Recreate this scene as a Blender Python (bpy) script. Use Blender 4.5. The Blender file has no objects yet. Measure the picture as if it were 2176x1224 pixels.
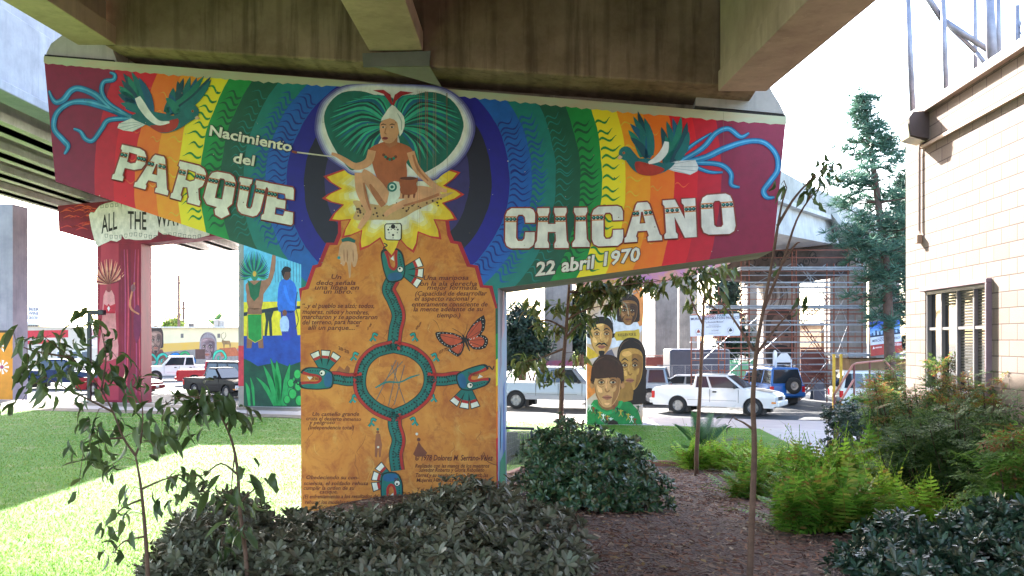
import bpy, math, random
import numpy as np
from mathutils import Vector, Matrix, noise
from mathutils.geometry import tessellate_polygon
R = math.radians
scene = bpy.context.scene
col = scene.collection
random.seed(7)
rng = np.random.default_rng(7)

# ---------------------------------------------------------------- camera, sky, sun, exposure
FX, CX, HY, CZ = 1900.0, 1088.0, 723.0, 3.0      # focal length, centre and horizon in photograph pixels, eye height in metres
cd = bpy.data.cameras.new('camera')
cam = bpy.data.objects.new('camera', cd)
col.objects.link(cam)
cam.location = (0, 0, CZ)
cam.rotation_euler = (R(90), 0, 0)
cd.sensor_width = 36
cd.lens = 36 * FX / 2176
cd.shift_y = (HY - 612) / 2176
cd.clip_end = 3000
scene.camera = cam
SUN = Vector((0.25, -0.87, -0.56)).normalized()   # the way the light travels
sun_el = math.asin(-SUN.z)
sun_az = math.atan2(-SUN.x, -SUN.y)
w = bpy.data.worlds.new('World')
scene.world = w
w.use_nodes = True
nt = w.node_tree
sky = nt.nodes.new('ShaderNodeTexSky')
sky.sky_type = 'NISHITA'
sky.sun_disc = False
sky.sun_elevation = sun_el
sky.sun_rotation = sun_az % (2 * math.pi)
sky.air_density = 1.0
sky.dust_density = 2.0
sky.ozone_density = 1.0
bg = nt.nodes['Background']
bg.inputs[1].default_value = 0.15
nt.links.new(sky.outputs[0], bg.inputs[0])
sl = bpy.data.lights.new('sun', 'SUN')
sl.energy = 4.4
sl.angle = R(0.5)
sl.color = (1.0, 0.95, 0.86)
so = bpy.data.objects.new('sun', sl)
col.objects.link(so)
so.rotation_euler = SUN.to_track_quat('-Z', 'Y').to_euler()
scene.view_settings.view_transform = 'Standard'
scene.view_settings.look = 'None'
scene.view_settings.gamma = 1.0
scene.view_settings.exposure = 3.0

# ---------------------------------------------------------------- helpers
def lin(h):
    h = h.lstrip('#')
    o = []
    for i in (0, 2, 4):
        c = int(h[i:i+2], 16) / 255
        o.append(c / 12.92 if c <= .04045 else ((c + .055) / 1.055) ** 2.4)
    return tuple(o)

def P(x, y, d):
    """point seen at photograph pixel x, y at depth d"""
    return Vector(((x - CX) / FX * d, d, CZ + (HY - y) / FX * d))

def sstep(a, b, x):
    t = min(1, max(0, (x - a) / (b - a)))
    return t * t * (3 - 2 * t)

def H(X, Y):
    """height of the planted slope"""
    b = 1.15 * min(1.12, max(0, (21 - Y) / 16))
    b *= sstep(-4.3, -1.9, X)
    return b + (0.04 * noise.noise((X * .8, Y * .8, 3.)) + .015 * noise.noise((X * 3, Y * 3, 1.))) * min(1, b * 4)

def G(x, y, z0=None):
    """point of the ground seen at a pixel"""
    d = 3.0
    while d < 200:
        p = P(x, y, d)
        h = H(p.x, p.y) if z0 is None else z0
        if p.z <= h:
            return Vector((p.x, p.y, h))
        d += .03
    return P(x, y, 200)

INV = {}
def thing(name, label, cat, loc=(0, 0, 0), rz=0, group=None):
    o = bpy.data.objects.new(name, None)
    col.objects.link(o)
    o.location = loc
    o.rotation_euler = (0, 0, rz)
    o.empty_display_size = .2
    o['label'] = label
    o['category'] = cat
    if group:
        o['group'] = group
    INV[o.name] = (Matrix.Translation(Vector(loc)) @ Matrix.Rotation(rz, 4, 'Z')).inverted()
    return o

def tag(o, label=None, cat=None, group=None, kind=None):
    for k, v in (('label', label), ('category', cat), ('group', group), ('kind', kind)):
        if v:
            o[k] = v
    return o

def copy_tree(o, parent=None):
    c = o.copy()
    col.objects.link(c)
    if parent:
        c.parent = parent
    for ch in [x for x in col.objects if x.parent == o]:
        copy_tree(ch, c)
    return c

def smooth_pts(p, n=5, closed=True):
    p = [Vector(q) for q in p]
    out = []
    N = len(p)
    rg = range(N) if closed else range(N - 1)
    for i in rg:
        a = p[(i - 1) % N] if closed or i > 0 else p[i]
        b, c = p[i], p[(i + 1) % N]
        d = p[(i + 2) % N] if closed or i < N - 2 else p[i + 1]
        for k in range(n):
            t = k / n
            out.append(.5 * ((2 * b) + (c - a) * t + (2 * a - 5 * b + 4 * c - d) * t * t + (3 * b - a - 3 * c + d) * t ** 3))
    if not closed:
        out.append(p[-1])
    return out

class MB:
    """collects shapes; build() links them as ONE mesh object"""
    def __init__(s):
        s.v, s.f, s.m = [], [], []
    def add(s, vs, fs, m=0):
        b = len(s.v)
        s.v += [tuple(x) for x in vs]
        for f in fs:
            s.f.append([i + b for i in f])
            s.m.append(m)
        return s
    def quad(s, a, b, c, d, m=0):
        return s.add([a, b, c, d], [(0, 1, 2, 3)], m)
    def poly(s, pts, m=0, holes=()):
        loops = [[Vector(p) for p in pts]] + [[Vector(p) for p in h] for h in holes]
        tr = tessellate_polygon(loops)
        return s.add([p for l in loops for p in l], tr, m)
    def hexa(s, p, m=0):
        """p: 4 bottom points, 4 top points, same turning"""
        return s.add(p, [(3, 2, 1, 0), (4, 5, 6, 7), (0, 1, 5, 4), (1, 2, 6, 5), (2, 3, 7, 6), (3, 0, 4, 7)], m)
    def box(s, c, d, m=0, rz=0):
        x, y, z = d[0] / 2, d[1] / 2, d[2] / 2
        ca, sa = math.cos(rz), math.sin(rz)
        p = []
        for dz in (-z, z):
            for dx, dy in ((-x, -y), (x, -y), (x, y), (-x, y)):
                p.append((c[0] + dx * ca - dy * sa, c[1] + dx * sa + dy * ca, c[2] + dz))
        return s.hexa(p, m)
    def prism(s, prof, fn, t0, t1, m=0, mc=None):
        """prof: outline of (a, b); fn(a, b, t) gives the point"""
        n = len(prof)
        A = [fn(a, b, t0) for a, b in prof]
        B = [fn(a, b, t1) for a, b in prof]
        s.add(A + B, [(i, (i + 1) % n, n + (i + 1) % n, n + i) for i in range(n)], m)
        mc = m if mc is None else mc
        s.poly(A, mc)
        s.poly(B, mc)
        return s
    def tube(s, pts, r, n=6, m=0, cap=True):
        pts = [Vector(p) for p in pts]
        rs = r if isinstance(r, (list, tuple)) else [r] * len(pts)
        vs, fs = [], []
        ref = None
        for i, p in enumerate(pts):
            t = (pts[min(i + 1, len(pts) - 1)] - pts[max(i - 1, 0)]).normalized()
            if ref is None:
                ref = t.orthogonal().normalized()
            ref = (ref - t * ref.dot(t)).normalized() if (ref - t * ref.dot(t)).length > 1e-5 else t.orthogonal().normalized()
            q = t.cross(ref)
            for k in range(n):
                a = 2 * math.pi * k / n
                vs.append(p + (ref * math.cos(a) + q * math.sin(a)) * rs[i])
        for i in range(len(pts) - 1):
            for k in range(n):
                fs.append((i * n + k, i * n + (k + 1) % n, (i + 1) * n + (k + 1) % n, (i + 1) * n + k))
        if cap:
            fs.append(tuple(range(n - 1, -1, -1)))
            fs.append(tuple(len(vs) - n + k for k in range(n)))
        return s.add(vs, fs, m)
    def lathe(s, prof, c, axis, n=20, m=0):
        """prof: (radius, along) about axis through c"""
        axis = Vector(axis).normalized()
        u = axis.orthogonal().normalized()
        v = axis.cross(u)
        c = Vector(c)
        vs, fs = [], []
        for r, h in prof:
            for k in range(n):
                a = 2 * math.pi * k / n
                vs.append(c + axis * h + (u * math.cos(a) + v * math.sin(a)) * r)
        for i in range(len(prof) - 1):
            for k in range(n):
                fs.append((i * n + k, i * n + (k + 1) % n, (i + 1) * n + (k + 1) % n, (i + 1) * n + k))
        return s.add(vs, fs, m)
    def build(s, name, mats, parent=None, W=None, smooth=False, bevel=0, seg=2, normals=True):
        me = bpy.data.meshes.new(name)
        v = s.v
        if W is not None:
            mt = INV[W.name]
            v = [tuple(mt @ Vector(p)) for p in v]
        me.from_pydata(v, [], s.f)
        if not isinstance(mats, (list, tuple)):
            mats = [mats]
        for k in mats:
            me.materials.append(k)
        if len(mats) > 1:
            me.polygons.foreach_set('material_index', s.m)
        if smooth:
            me.polygons.foreach_set('use_smooth', [True] * len(s.f))
        me.update()
        o = bpy.data.objects.new(name, me)
        col.objects.link(o)
        if parent:
            o.parent = parent
        if bevel:
            b = o.modifiers.new('bevel', 'BEVEL')
            b.width = bevel
            b.segments = seg
            b.limit_method = 'ANGLE'
            b.angle_limit = R(35)
        return o

def npmesh(name, V, Q, mat, parent=None, W=None, smooth=False):
    """mesh of quads from arrays"""
    if W is not None:
        m = np.array(INV[W.name])
        V = V @ m[:3, :3].T + m[:3, 3]
    me = bpy.data.meshes.new(name)
    nv, nf = len(V), len(Q)
    me.vertices.add(nv)
    me.vertices.foreach_set('co', np.ascontiguousarray(V, dtype=np.float32).ravel())
    me.loops.add(nf * 4)
    me.loops.foreach_set('vertex_index', np.ascontiguousarray(Q, dtype=np.int32).ravel())
    me.polygons.add(nf)
    me.polygons.foreach_set('loop_start', np.arange(0, nf * 4, 4, dtype=np.int32))
    if smooth:
        me.polygons.foreach_set('use_smooth', np.ones(nf, dtype=bool))
    me.update(calc_edges=True)
    me.validate()
    me.materials.append(mat)
    o = bpy.data.objects.new(name, me)
    col.objects.link(o)
    if parent:
        o.parent = parent
    return o

class Leaves:
    """many copies of small quad prototypes gathered into one mesh"""
    def __init__(s):
        s.V, s.Q, s.n = [], [], 0
    def put(s, proto, M, t, sc=1.0):
        v, q = proto
        s.V.append(v @ (np.asarray(M).T * sc) + np.asarray(t))
        s.Q.append(q + s.n)
        s.n += len(v)
    def build(s, name, mat, parent=None, W=None, smooth=True):
        return npmesh(name, np.concatenate(s.V), np.concatenate(s.Q), mat, parent, W, smooth)

def frame(d, roll=0.0):
    """3x3 turning z onto d, rolled about it"""
    d = np.asarray(d, float)
    d = d / (np.linalg.norm(d) + 1e-9)
    a = np.array([0, 0, 1.]) if abs(d[2]) < .95 else np.array([1., 0, 0])
    x = np.cross(a, d)
    x /= np.linalg.norm(x)
    y = np.cross(d, x)
    c, s_ = math.cos(roll), math.sin(roll)
    return np.stack([x * c + y * s_, -x * s_ + y * c, d], 1)

# ---------------------------------------------------------------- materials
MATS = {}
def newmat(name):
    m = bpy.data.materials.new(name)
    m.use_nodes = True
    n = m.node_tree.nodes
    return m, n, m.node_tree.links, n['Principled BSDF']

def mat(name, c, rough=.6, var=.2, scale=6., bump=0., metal=0., c2=None, stretch=None, bscale=None, spec=.5, coat=0., alpha=1., detail=6):
    if name in MATS:
        return MATS[name]
    m, n, l, b = newmat(name)
    c = lin(c) if isinstance(c, str) else c
    b.inputs['Roughness'].default_value = rough
    b.inputs['Metallic'].default_value = metal
    b.inputs['Specular IOR Level'].default_value = spec
    b.inputs['Coat Weight'].default_value = coat
    tc = n.new('ShaderNodeTexCoord')
    src = tc.outputs['Object']
    if stretch:
        mp = n.new('ShaderNodeMapping')
        mp.inputs['Scale'].default_value = stretch
        l.new(src, mp.inputs[0])
        src = mp.outputs[0]
    nz = n.new('ShaderNodeTexNoise')
    nz.inputs['Scale'].default_value = scale
    nz.inputs['Detail'].default_value = detail
    nz.inputs['Roughness'].default_value = .62
    l.new(src, nz.inputs['Vector'])
    rp = n.new('ShaderNodeValToRGB')
    e = rp.color_ramp.elements
    e[0].position, e[1].position = .3, .7
    if c2:
        c2 = lin(c2) if isinstance(c2, str) else c2
        e[0].color = (*c2, 1)
        e[1].color = (*c, 1)
    else:
        e[0].color = (*[x * (1 - var) for x in c], 1)
        e[1].color = (*[min(1, x * (1 + var)) for x in c], 1)
    l.new(nz.outputs[0], rp.inputs[0])
    l.new(rp.outputs[0], b.inputs['Base Color'])
    if bump:
        n2 = n.new('ShaderNodeTexNoise')
        n2.inputs['Scale'].default_value = bscale or scale * 4
        n2.inputs['Detail'].default_value = 8
        l.new(tc.outputs['Object'], n2.inputs['Vector'])
        bm = n.new('ShaderNodeBump')
        bm.inputs['Strength'].default_value = bump
        bm.inputs['Distance'].default_value = .03
        l.new(n2.outputs[0], bm.inputs['Height'])
        l.new(bm.outputs[0], b.inputs['Normal'])
    MATS[name] = m
    return m

def concrete(name, base, dark, streak=.5, seed=0., board=0.):
    """weathered concrete: blotches, vertical streaks, fine grain, form-board lines"""
    if name in MATS:
        return MATS[name]
    m, n, l, b = newmat(name)
    b.inputs['Roughness'].default_value = .85
    tc = n.new('ShaderNodeTexCoord')
    def nz(scale, st, det=6):
        mp = n.new('ShaderNodeMapping')
        mp.inputs['Scale'].default_value = st
        mp.inputs['Location'].default_value = (seed, seed * 2, seed)
        l.new(tc.outputs['Object'], mp.inputs[0])
        t = n.new('ShaderNodeTexNoise')
        t.inputs['Scale'].default_value = scale
        t.inputs['Detail'].default_value = det
        t.inputs['Roughness'].default_value = .65
        l.new(mp.outputs[0], t.inputs['Vector'])
        return t.outputs[0]
    def mix(a, bb, f, mode='MIX'):
        x = n.new('ShaderNodeMix')
        x.data_type = 'RGBA'
        x.blend_type = mode
        for s_, v in ((x.inputs[0], f), (x.inputs[6], a), (x.inputs[7], bb)):
            if hasattr(v, 'is_output'):
                l.new(v, s_)
            else:
                s_.default_value = v if isinstance(v, float) else (*v, 1)
        return x.outputs[2]
    def ramp(s_, a, c):
        r = n.new('ShaderNodeMapRange')
        r.inputs[1].default_value, r.inputs[2].default_value = a, c
        l.new(s_, r.inputs[0])
        return r.outputs[0]
    base, dark = lin(base), lin(dark)
    c0 = mix(dark, base, ramp(nz(.9, (1, 1, 1)), .3, .65))
    c1 = mix(c0, tuple(x * .45 for x in dark), ramp(nz(1.6, (3.2, 3.2, .22)), .5, .78))
    c1 = mix(c0, c1, streak)
    c2 = mix(c1, tuple(min(1, x * 1.35) for x in base), ramp(nz(2.2, (4.5, 4.5, .35)), .62, .85))
    if board:
        wv = n.new('ShaderNodeTexWave')
        wv.bands_direction = 'X'
        wv.inputs['Scale'].default_value = board
        wv.inputs['Distortion'].default_value = .6
        wv.inputs['Detail'].default_value = 2
        l.new(tc.outputs['Object'], wv.inputs['Vector'])
        c2 = mix(c2, tuple(x * .55 for x in dark), ramp(wv.outputs[0], .86, 1.3))
    c3 = mix(c2, (.5, .5, .5), ramp(nz(40., (1, 1, 1), 3), .2, .9), 'OVERLAY')
    l.new(c3, b.inputs['Base Color'])
    bm = n.new('ShaderNodeBump')
    bm.inputs['Strength'].default_value = .35
    bm.inputs['Distance'].default_value = .01
    l.new(nz(14., (1, 1, 1), 10), bm.inputs['Height'])
    l.new(bm.outputs[0], b.inputs['Normal'])
    MATS[name] = m
    return m

def paint(h, rough=.55, var=.1):
    if 'paint ' + h in MATS:
        return MATS['paint ' + h]
    c = lin(h)
    m = mat('paint ' + h, h, rough, .24, 5., bump=.12, bscale=45., detail=9, stretch=(1, 1, .6))
    return m

def leafmat(name, cols, rough=.4, trans=.25, spec=.5):
    """leaf colours picked leaf by leaf"""
    if name in MATS:
        return MATS[name]
    m, n, l, b = newmat(name)
    g = n.new('ShaderNodeNewGeometry')
    rp = n.new('ShaderNodeValToRGB')
    cr = rp.color_ramp
    cs = [lin(c) for c in cols]
    while len(cr.elements) < len(cs):
        cr.elements.new(.5)
    for i, c in enumerate(cs):
        cr.elements[i].position = i / max(1, len(cs) - 1)
        cr.elements[i].color = (*c, 1)
    l.new(g.outputs['Random Per Island'], rp.inputs[0])
    l.new(rp.outputs[0], b.inputs['Base Color'])
    b.inputs['Roughness'].default_value = rough
    b.inputs['Specular IOR Level'].default_value = spec
    if trans:
        t = n.new('ShaderNodeBsdfTranslucent')
        mx = n.new('ShaderNodeMixShader')
        mx.inputs[0].default_value = trans
        l.new(rp.outputs[0], t.inputs[0])
        l.new(b.outputs[0], mx.inputs[1])
        l.new(t.outputs[0], mx.inputs[2])
        l.new(mx.outputs[0], n['Material Output'].inputs[0])
    MATS[name] = m
    return m

def glass(name='window glass', c=(.02, .025, .03), rough=.06):
    return mat(name, c, rough, .1, 3., spec=.8)
# ---------------------------------------------------------------- the setting: ground, street, walks
KS = -.323                                          # the street runs slantwise: kerb at Y = 36.85 + KS * X
def kerb(X, off=0.):
    return 36.85 + KS * X + off
asphalt = mat('asphalt', (.055, .056, .06), .85, .3, 3., bump=.25, bscale=90)
pale_walk = mat('walk concrete', (.42, .38, .36), .85, .12, 2., bump=.12, bscale=70)
g = MB()
g.quad((-600, -60, -.14), (600, -60, -.14), (600, 900, -.14), (-600, 900, -.14))
tag(g.build('street', asphalt), kind='structure')
# far side of the street: pale paved lots
m = MB()
m.quad((-140, kerb(-140, 17), -.132), (90, kerb(90, 17), -.132), (90, 400, -.132), (-140, 400, -.132))
tag(m.build('parking_lot', mat('lot paving', (.16, .155, .15), .9, .2, .6, bump=.2, bscale=60)), kind='structure')
# lane lines
m = MB()
for k in range(14):
    x0 = -60 + k * 7.5
    x1 = x0 + 3
    m.quad((x0, kerb(x0, 8.4), -.134), (x1, kerb(x1, 8.4), -.134), (x1, kerb(x1, 8.55), -.134), (x0, kerb(x0, 8.55), -.134))
tag(m.build('lane_marking', mat('lane paint', (.7, .68, .6), .7, .2, 8.)), kind='structure')
# walk slab with a kerb face
m = MB()
m.hexa([(-70, kerb(-70, -3.8), -.3), (40, kerb(40, -3.8), -.3), (40, kerb(40), -.3), (-70, kerb(-70), -.3),
        (-70, kerb(-70, -3.8), .01), (40, kerb(40, -3.8), .01), (40, kerb(40), .01), (-70, kerb(-70), .01)])
tag(m.build('sidewalk', mat('pinkish walk', (.40, .345, .335), .85, .1, 1.2, bump=.12, bscale=70), bevel=.02), kind='structure')
# joints across the walk
m = MB()
for k in range(60):
    x = -62 + k * 1.7
    m.quad((x, kerb(x, -3.78), .0135), (x + .015, kerb(x, -3.78), .0135), (x + .62, kerb(x + .6, -.02) , .0135), (x + .605, kerb(x + .6, -.02), .0135))
tag(m.build('sidewalk_joints', mat('joint', (.12, .11, .1), .9)), kind='structure')
# dry strip between walk and lawn at the left
m = MB()
m.quad((-70, kerb(-70, -5.4), .004), (-4, kerb(-4, -5.0), .004), (-4, kerb(-4, -3.8), .004), (-70, kerb(-70, -3.8), .004))
tag(m.build('dirt_strip', mat('dry dirt', (.16, .12, .085), .95, .3, 3., bump=.4, bscale=30)), kind='structure')
# dry strip on the walk round the red pier
m = MB()
m.quad((-70, kerb(-70, -2.6), .0145), (-9, kerb(-9, -2.2), .0145), (-9, kerb(-9, -.5), .0145), (-70, kerb(-70, -.5), .0145))
tag(m.build('parkway_strip', mat('parkway dirt', (.17, .135, .11), .95, .25, 3., bump=.4, bscale=30)), kind='structure')

# lawn
def lawnmat():
    m, n, l, b = newmat('lawn grass')
    b.inputs['Roughness'].default_value = .8
    b.inputs['Specular IOR Level'].default_value = .2
    tc = n.new('ShaderNodeTexCoord')
    def nz(s, d=5):
        t = n.new('ShaderNodeTexNoise')
        t.inputs['Scale'].default_value = s
        t.inputs['Detail'].default_value = d
        l.new(tc.outputs['Object'], t.inputs['Vector'])
        return t.outputs[0]
    r1 = n.new('ShaderNodeValToRGB')
    r1.color_ramp.elements[0].position = .35
    r1.color_ramp.elements[1].position = .68
    r1.color_ramp.elements[0].color = (.07, .19, .02, 1)
    r1.color_ramp.elements[1].color = (.11, .225, .032, 1)
    l.new(nz(.5), r1.inputs[0])
    r2 = n.new('ShaderNodeValToRGB')
    r2.color_ramp.elements[0].position = .55
    r2.color_ramp.elements[1].position = .78
    r2.color_ramp.elements[0].color = (0, 0, 0, 1)
    r2.color_ramp.elements[1].color = (1, 1, 1, 1)
    l.new(nz(1.3), r2.inputs[0])
    mx = n.new('ShaderNodeMix')
    mx.data_type = 'RGBA'
    mx.inputs[7].default_value = (.30, .27, .14, 1)
    l.new(r2.outputs[0], mx.inputs[0])
    l.new(r1.outputs[0], mx.inputs[6])
    m2 = n.new('ShaderNodeMix')
    m2.data_type = 'RGBA'
    m2.blend_type = 'OVERLAY'
    m2.inputs[0].default_value = .7
    l.new(mx.outputs[2], m2.inputs[6])
    l.new(nz(26., 8), m2.inputs[7])
    l.new(m2.outputs[2], b.inputs['Base Color'])
    bm = n.new('ShaderNodeBump')
    bm.inputs['Strength'].default_value = .9
    bm.inputs['Distance'].default_value = .05
    l.new(nz(45., 8), bm.inputs['Height'])
    l.new(bm.outputs[0], b.inputs['Normal'])
    return m
grassm = lawnmat()
m = MB()
nx = 60
xs = [-70 + 84 * i / nx for i in range(nx + 1)]
for i in range(nx):
    a, b_ = xs[i], xs[i + 1]
    ea = kerb(a, -5.2 if a < -5 else -3.75)
    eb = kerb(b_, -5.2 if b_ < -5 else -3.75)
    m.quad((a, 2, 0), (b_, 2, 0), (b_, eb, 0), (a, ea, 0))
tag(m.build('lawn', grassm), kind='structure')

# grass blades standing on the lawn, thick enough to roughen it
def blades(n, fx, hmax, name, cols):
    V = np.zeros((n, 4, 3)); k = 0
    while k < n:
        x, y = fx()
        h = hmax * random.uniform(.5, 1)
        a = random.uniform(0, math.pi)
        wd = .003 + .0002 * y
        ca, sa = math.cos(a) * wd, math.sin(a) * wd
        lx, ly = random.gauss(0, .025), random.gauss(0, .025)
        V[k] = [(x - ca, y - sa, 0), (x + ca, y + sa, 0), (x + lx + ca * .2, y + ly + sa * .2, h), (x + lx - ca * .2, y + ly - sa * .2, h)]
        k += 1
    return npmesh(name, V.reshape(-1, 3), np.arange(n * 4).reshape(-1, 4), leafmat('blades', cols, .6, .3, .2))
def lawn_pt():
    while True:
        y = 11 + 27 * random.random() ** 1.4
        x = random.uniform(-.6, .27) * y
        if H(x, y) < .02 and y < kerb(x, -5.4 if x < -5 else -3.9) and not (-3.2 < x < 4 and y < 21.4) and not (x > 3.5 and y < 20):
            return x, y
tag(blades(90000, lawn_pt, .04, 'grass_blades', ['#4d7a1e', '#5f942a', '#78a63c', '#93984e', '#558526']), kind='stuff')

# planted slope of bark mulch
def mulchmat():
    m, n, l, b = newmat('bark mulch')
    b.inputs['Roughness'].default_value = .9
    tc = n.new('ShaderNodeTexCoord')
    v = n.new('ShaderNodeTexVoronoi')
    v.inputs['Scale'].default_value = 34
    mp = n.new('ShaderNodeMapping')
    mp.inputs['Scale'].default_value = (1, .55, 1)
    l.new(tc.outputs['Object'], mp.inputs[0])
    l.new(mp.outputs[0], v.inputs['Vector'])
    rp = n.new('ShaderNodeValToRGB')
    rp.color_ramp.elements[0].color = (.055, .032, .026, 1)
    rp.color_ramp.elements[1].color = (.22, .132, .105, 1)
    l.new(v.outputs['Color'], rp.inputs[0])
    l.new(rp.outputs[0], b.inputs['Base Color'])
    bm = n.new('ShaderNodeBump')
    bm.inputs['Strength'].default_value = 1.
    bm.inputs['Distance'].default_value = .03
    l.new(v.outputs['Distance'], bm.inputs['Height'])
    l.new(bm.outputs[0], b.inputs['Normal'])
    return m
mulchm = mulchmat()
BED = [(-4.4, 2.0), (8.0, 2.0), (8.0, 20.2), (5.0, 20.9), (3.1, 21.35), (.6, 20.6), (-.6, 18.0), (-1.2, 15.6), (-4.2, 14.4)]
def in_poly(x, y, pl):
    c = False
    j = len(pl) - 1
    for i in range(len(pl)):
        if (pl[i][1] > y) != (pl[j][1] > y) and x < (pl[j][0] - pl[i][0]) * (y - pl[i][1]) / (pl[j][1] - pl[i][1]) + pl[i][0]:
            c = not c
        j = i
    return c
m = MB()
st = .2
nX, nY = int(13 / st), int(20 / st)
vid = {}
for j in range(nY + 1):
    for i in range(nX + 1):
        x, y = -4.6 + i * st, 2 + j * st
        vid[i, j] = len(m.v)
        m.v.append((x, y, H(x, y) + .012 + .02 * noise.noise((x * 5, y * 5, 0))))
for j in range(nY):
    for i in range(nX):
        x, y = -4.6 + (i + .5) * st, 2 + (j + .5) * st
        if in_poly(x, y, BED):
            m.f.append([vid[i, j], vid[i + 1, j], vid[i + 1, j + 1], vid[i, j + 1]])
            m.m.append(0)
tag(m.build('mulch_bed', mulchm, smooth=True), kind='structure')
# loose chips and twigs
V, k = [], 0
while k < 14000:
    y = 5.5 + 15 * random.random() ** 1.5
    x = random.uniform(-2.5, 5)
    if not in_poly(x, y, BED):
        continue
    L, wd = random.uniform(.01, .045) * (1 + .03 * y), random.uniform(.004, .011)
    a = random.uniform(0, math.pi)
    dx, dy = math.cos(a), math.sin(a)
    z = H(x, y) + .03
    t = random.uniform(-.012, .012)
    V.append([(x - dx * L - dy * wd, y - dy * L + dx * wd, z - t), (x - dx * L + dy * wd, y - dy * L - dx * wd, z - t + .008),
              (x + dx * L + dy * wd, y + dy * L - dx * wd, z + t + .008), (x + dx * L - dy * wd, y + dy * L + dx * wd, z + t)])
    k += 1
V = np.array(V).reshape(-1, 3)
tag(npmesh('mulch_chips', V, np.arange(len(V)).reshape(-1, 4), leafmat('chips', ['#4a322a', '#6e4c40', '#87604f', '#a07a66', '#5c4036', '#b8a08c'], .9, 0, .2)), kind='stuff')
# fallen leaves over lawn and mulch
V, k = [], 0
while k < 900:
    y = 6 + 26 * random.random() ** 1.3
    x = random.uniform(-.5, .3) * y
    if y > kerb(x, -4) or (x > 5 and y < 14.4):
        continue
    z = H(x, y) + .045
    L, a = random.uniform(.025, .06), random.uniform(0, 6.28)
    dx, dy = math.cos(a) * L, math.sin(a) * L
    V.append([(x - dx, y - dy, z), (x + dy * .5, y - dx * .5, z + .015), (x + dx, y + dy, z + random.uniform(0, .02)), (x - dy * .5, y + dx * .5, z + .012)])
    k += 1
V = np.array(V).reshape(-1, 3)
tag(npmesh('fallen_leaves', V, np.arange(len(V)).reshape(-1, 4), leafmat('litter', ['#6b4a2c', '#8a6a3c', '#4a3422', '#a58a58', '#7a5a3a'], .7, .1, .3)), kind='stuff')
# kerb between mulch and lawn, reddish edging
m = MB()
edge = [(-.9, 17.4), (.3, 20.4), (1.6, 21.3), (3.1, 21.45), (5.0, 21.0), (6.2, 20.7)]
for (x0, y0), (x1, y1) in zip(edge[:-1], edge[1:]):
    d = Vector((x1 - x0, y1 - y0, 0)).normalized()
    nn = Vector((-d.y, d.x, 0)) * .07
    A, B = Vector((x0, y0, 0)), Vector((x1, y1, 0))
    m.hexa([A - nn + Vector((0, 0, -.1)), B - nn + Vector((0, 0, -.1)), B + nn + Vector((0, 0, -.1)), A + nn + Vector((0, 0, -.1)),
            A - nn + Vector((0, 0, .13)), B - nn + Vector((0, 0, .13)), B + nn + Vector((0, 0, .13)), A + nn + Vector((0, 0, .13))])
tag(m.build('bed_kerb', mat('red kerb', (.30, .12, .09), .8, .25, 3.), bevel=.012), kind='structure')
# garden path curving from the walk to the steps
m = MB()
pth = [(5.6, 21.0, 7.2, 20.6), (6.2, 22.2, 8.4, 21.2), (7.2, 23.6, 9.6, 22.4), (8.0, 25.4, 10.6, 25.0), (8.4, 30.4, 10.8, 29.6)]
pth = [(x0, y0, x1 + .6, y1) for x0, y0, x1, y1 in pth]
for a, b_ in zip(pth[:-1], pth[1:]):
    m.hexa([(a[0], a[1], -.1), (a[2], a[3], -.1), (b_[2], b_[3], -.1), (b_[0], b_[1], -.1),
            (a[0], a[1], .014), (a[2], a[3], .014), (b_[2], b_[3], .014), (b_[0], b_[1], .014)])
tag(m.build('garden_path', pale_walk), kind='structure')

# ---------------------------------------------------------------- piers: a plane with its own frame
class Plane:
    """upright face through a ground point, turned by a about Z (its right end swings towards the viewer)"""
    def __init__(s, X, Y, a):
        s.O = Vector((X, Y, 0))
        s.u = Vector((math.cos(a), -math.sin(a), 0))
        s.n = Vector((-math.sin(a), -math.cos(a), 0))
        s.b = -s.n
        s.a = a
    def uz(s, px, py):
        r = Vector(((px - CX) / FX, 1, (HY - py) / FX))
        c = Vector((0, 0, CZ))
        t = s.n.dot(s.O - c) / s.n.dot(r)
        p = c + r * t
        return (p - s.O).dot(s.u), p.z
    def thing(s, name, label, cat, group=None):
        return thing(name, label, cat, s.O, -s.a, group)

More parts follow.
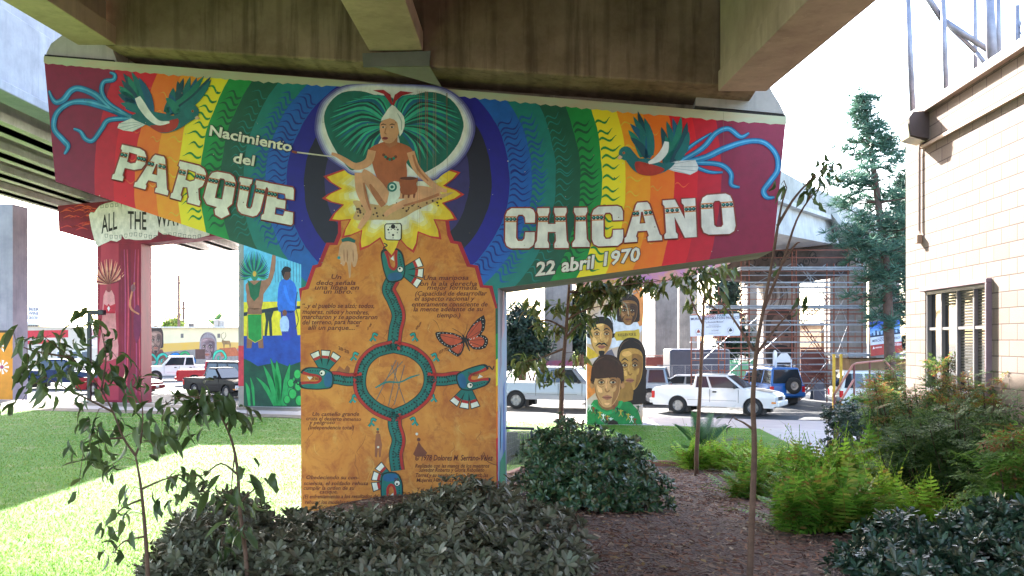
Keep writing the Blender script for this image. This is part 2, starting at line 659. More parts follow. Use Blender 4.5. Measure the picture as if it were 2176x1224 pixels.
class Paint:
    """painted shapes lying a few millimetres proud of a pier's face, in the pier's own frame"""
    def __init__(s, pl, w0=0.):
        s.pl, s.mb, s.cols, s.w0 = pl, MB(), [], w0
    def mi(s, c):
        mt = c if not isinstance(c, str) else paint(c)
        if mt not in s.cols:
            s.cols.append(mt)
        return s.cols.index(mt)
    def pt(s, p, L):
        u, z = s.pl.uz(*p)
        return (u, s.w0 - .0025 * L, z)
    def poly(s, pts, c, L, holes=(), sm=0):
        if sm:
            pts = [(q.x, q.y) for q in smooth_pts([(a, b, 0) for a, b in pts], sm)]
        s.mb.poly([s.pt(p, L) for p in pts], s.mi(c), [[s.pt(p, L) for p in h] for h in holes])
    def ribbon(s, pts, wd, c, L, sm=4):
        """stroke along pixel points; wd: widths"""
        if sm:
            q = smooth_pts([(a, b, 0) for a, b in pts], sm, False)
        else:
            q = [Vector((a, b, 0)) for a, b in pts]
        n = len(q)
        if not isinstance(wd, (list, tuple)):
            wd = [wd, wd]
        A = []
        for i, p in enumerate(q):
            t = (q[min(i + 1, n - 1)] - q[max(i - 1, 0)])
            t = t.normalized() if t.length > 1e-6 else Vector((1, 0, 0))
            f = i / (n - 1) * (len(wd) - 1)
            k = min(int(f), len(wd) - 2)
            h = (wd[k] + (wd[k + 1] - wd[k]) * (f - k)) / 2
            nn = Vector((-t.y, t.x, 0)) * h
            A.append((p + nn, p - nn))
        vs = []
        for a, b in A:
            vs += [s.pt((a.x, a.y), L), s.pt((b.x, b.y), L)]
        s.mb.add(vs, [(2 * i, 2 * i + 1, 2 * i + 3, 2 * i + 2) for i in range(n - 1)], s.mi(c))
    def disc(s, c, r, colr, L, n=14, ry=None):
        ry = ry or r
        s.poly([(c[0] + r * math.cos(2 * math.pi * k / n), c[1] + ry * math.sin(2 * math.pi * k / n)) for k in range(n)], colr, L)
    def loop(s, pts, wd, c, L, sm=0):
        p = list(pts)
        if sm:
            p = [(q.x, q.y) for q in smooth_pts([(a, b, 0) for a, b in p], sm)]
        s.ribbon(p + p[:2], wd, c, L, 0)
    def text(s, body, p0, p1, h, c, L, grow=0., shear=0.):
        """lettering whose baseline runs from pixel p0 to p1, h pixels tall"""
        cu = bpy.data.curves.new('t', 'FONT')
        cu.body = body
        cu.resolution_u = 2
        cu.offset = grow
        cu.shear = shear
        o = bpy.data.objects.new('t', cu)
        col.objects.link(o)
        bpy.context.view_layer.update()
        me = bpy.data.meshes.new_from_object(o.evaluated_get(bpy.context.evaluated_depsgraph_get()))
        bpy.data.objects.remove(o)
        bpy.data.curves.remove(cu)
        if len(me.vertices):
            xs = [v.co.x for v in me.vertices]
            x0, x1 = min(xs) + max(grow, 0), max(xs) - max(grow, 0)
            d = Vector((p1[0] - p0[0], p1[1] - p0[1]))
            up = Vector((0, -1))
            vs = []
            for v in me.vertices:
                t = (v.co.x - x0) / (x1 - x0)
                q = Vector(p0) + d * t + up * (v.co.y / .72 * h)
                vs.append(s.pt((q.x, q.y), L))
            s.mb.add(vs, [tuple(p.vertices) for p in me.polygons], s.mi(c))
        bpy.data.meshes.remove(me)
    def build(s, name, parent):
        return s.mb.build(name, s.cols, parent)

def Z(ox, oy, k):
    return lambda pts: [(ox + x * k, oy + y * k) for x, y in pts]

conc = concrete('viaduct concrete', '#b3a390', '#7f705e', .75)
conc_d = concrete('stained diaphragm concrete', '#ab8f78', '#6b533e', .9, 4., .55)
conc_l = concrete('pale viaduct concrete', '#c6c3bd', '#a19d96', .5, 9.)
conc_p = concrete('pier concrete', '#b3ada3', '#8f8a80', .4, 2.)

# ---------------------------------------------------------------- the great painted pier
MP = Plane(-1.83, 14.6, R(5.5))
T = 1.4
TL, TR, RB, LB = MP.uz(93, 119), MP.uz(1671, 248), MP.uz(1643, 533), MP.uz(118, 386)
uL, uR = MP.uz(640, 850)[0], MP.uz(1058, 850)[0]
zL, zR = MP.uz(638, 562)[1], MP.uz(1048, 613)[1]
RC = MP.uz(843, 385)
def rainbow():
    m, n, l, b = newmat('rainbow bands')
    b.inputs['Roughness'].default_value = .5
    tc = n.new('ShaderNodeTexCoord')
    mp = n.new('ShaderNodeMapping')
    mp.inputs['Location'].default_value = (-RC[0], 0, -RC[1])
    l.new(tc.outputs['Object'], mp.inputs[0])
    ml = n.new('ShaderNodeVectorMath')
    ml.operation = 'MULTIPLY'
    ml.inputs[1].default_value = (1, 0, 1)
    l.new(mp.outputs[0], ml.inputs[0])
    ln = n.new('ShaderNodeVectorMath')
    ln.operation = 'LENGTH'
    l.new(ml.outputs[0], ln.inputs[0])
    nz = n.new('ShaderNodeTexNoise')
    nz.inputs['Scale'].default_value = 1.5
    nz.inputs['Detail'].default_value = 3
    l.new(tc.outputs['Object'], nz.inputs['Vector'])
    ad = n.new('ShaderNodeMath')
    ad.operation = 'MULTIPLY_ADD'
    ad.inputs[1].default_value = .1
    l.new(nz.outputs[0], ad.inputs[0])
    l.new(ln.outputs['Value'], ad.inputs[2])
    dv = n.new('ShaderNodeMath')
    dv.operation = 'DIVIDE'
    dv.inputs[1].default_value = 7.
    l.new(ad.outputs[0], dv.inputs[0])
    rp = n.new('ShaderNodeValToRGB')
    cr = rp.color_ramp
    cr.interpolation = 'CONSTANT'
    st = [(0, '#33296e'), (1.2, '#16142f'), (1.56, '#130f92'), (1.86, '#0860bc'), (2.2, '#077e76'), (2.6, '#075a42'), (2.98, '#0a9440'),
          (3.34, '#fbe61c'), (3.72, '#fb9f10'), (4.1, '#f8780c'), (4.48, '#e00c22'), (4.84, '#c80a28'), (5.2, '#8c0e38')]
    while len(cr.elements) < len(st):
        cr.elements.new(.5)
    for i, (r, c) in enumerate(st):
        cr.elements[i].position = (r + .05) / 7 if r else 0
        cr.elements[i].color = (*lin(c), 1)
    l.new(dv.outputs[0], rp.inputs[0])
    n2 = n.new('ShaderNodeTexNoise')
    n2.inputs['Scale'].default_value = 7
    n2.inputs['Detail'].default_value = 8
    l.new(tc.outputs['Object'], n2.inputs['Vector'])
    mx = n.new('ShaderNodeMix')
    mx.data_type = 'RGBA'
    mx.blend_type = 'OVERLAY'
    mx.inputs[0].default_value = .3
    l.new(rp.outputs[0], mx.inputs[6])
    l.new(n2.outputs[0], mx.inputs[7])
    l.new(mx.outputs[2], b.inputs['Base Color'])
    bm = n.new('ShaderNodeBump')
    bm.inputs['Strength'].default_value = .15
    bm.inputs['Distance'].default_value = .01
    n3 = n.new('ShaderNodeTexNoise')
    n3.inputs['Scale'].default_value = 50
    l.new(tc.outputs['Object'], n3.inputs['Vector'])
    l.new(n3.outputs[0], bm.inputs['Height'])
    l.new(bm.outputs[0], b.inputs['Normal'])
    return m
rbow = rainbow()
pier = MP.thing('mural_pier', 'huge T-shaped bridge pier painted with rainbow arcs and an orange panel', 'bridge pier')
out = [TL, TR, RB, (uR, zR), (uL, zL), LB]
m = MB()
fn = lambda a, b, t: (a, t, b)
m.poly([fn(a, b, 0) for a, b in out], 0)
m.poly([fn(a, b, T) for a, b in out], 1)
cols_ = [1, 2, 1, 1, 1, 2]
for i in range(6):
    a, b_ = out[i], out[(i + 1) % 6]
    if i == 3:
        continue
    m.quad(fn(*a, 0), fn(*b_, 0), fn(*b_, T), fn(*a, T), cols_[i])
m.build('cap', [rbow, concrete('soffit concrete', '#b9b2a2', '#8d8778', .3, 6.), paint('#8c1a3c')], pier)
m = MB()
for a, b_, k in (((uL, zL), (uL, -.4), 1), ((uL, -.4), (uR, -.4), 1), ((uR, -.4), (uR, zR), 1)):
    m.quad(fn(*a, 0), fn(*b_, 0), fn(*b_, T), fn(*a, T), k)
m.poly([fn(*p, 0) for p in ((uL, zL), (uL, -.4), (uR, -.4), (uR, zR))], 0)
m.poly([fn(*p, T) for p in ((uL, zL), (uL, -.4), (uR, -.4), (uR, zR))], 1)
m.build('column', [rbow, mat('pale blue side paint', '#8fb0c4', .7, .2, 3., c2='#a9a3b8')], pier)
m = MB()
m.hexa([(TL[0] + .6, .55, TL[1] - .1), (TR[0] - .3, .55, TR[1] - .1), (TR[0] - .3, T - .1, TR[1] - .1), (TL[0] + .6, T - .1, TL[1] - .1),
        (TL[0] + .6, .55, TL[1] + .4), (TR[0] - .3, .55, TR[1] + .4), (TR[0] - .3, T - .1, TR[1] + .4), (TL[0] + .6, T - .1, TL[1] + .4)])
m.build('bearing_shelf', conc, pier)
# shear blocks at the two ends of the cap, with the joint line under them
for prof in ([(93, 112), (104, 90), (128, 72), (150, 84), (228, 84), (246, 132)], [(1478, 222), (1484, 178), (1636, 180), (1645, 197), (1658, 217), (1669, 240)]):
    pr = [MP.uz(*p) for p in prof]
    m = MB()
    m.prism(pr, fn, .06, T - .05)
    m.build('end_block', conc_l, pier)
# unpainted strip along the top with a ragged lower edge
m = MB()
tp, bt = [], []
N = 150
for i in range(N + 1):
    f = i / N
    a = (TL[0] + (TR[0] - TL[0]) * f, TL[1] + (TR[1] - TL[1]) * f)
    tp.append((a[0], -.002, a[1]))
    bt.append((a[0], -.002, a[1] - .115 - .035 * (i % 2) * random.random() - .02 * math.sin(f * 9)))
for i in range(N):
    m.quad(tp[i], tp[i + 1], bt[i + 1], bt[i])
m.build('top_strip', mat('washed top strip', '#b9c9a8', .8, .1, 1.1, c2='#c8b394', stretch=(1, 1, 4)), pier)
for a, b_ in ((93, 240), (1515, 1671)):
    m = MB()
    ua, ub = MP.uz(a, 200)[0], MP.uz(b_, 200)[0]
    za = TL[1] + (TR[1] - TL[1]) * (ua - TL[0]) / (TR[0] - TL[0])
    zb = TL[1] + (TR[1] - TL[1]) * (ub - TL[0]) / (TR[0] - TL[0])
    m.hexa([(ua, .02, za), (ub, .02, zb), (ub, .2, zb), (ua, .2, za), (ua, .02, za + .035), (ub, .02, zb + .035), (ub, .2, zb + .035), (ua, .2, za + .035)])
    m.build('joint', mat('joint filler', (.03, .028, .025), .9), pier)

# ---------------------------------------------------------------- the overpass it carries
ov = thing('overpass', 'concrete overpass overhead with deep girders and a stained cross wall', 'bridge', (0, 14, 0))
GD = Vector((0, 1, .0437))
def gz(z0, y0, y):
    return z0 + .0437 * (y - y0)
ends = [((166, 96), 14.5, .62, 'left'), ((785, 108), 13.95, .84, 'mid'), ((1526, 194), 13.3, .72, 'right')]
tops = []
def deckx(y):
    return 0.
for (px, py), d, wd, _ in ends:
    e = P(px, py, d)
    m = MB()
    for y0, y1 in ((-10, d), ):
        def sec(xa, xb, za, zb):
            m.hexa([(xa, y0, gz(e.z + za, d, y0)), (xb, y0, gz(e.z + za, d, y0)), (xb, y1, e.z + za), (xa, y1, e.z + za),
                    (xa, y0, gz(e.z + zb, d, y0)), (xb, y0, gz(e.z + zb, d, y0)), (xb, y1, e.z + zb), (xa, y1, e.z + zb)])
        sec(e.x, e.x + wd, 0, .3)
        k_ = .03 if _ == 'right' else .16
        sec(e.x + k_, e.x + wd - .16, .3, 1.75)
    tops.append((e.x, e.z + 1.75, d))
    m.build('girder', concrete('girder concrete', '#cdb2a2', '#a98f80', .35, 3.), ov, W=ov, bevel=.012)
# cross wall over the cap
def capz(X):
    return TL[1] + (TR[1] - TL[1]) * (X + 7.9) / 12.3
xl, xr = P(221, 95, 14.6).x, P(1612, 181, 13.38).x
m = MB()
A = [(xl, 14.62), (xr, 13.38), (xr + .12, 14.6), (xl + .12, 15.85)]
zl, zr_ = P(228, 96, 14.6).z, P(1600, 187, 13.38).z
zz = [zl, zr_, zr_, zl]
lo = [(x, y, z) for (x, y), z in zip(A, zz)]
hi = [(x, y, z + 2.6) for (x, y), z in zip(A, zz)]
m.hexa(lo + hi)
m.build('cross_wall', conc_d, ov, W=ov, bevel=.03)
# steel flashing plate between middle girder and wall
pl_ = Plane(-1.83, 13.93, R(5.5))
m = MB()
q = [(770, 113), (915, 108), (912, 140), (932, 174), (790, 140), (772, 142)]
pr = []
for x, y in q:
    a, z = pl_.uz(x, y)
    pr.append((a, z))
def f2(a, b, t):
    v = pl_.O + pl_.u * a + pl_.b * t
    return (v.x, v.y, b)
m.prism([pr[0], pr[1], pr[2], pr[5]], f2, 0, .03)
m.prism([pr[5], pr[2], pr[3], pr[4]], lambda a, b, t: f2(a, b, t + .02 + .9 * max(0, pr[5][1] - b)), 0, .02)
m.build('flashing_plate', mat('grey sheet metal', '#7c7a74', .5, .15, 3., metal=.3), ov, W=ov)
# deck slab: straight in front, unseen rear narrowed so sun reaches wall and lawn
m = MB()
ys = [-10, 0, 8, 13.2, 15.5, 17, 19, 21, 23, 25, 26.95]
def deck_pt(x, y, dz):
    zt = 9.55 - .085 * (x - deckx(y) + 8) + .0437 * (y - 14.5) * (1 if y < 15.5 else .3)
    return (x, y, zt + dz)
for y0, y1 in zip(ys[:-1], ys[1:]):
    a0, a1, b0, b1 = (-10.5 if y0 < 15.4 else -8.1 + .9 * (y0 > 18)), (4.0 if y0 < 15.4 else 3.2), (-10.5 if y1 < 15.6 else -8.1 + .9 * (y1 > 18)), (4.0 if y1 < 15.6 else 3.2)
    m.hexa([deck_pt(a0, y0, 0), deck_pt(a1, y0, 0), deck_pt(b1, y1, 0), deck_pt(b0, y1, 0),
            deck_pt(a0, y0, .3), deck_pt(a1, y0, .3), deck_pt(b1, y1, .3), deck_pt(b0, y1, .3)])
m.build('deck', conc, ov, W=ov)
m = MB()  # unseen slabs behind the cap, added and sized to shade lawn, mulch and sidewalk
m.hexa([(1, 44.02, 9.3), (12, 44.02, 9.3), (12, 50, 9.3), (1, 50, 9.3), (1, 44.02, 9.6), (12, 44.02, 9.6), (12, 50, 9.6), (1, 50, 9.6)])
m.hexa([(-15, 40.5, 9.3), (-6.51, 40.5, 9.3), (-6.51, 50, 9.3), (-15, 50, 9.3), (-15, 40.5, 9.6), (-6.51, 40.5, 9.6), (-6.51, 50, 9.6), (-15, 50, 9.6)])
m.hexa([(-6.5, 27, 9.3), (8, 27, 9.3), (8, 44, 9.3), (-6.5, 44, 9.3), (-6.5, 27, 9.6), (8, 27, 9.6), (8, 44, 9.6), (-6.5, 44, 9.6)])
m.build('deck', conc, ov, W=ov)
for x in (-4.5, .5, 5.5):  # unseen girders under the added middle slab
    m = MB()
    m.box((x, 35.5, 8.65), (.7, 17, 1.3))
    m.build('girder', conc, ov, W=ov)

# ---------------------------------------------------------------- the viaduct on the left
lv = thing('viaduct', 'long raised viaduct with a pale edge beam and dark ribbed underside', 'bridge', (-20, 40, 0))
zb = 10.0
m = MB()
m.hexa([(-15.35, -10, zb + .55), (-14.9, -10, zb + .55), (-14.9, 70, zb + .55), (-15.35, 70, zb + .55),
        (-15.35, -10, zb + 2.75), (-14.9, -10, zb + 2.75), (-14.9, 70, zb + 2.75), (-15.35, 70, zb + 2.75)])
m.hexa([(-15.6, -10, zb + .25), (-14.75, -10, zb + .25), (-14.75, 70, zb + .25), (-15.6, 70, zb + .25),
        (-15.6, -10, zb + .55), (-14.75, -10, zb + .55), (-14.75, 70, zb + .55), (-15.6, 70, zb + .55)])
m.hexa([(-15.3, -10, zb + 2.75), (-14.98, -10, zb + 2.75), (-14.98, 70, zb + 2.75), (-15.3, 70, zb + 2.75),
        (-15.3, -10, zb + 3.5), (-14.98, -10, zb + 3.5), (-14.98, 70, zb + 3.5), (-15.3, 70, zb + 3.5)])
m.build('edge_beam', concrete('edge beam concrete', '#9a9fac', '#7d828f', .3, 7.), lv, W=lv, bevel=.03)
for x in (-16.9, -19.3, -21.7, -24.1):
    m = MB()
    m.box((x, 30, zb + .62), (.55, 80, 1.24))
    m.box((x, 30, zb + .14), (1.25, 80, .28))
    m.build('girder', concrete('pale girder concrete', '#cfc8c0', '#a8a098', .3, 2.), lv, W=lv)
m = MB()
m.box((-20.3, 30, zb + 1.42), (10.4, 80, .3))
m.build('deck', conc, lv, W=lv)

def tpier(pl, name, label, capoutline, colx, base, thick, cmats, zbot=-.2, cat='bridge pier', side=None):
    """T pier from pixel outlines on its plane: cap polygon (may be None) and column from colx[0] to colx[1]"""
    t = pl.thing(name, label, cat)
    u0, u1 = pl.uz(colx[0], base)[0], pl.uz(colx[1], base)[0]
    if capoutline:
        o = [pl.uz(*p) for p in capoutline]
        ztop = min(z for a, z in o if u0 - .3 <= a <= u1 + .3) if any(u0 - .3 <= a <= u1 + .3 for a, z in o) else min(z for a, z in o)
        m = MB()
        m.prism(o, fn, 0, thick)
        m.build('cap', cmats[0], t)
    else:
        ztop = colx[2]
    m = MB()
    m.hexa([(u0, 0, zbot), (u1, 0, zbot), (u1, thick, zbot), (u0, thick, zbot), (u0, 0, ztop), (u1, 0, ztop), (u1, thick, ztop), (u0, thick, ztop)])
    m.build('column', cmats[1], t)
    return t, u0, u1, ztop
# ---------------------------------------------------------------- what is painted on the great pier
mu = Paint(MP)
# flame strokes along the bands, skipping what would leave the face
def inside_cap(u, z):
    return in_poly(u, z, [TL, TR, RB, (uR, zR), (uL, zL), LB]) and z < TL[1] + (TR[1] - TL[1]) * (u - TL[0]) / (TR[0] - TL[0]) - .2
flames = [(1.86, 2.2, '#0c2a86', .40, 2.9, .02), (2.2, 2.55, '#0b57a0', .30, 2.3, .028), (2.6, 2.95, '#0a7f74', .30, 2.5, .016), (2.98, 3.3, '#085a35', .34, 2.3, .03),
          (3.34, 3.7, '#178a3a', .34, 2.6, .026), (3.72, 4.06, '#f9bf30', .3, 4.5, .016), (4.1, 4.45, '#f7a63a', .26, 5.5, .014), (4.48, 4.8, '#ee5a2c', .3, 5., .014)]
for r0, r1, c, ln_, stepd, wd in flames:
    a = 0
    while a < 360:
        a += stepd * random.uniform(.75, 1.25)
        ang = R(a)
        L0 = ln_ * random.uniform(.8, 1.1)
        ph = random.uniform(-.4, .4)
        pts, ok = [], True
        for k in range(11):
            t = k / 10
            rr = r0 + .01 + L0 * t
            aa = ang + math.sin(t * 8.5 + ph) * .035 / rr * (1.2 if r0 < 3 else 1)
            u, z = RC[0] + rr * math.cos(aa), RC[1] + rr * math.sin(aa)
            if not inside_cap(u, z):
                ok = False
                break
            w_ = wd * 1.6 * math.sin(min(1, t * .9 + .25) * math.pi) ** .6
            nn = (-math.sin(aa), math.cos(aa))
            pts.append(((u + nn[0] * w_ / 2, -.0025, z + nn[1] * w_ / 2), (u - nn[0] * w_ / 2, -.0025, z - nn[1] * w_ / 2)))
        if ok:
            mu.mb.add([q for p in pts for q in p], [(2 * i, 2 * i + 1, 2 * i + 3, 2 * i + 2) for i in range(10)], mu.mi(c))
# stepped orange panel with its red outline
Zs = Z(620, 500, .2778)
lft = [(380, 0), (350, 75), (290, 75), (225, 240), (185, 250), (130, 410), (80, 425), (65, 520)]
rgt = [(1190, 0), (1215, 60), (1270, 70), (1340, 240), (1400, 250), (1440, 400), (1510, 405), (1558, 560)]
def orange_ground():
    m, n, l, b = newmat('orange mottled paint')
    b.inputs['Roughness'].default_value = .6
    tc = n.new('ShaderNodeTexCoord')
    last = None
    for sc, det, a0, a1, colr, k in ((1.3, 9, .35, .7, '#cb7428', 1.), (2.6, 10, .47, .7, '#a54722', .8), (1.9, 8, .55, .75, '#e2b25e', .8), (6., 10, .56, .7, '#9c4a24', .55)):
        t = n.new('ShaderNodeTexNoise')
        t.inputs['Scale'].default_value = sc
        t.inputs['Detail'].default_value = det
        t.inputs['Roughness'].default_value = .68
        t.inputs['Distortion'].default_value = .8
        mp = n.new('ShaderNodeMapping')
        mp.inputs['Location'].default_value = (sc * 3, 0, sc * 5)
        l.new(tc.outputs['Object'], mp.inputs[0])
        l.new(mp.outputs[0], t.inputs['Vector'])
        r = n.new('ShaderNodeMapRange')
        r.inputs[1].default_value, r.inputs[2].default_value, r.inputs[4].default_value = a0, a1, k
        l.new(t.outputs[0], r.inputs[0])
        x = n.new('ShaderNodeMix')
        x.data_type = 'RGBA'
        l.new(r.outputs[0], x.inputs[0])
        x.inputs[7].default_value = (*lin(colr), 1)
        if last is None:
            x.inputs[6].default_value = (*lin('#de9440'), 1)
        else:
            l.new(last, x.inputs[6])
        last = x.outputs[2]
    l.new(last, b.inputs['Base Color'])
    return m
orangem = orange_ground()
L_ = [(725, 460)] + Zs(lft)
Rr = [(945, 460)] + Zs(rgt)
LR = [(x - 7, y - 5) for x, y in L_[:-1]] + [(638.5, 640)]
RRd = [(x + 7, y - 5) for x, y in Rr[:-1]] + [(1057, 655)]
mu.poly(LR + [(641, 655), (1056, 655)] + RRd[::-1], '#b3182d', 2)
mu.poly(L_ + [(641.5, 1092), (1055.5, 1092)] + Rr[::-1], orangem, 3)
mu.poly([(642, 1092), (1056, 1092), (1056, 1108), (642, 1108)], '#14746a', 2)
for k in range(7):
    mu.poly([(645 + k * 58, 1108), (700 + k * 58, 1108), (672 + k * 58, 1125)], ['#d02c40', '#5a3fa0'][k % 2], 2)
# fine cracks of the orange ground
for k in range(34):
    x, y = random.uniform(660, 1035), random.uniform(640, 1075)
    pts = [(x, y)]
    for q in range(random.randint(3, 7)):
        x += random.uniform(-9, 9)
        y += random.uniform(3, 12)
        pts.append((x, y))
    mu.ribbon(pts, [.5, 1.2, .7, .4], random.choice(['#8a4a22', '#a35c2a', '#dfae5c']), 3.4, 2)
# ---- flower and glow
Zf = Z(620, 160, .3268)
tips = [(1085, 635), (1110, 775), (1065, 935), (965, 1060), (790, 1145), (650, 1180), (450, 1130), (335, 1050), (255, 940), (210, 800), (220, 660)]
c0 = (655, 760)
def petals(scale, tipk):
    pts = []
    for i, t in enumerate(tips):
        v = (t[0] - c0[0], t[1] - c0[1])
        pts.append((c0[0] + v[0] * tipk, c0[1] + v[1] * tipk))
        if i < len(tips) - 1:
            n_ = tips[i + 1]
            mid = ((t[0] + n_[0]) / 2 - c0[0], (t[1] + n_[1]) / 2 - c0[1])
            for fr in (.2, .5, .8):
                q = (t[0] + (n_[0] - t[0]) * fr - c0[0], t[1] + (n_[1] - t[1]) * fr - c0[1])
                dip = .74 if fr == .5 else .9
                pts.append((c0[0] + q[0] * dip * scale, c0[1] + q[1] * dip * scale))
    return pts + [(655, 500)]
mu.poly(Zf(petals(1.045, 1.03)), '#c8362a', 4.2)
mu.poly(Zf(petals(1.0, .975)), '#f3c82a', 5)
for k, (f, c) in enumerate([(.86, '#f4d24e'), (.78, '#f3dc86'), (.70, '#f1e6bd'), (.62, '#efe9d4')]):
    mu.poly(Zf(petals(f, f * .9)), c, 5.4 + .4 * k, sm=2)
glow = [(150, 330), (190, 180), (320, 75), (480, 45), (650, 52), (850, 62), (1010, 90), (1135, 190), (1195, 330), (1165, 460), (1095, 565), (985, 645), (880, 690), (440, 660), (330, 605), (225, 530), (170, 430)]
for k, (f, c) in enumerate([(1.0, '#56539c'), (.975, '#8d8cc0'), (.95, '#b9bcd9'), (.925, '#dcdfe6'), (.9, '#ecebe2')]):
    mu.poly(Zf([(660 + (x - 660) * f, max(350 + (y - 350) * f, 52 + .045 * x * .3)) for x, y in glow]), c, 7.2 + .35 * k, sm=4)
# ---- fan of plumes behind the seated figure
lobeL = [(640, 200), (560, 140), (450, 105), (330, 115), (250, 180), (212, 270), (230, 370), (260, 440), (300, 510), (350, 580), (400, 620), (480, 560), (590, 400)]
lobeR = [(670, 220), (760, 150), (880, 110), (1000, 135), (1080, 210), (1118, 310), (1108, 380), (1080, 450), (1010, 540), (930, 600), (830, 640), (740, 560), (700, 420)]
mu.poly(Zf(lobeL), '#0d6a5c', 9.2, sm=3)
mu.poly(Zf(lobeR), '#0d6a5c', 9.2, sm=3)
fc = ['#2aa888', '#0b4f50', '#37b896', '#0e6488', '#1f9a7c', '#083d3e']
for side in (-1, 1):
    for k in range(34):
        a = R(118 - k * 5.2)
        root = (640, 330) if side < 0 else (690, 340)
        ln_ = (400 if side < 0 else 420) * (1 - .32 * abs(k - 13) / 20)
        tip = (root[0] + side * math.cos(R(75 - k * 4.3)) * ln_ * 1.02, root[1] - math.sin(R(75 - k * 4.3)) * ln_ * .74 + 25)
        midp = (root[0] + side * math.cos(R(100 - k * 4.6)) * ln_ * .52, root[1] - math.sin(R(100 - k * 4.6)) * ln_ * .5)
        if tip[1] > 640:
            continue
        mu.ribbon(Zf([root, midp, tip]), [2, 6, 7.5, 4, .5], fc[k % 6], 9.6 + .1 * (k % 5), 5)
# ---- seated figure: a plain generic woman in a rust tunic with a white head wrap
sk, sk2, rust = '#dca076', '#b8724a', '#b8643c'
mu.poly(Zf([(400, 830), (430, 815), (600, 850), (900, 790), (1058, 760), (950, 815), (800, 885), (700, 940), (560, 940), (440, 945), (400, 930), (425, 870)]), '#c9a06a', 10, sm=2)
for k in range(46):
    x = random.uniform(425, 980)
    y = 870 + random.uniform(-22, 50) - max(0, x - 600) * .2
    mu.disc(Zf([(x, y)])[0], random.uniform(1.6, 2.8), '#4a2a1c', 10.3, 7)
mu.ribbon(Zf([(930, 765), (850, 755), (740, 765), (690, 770)]), [16, 22, 26, 22], sk, 10.6)
mu.ribbon(Zf([(965, 760), (860, 795), (730, 835), (640, 885), (610, 915)]), [20, 18, 15, 11, 9], sk, 10.9)
mu.ribbon(Zf([(960, 775), (860, 812), (730, 850)]), [6, 6, 4], sk2, 11.1)
mu.poly(Zf([(560, 450), (620, 432), (690, 438), (770, 470), (792, 520), (748, 565), (752, 650), (725, 745), (600, 730), (545, 640), (520, 560), (488, 540), (510, 480)]), rust, 11.2, sm=3)
mu.ribbon(Zf([(525, 490), (500, 565), (420, 595), (350, 555), (300, 525), (262, 512)]), [17, 17, 15, 11, 8, 6], sk, 11.4)
mu.ribbon(Zf([(775, 500), (810, 600), (880, 680), (950, 735), (1010, 755)]), [17, 16, 14, 11, 7], sk, 11.4)
mu.ribbon(Zf([(790, 520), (822, 610), (890, 690)]), [4, 5, 3], sk2, 11.6)
mu.ribbon(Zf([(620, 830), (560, 740), (500, 670), (455, 640)]), [34, 32, 26, 22], sk, 11.6)
mu.ribbon(Zf([(600, 850), (545, 770), (510, 710)]), [12, 12, 4], sk2, 11.8)
mu.ribbon(Zf([(445, 635), (448, 740), (480, 830), (505, 890), (470, 950), (440, 1000)]), [22, 20, 16, 13, 13, 8], sk, 12.)
mu.ribbon(Zf([(470, 700), (490, 800), (515, 880)]), [4, 6, 3], sk2, 12.2)
mu.poly(Zf([(640, 705), (700, 695), (705, 790), (650, 845), (622, 840), (635, 770)]), '#d9e3d6', 12.3, sm=2)
mu.disc(Zf([(655, 728)])[0], 10.5, '#0f6f66', 12.5)
mu.disc(Zf([(655, 728)])[0], 6.5, '#cfe6da', 12.7)
mu.disc(Zf([(655, 728)])[0], 3.6, '#0f6f66', 12.9)
mu.poly(Zf([(700, 672), (822, 668), (812, 705), (820, 740), (800, 775), (725, 778), (705, 745), (715, 705)]), '#a4552f', 12.6, sm=2)
mu.disc(Zf([(761, 672)])[0], 18, '#5e2a1a', 12.8, ry=3.5)
for x in (730, 765, 800):
    mu.ribbon(Zf([(x, 770), (x - 4, 800)]), [5, 3], '#7c3b22', 12.6, 0)
mu.poly(Zf([(622, 400), (690, 400), (688, 450), (640, 475), (610, 450)]), sk2, 11.6)
mu.poly(Zf([(585, 305), (640, 280), (690, 305), (702, 370), (672, 425), (640, 445), (600, 435), (583, 405), (575, 345)]), sk, 11.9, sm=3)
mu.poly(Zf([(655, 195), (610, 250), (582, 300), (640, 282), (690, 312), (705, 400), (736, 335), (730, 270), (695, 230)]), '#e8ebe0', 12.3, sm=2)
mu.ribbon(Zf([(690, 250), (715, 300), (716, 360)]), [1.5, 2.5, 1.5], '#a9b8b0', 12.5)
for x, y in ((598, 340), (655, 340)):
    mu.disc(Zf([(x, y)])[0], 4.4, '#d8c4ae', 12.2, 10, 1.8)
    mu.disc(Zf([(x - 1, y)])[0], 2.1, '#25150f', 12.4, 8)
    mu.ribbon(Zf([(x - 17, y - 13), (x, y - 20), (x + 18, y - 14)]), [1, 2.4, 1], '#3a2015', 12.4)
mu.ribbon(Zf([(618, 340), (608, 375), (620, 386)]), [1.2, 2.6, 1.5], sk2, 12.4)
mu.disc(Zf([(610, 412)])[0], 6.5, '#8c2f35', 12.4, 10, 3)
mu.poly(Zf([(530, 100), (600, 98), (645, 130), (658, 185), (672, 130), (710, 105), (795, 116), (720, 135), (680, 170), (662, 210), (636, 175), (600, 125)]), '#a9202a', 12.)
for x in range(600, 690, 13):
    mu.disc(Zf([(x, 520 + 30 * math.sin((x - 600) / 90 * math.pi))])[0], 3.4, '#0f7a66' if x % 2 else '#6d3a22', 12.4, 8)
mu.ribbon(Zf([(15, 500), (270, 532)]), [3.4, 2, 2.4], '#d9d2c0', 12.2, 0)
mu.ribbon(Zf([(5, 497), (38, 506)]), [5, 5], '#8a3f2a', 12.4, 0)
mu.poly(Zf([(615, 965), (710, 962), (718, 975), (716, 1065), (705, 1076), (618, 1074), (606, 1062), (604, 978)]), '#1b1412', 10)
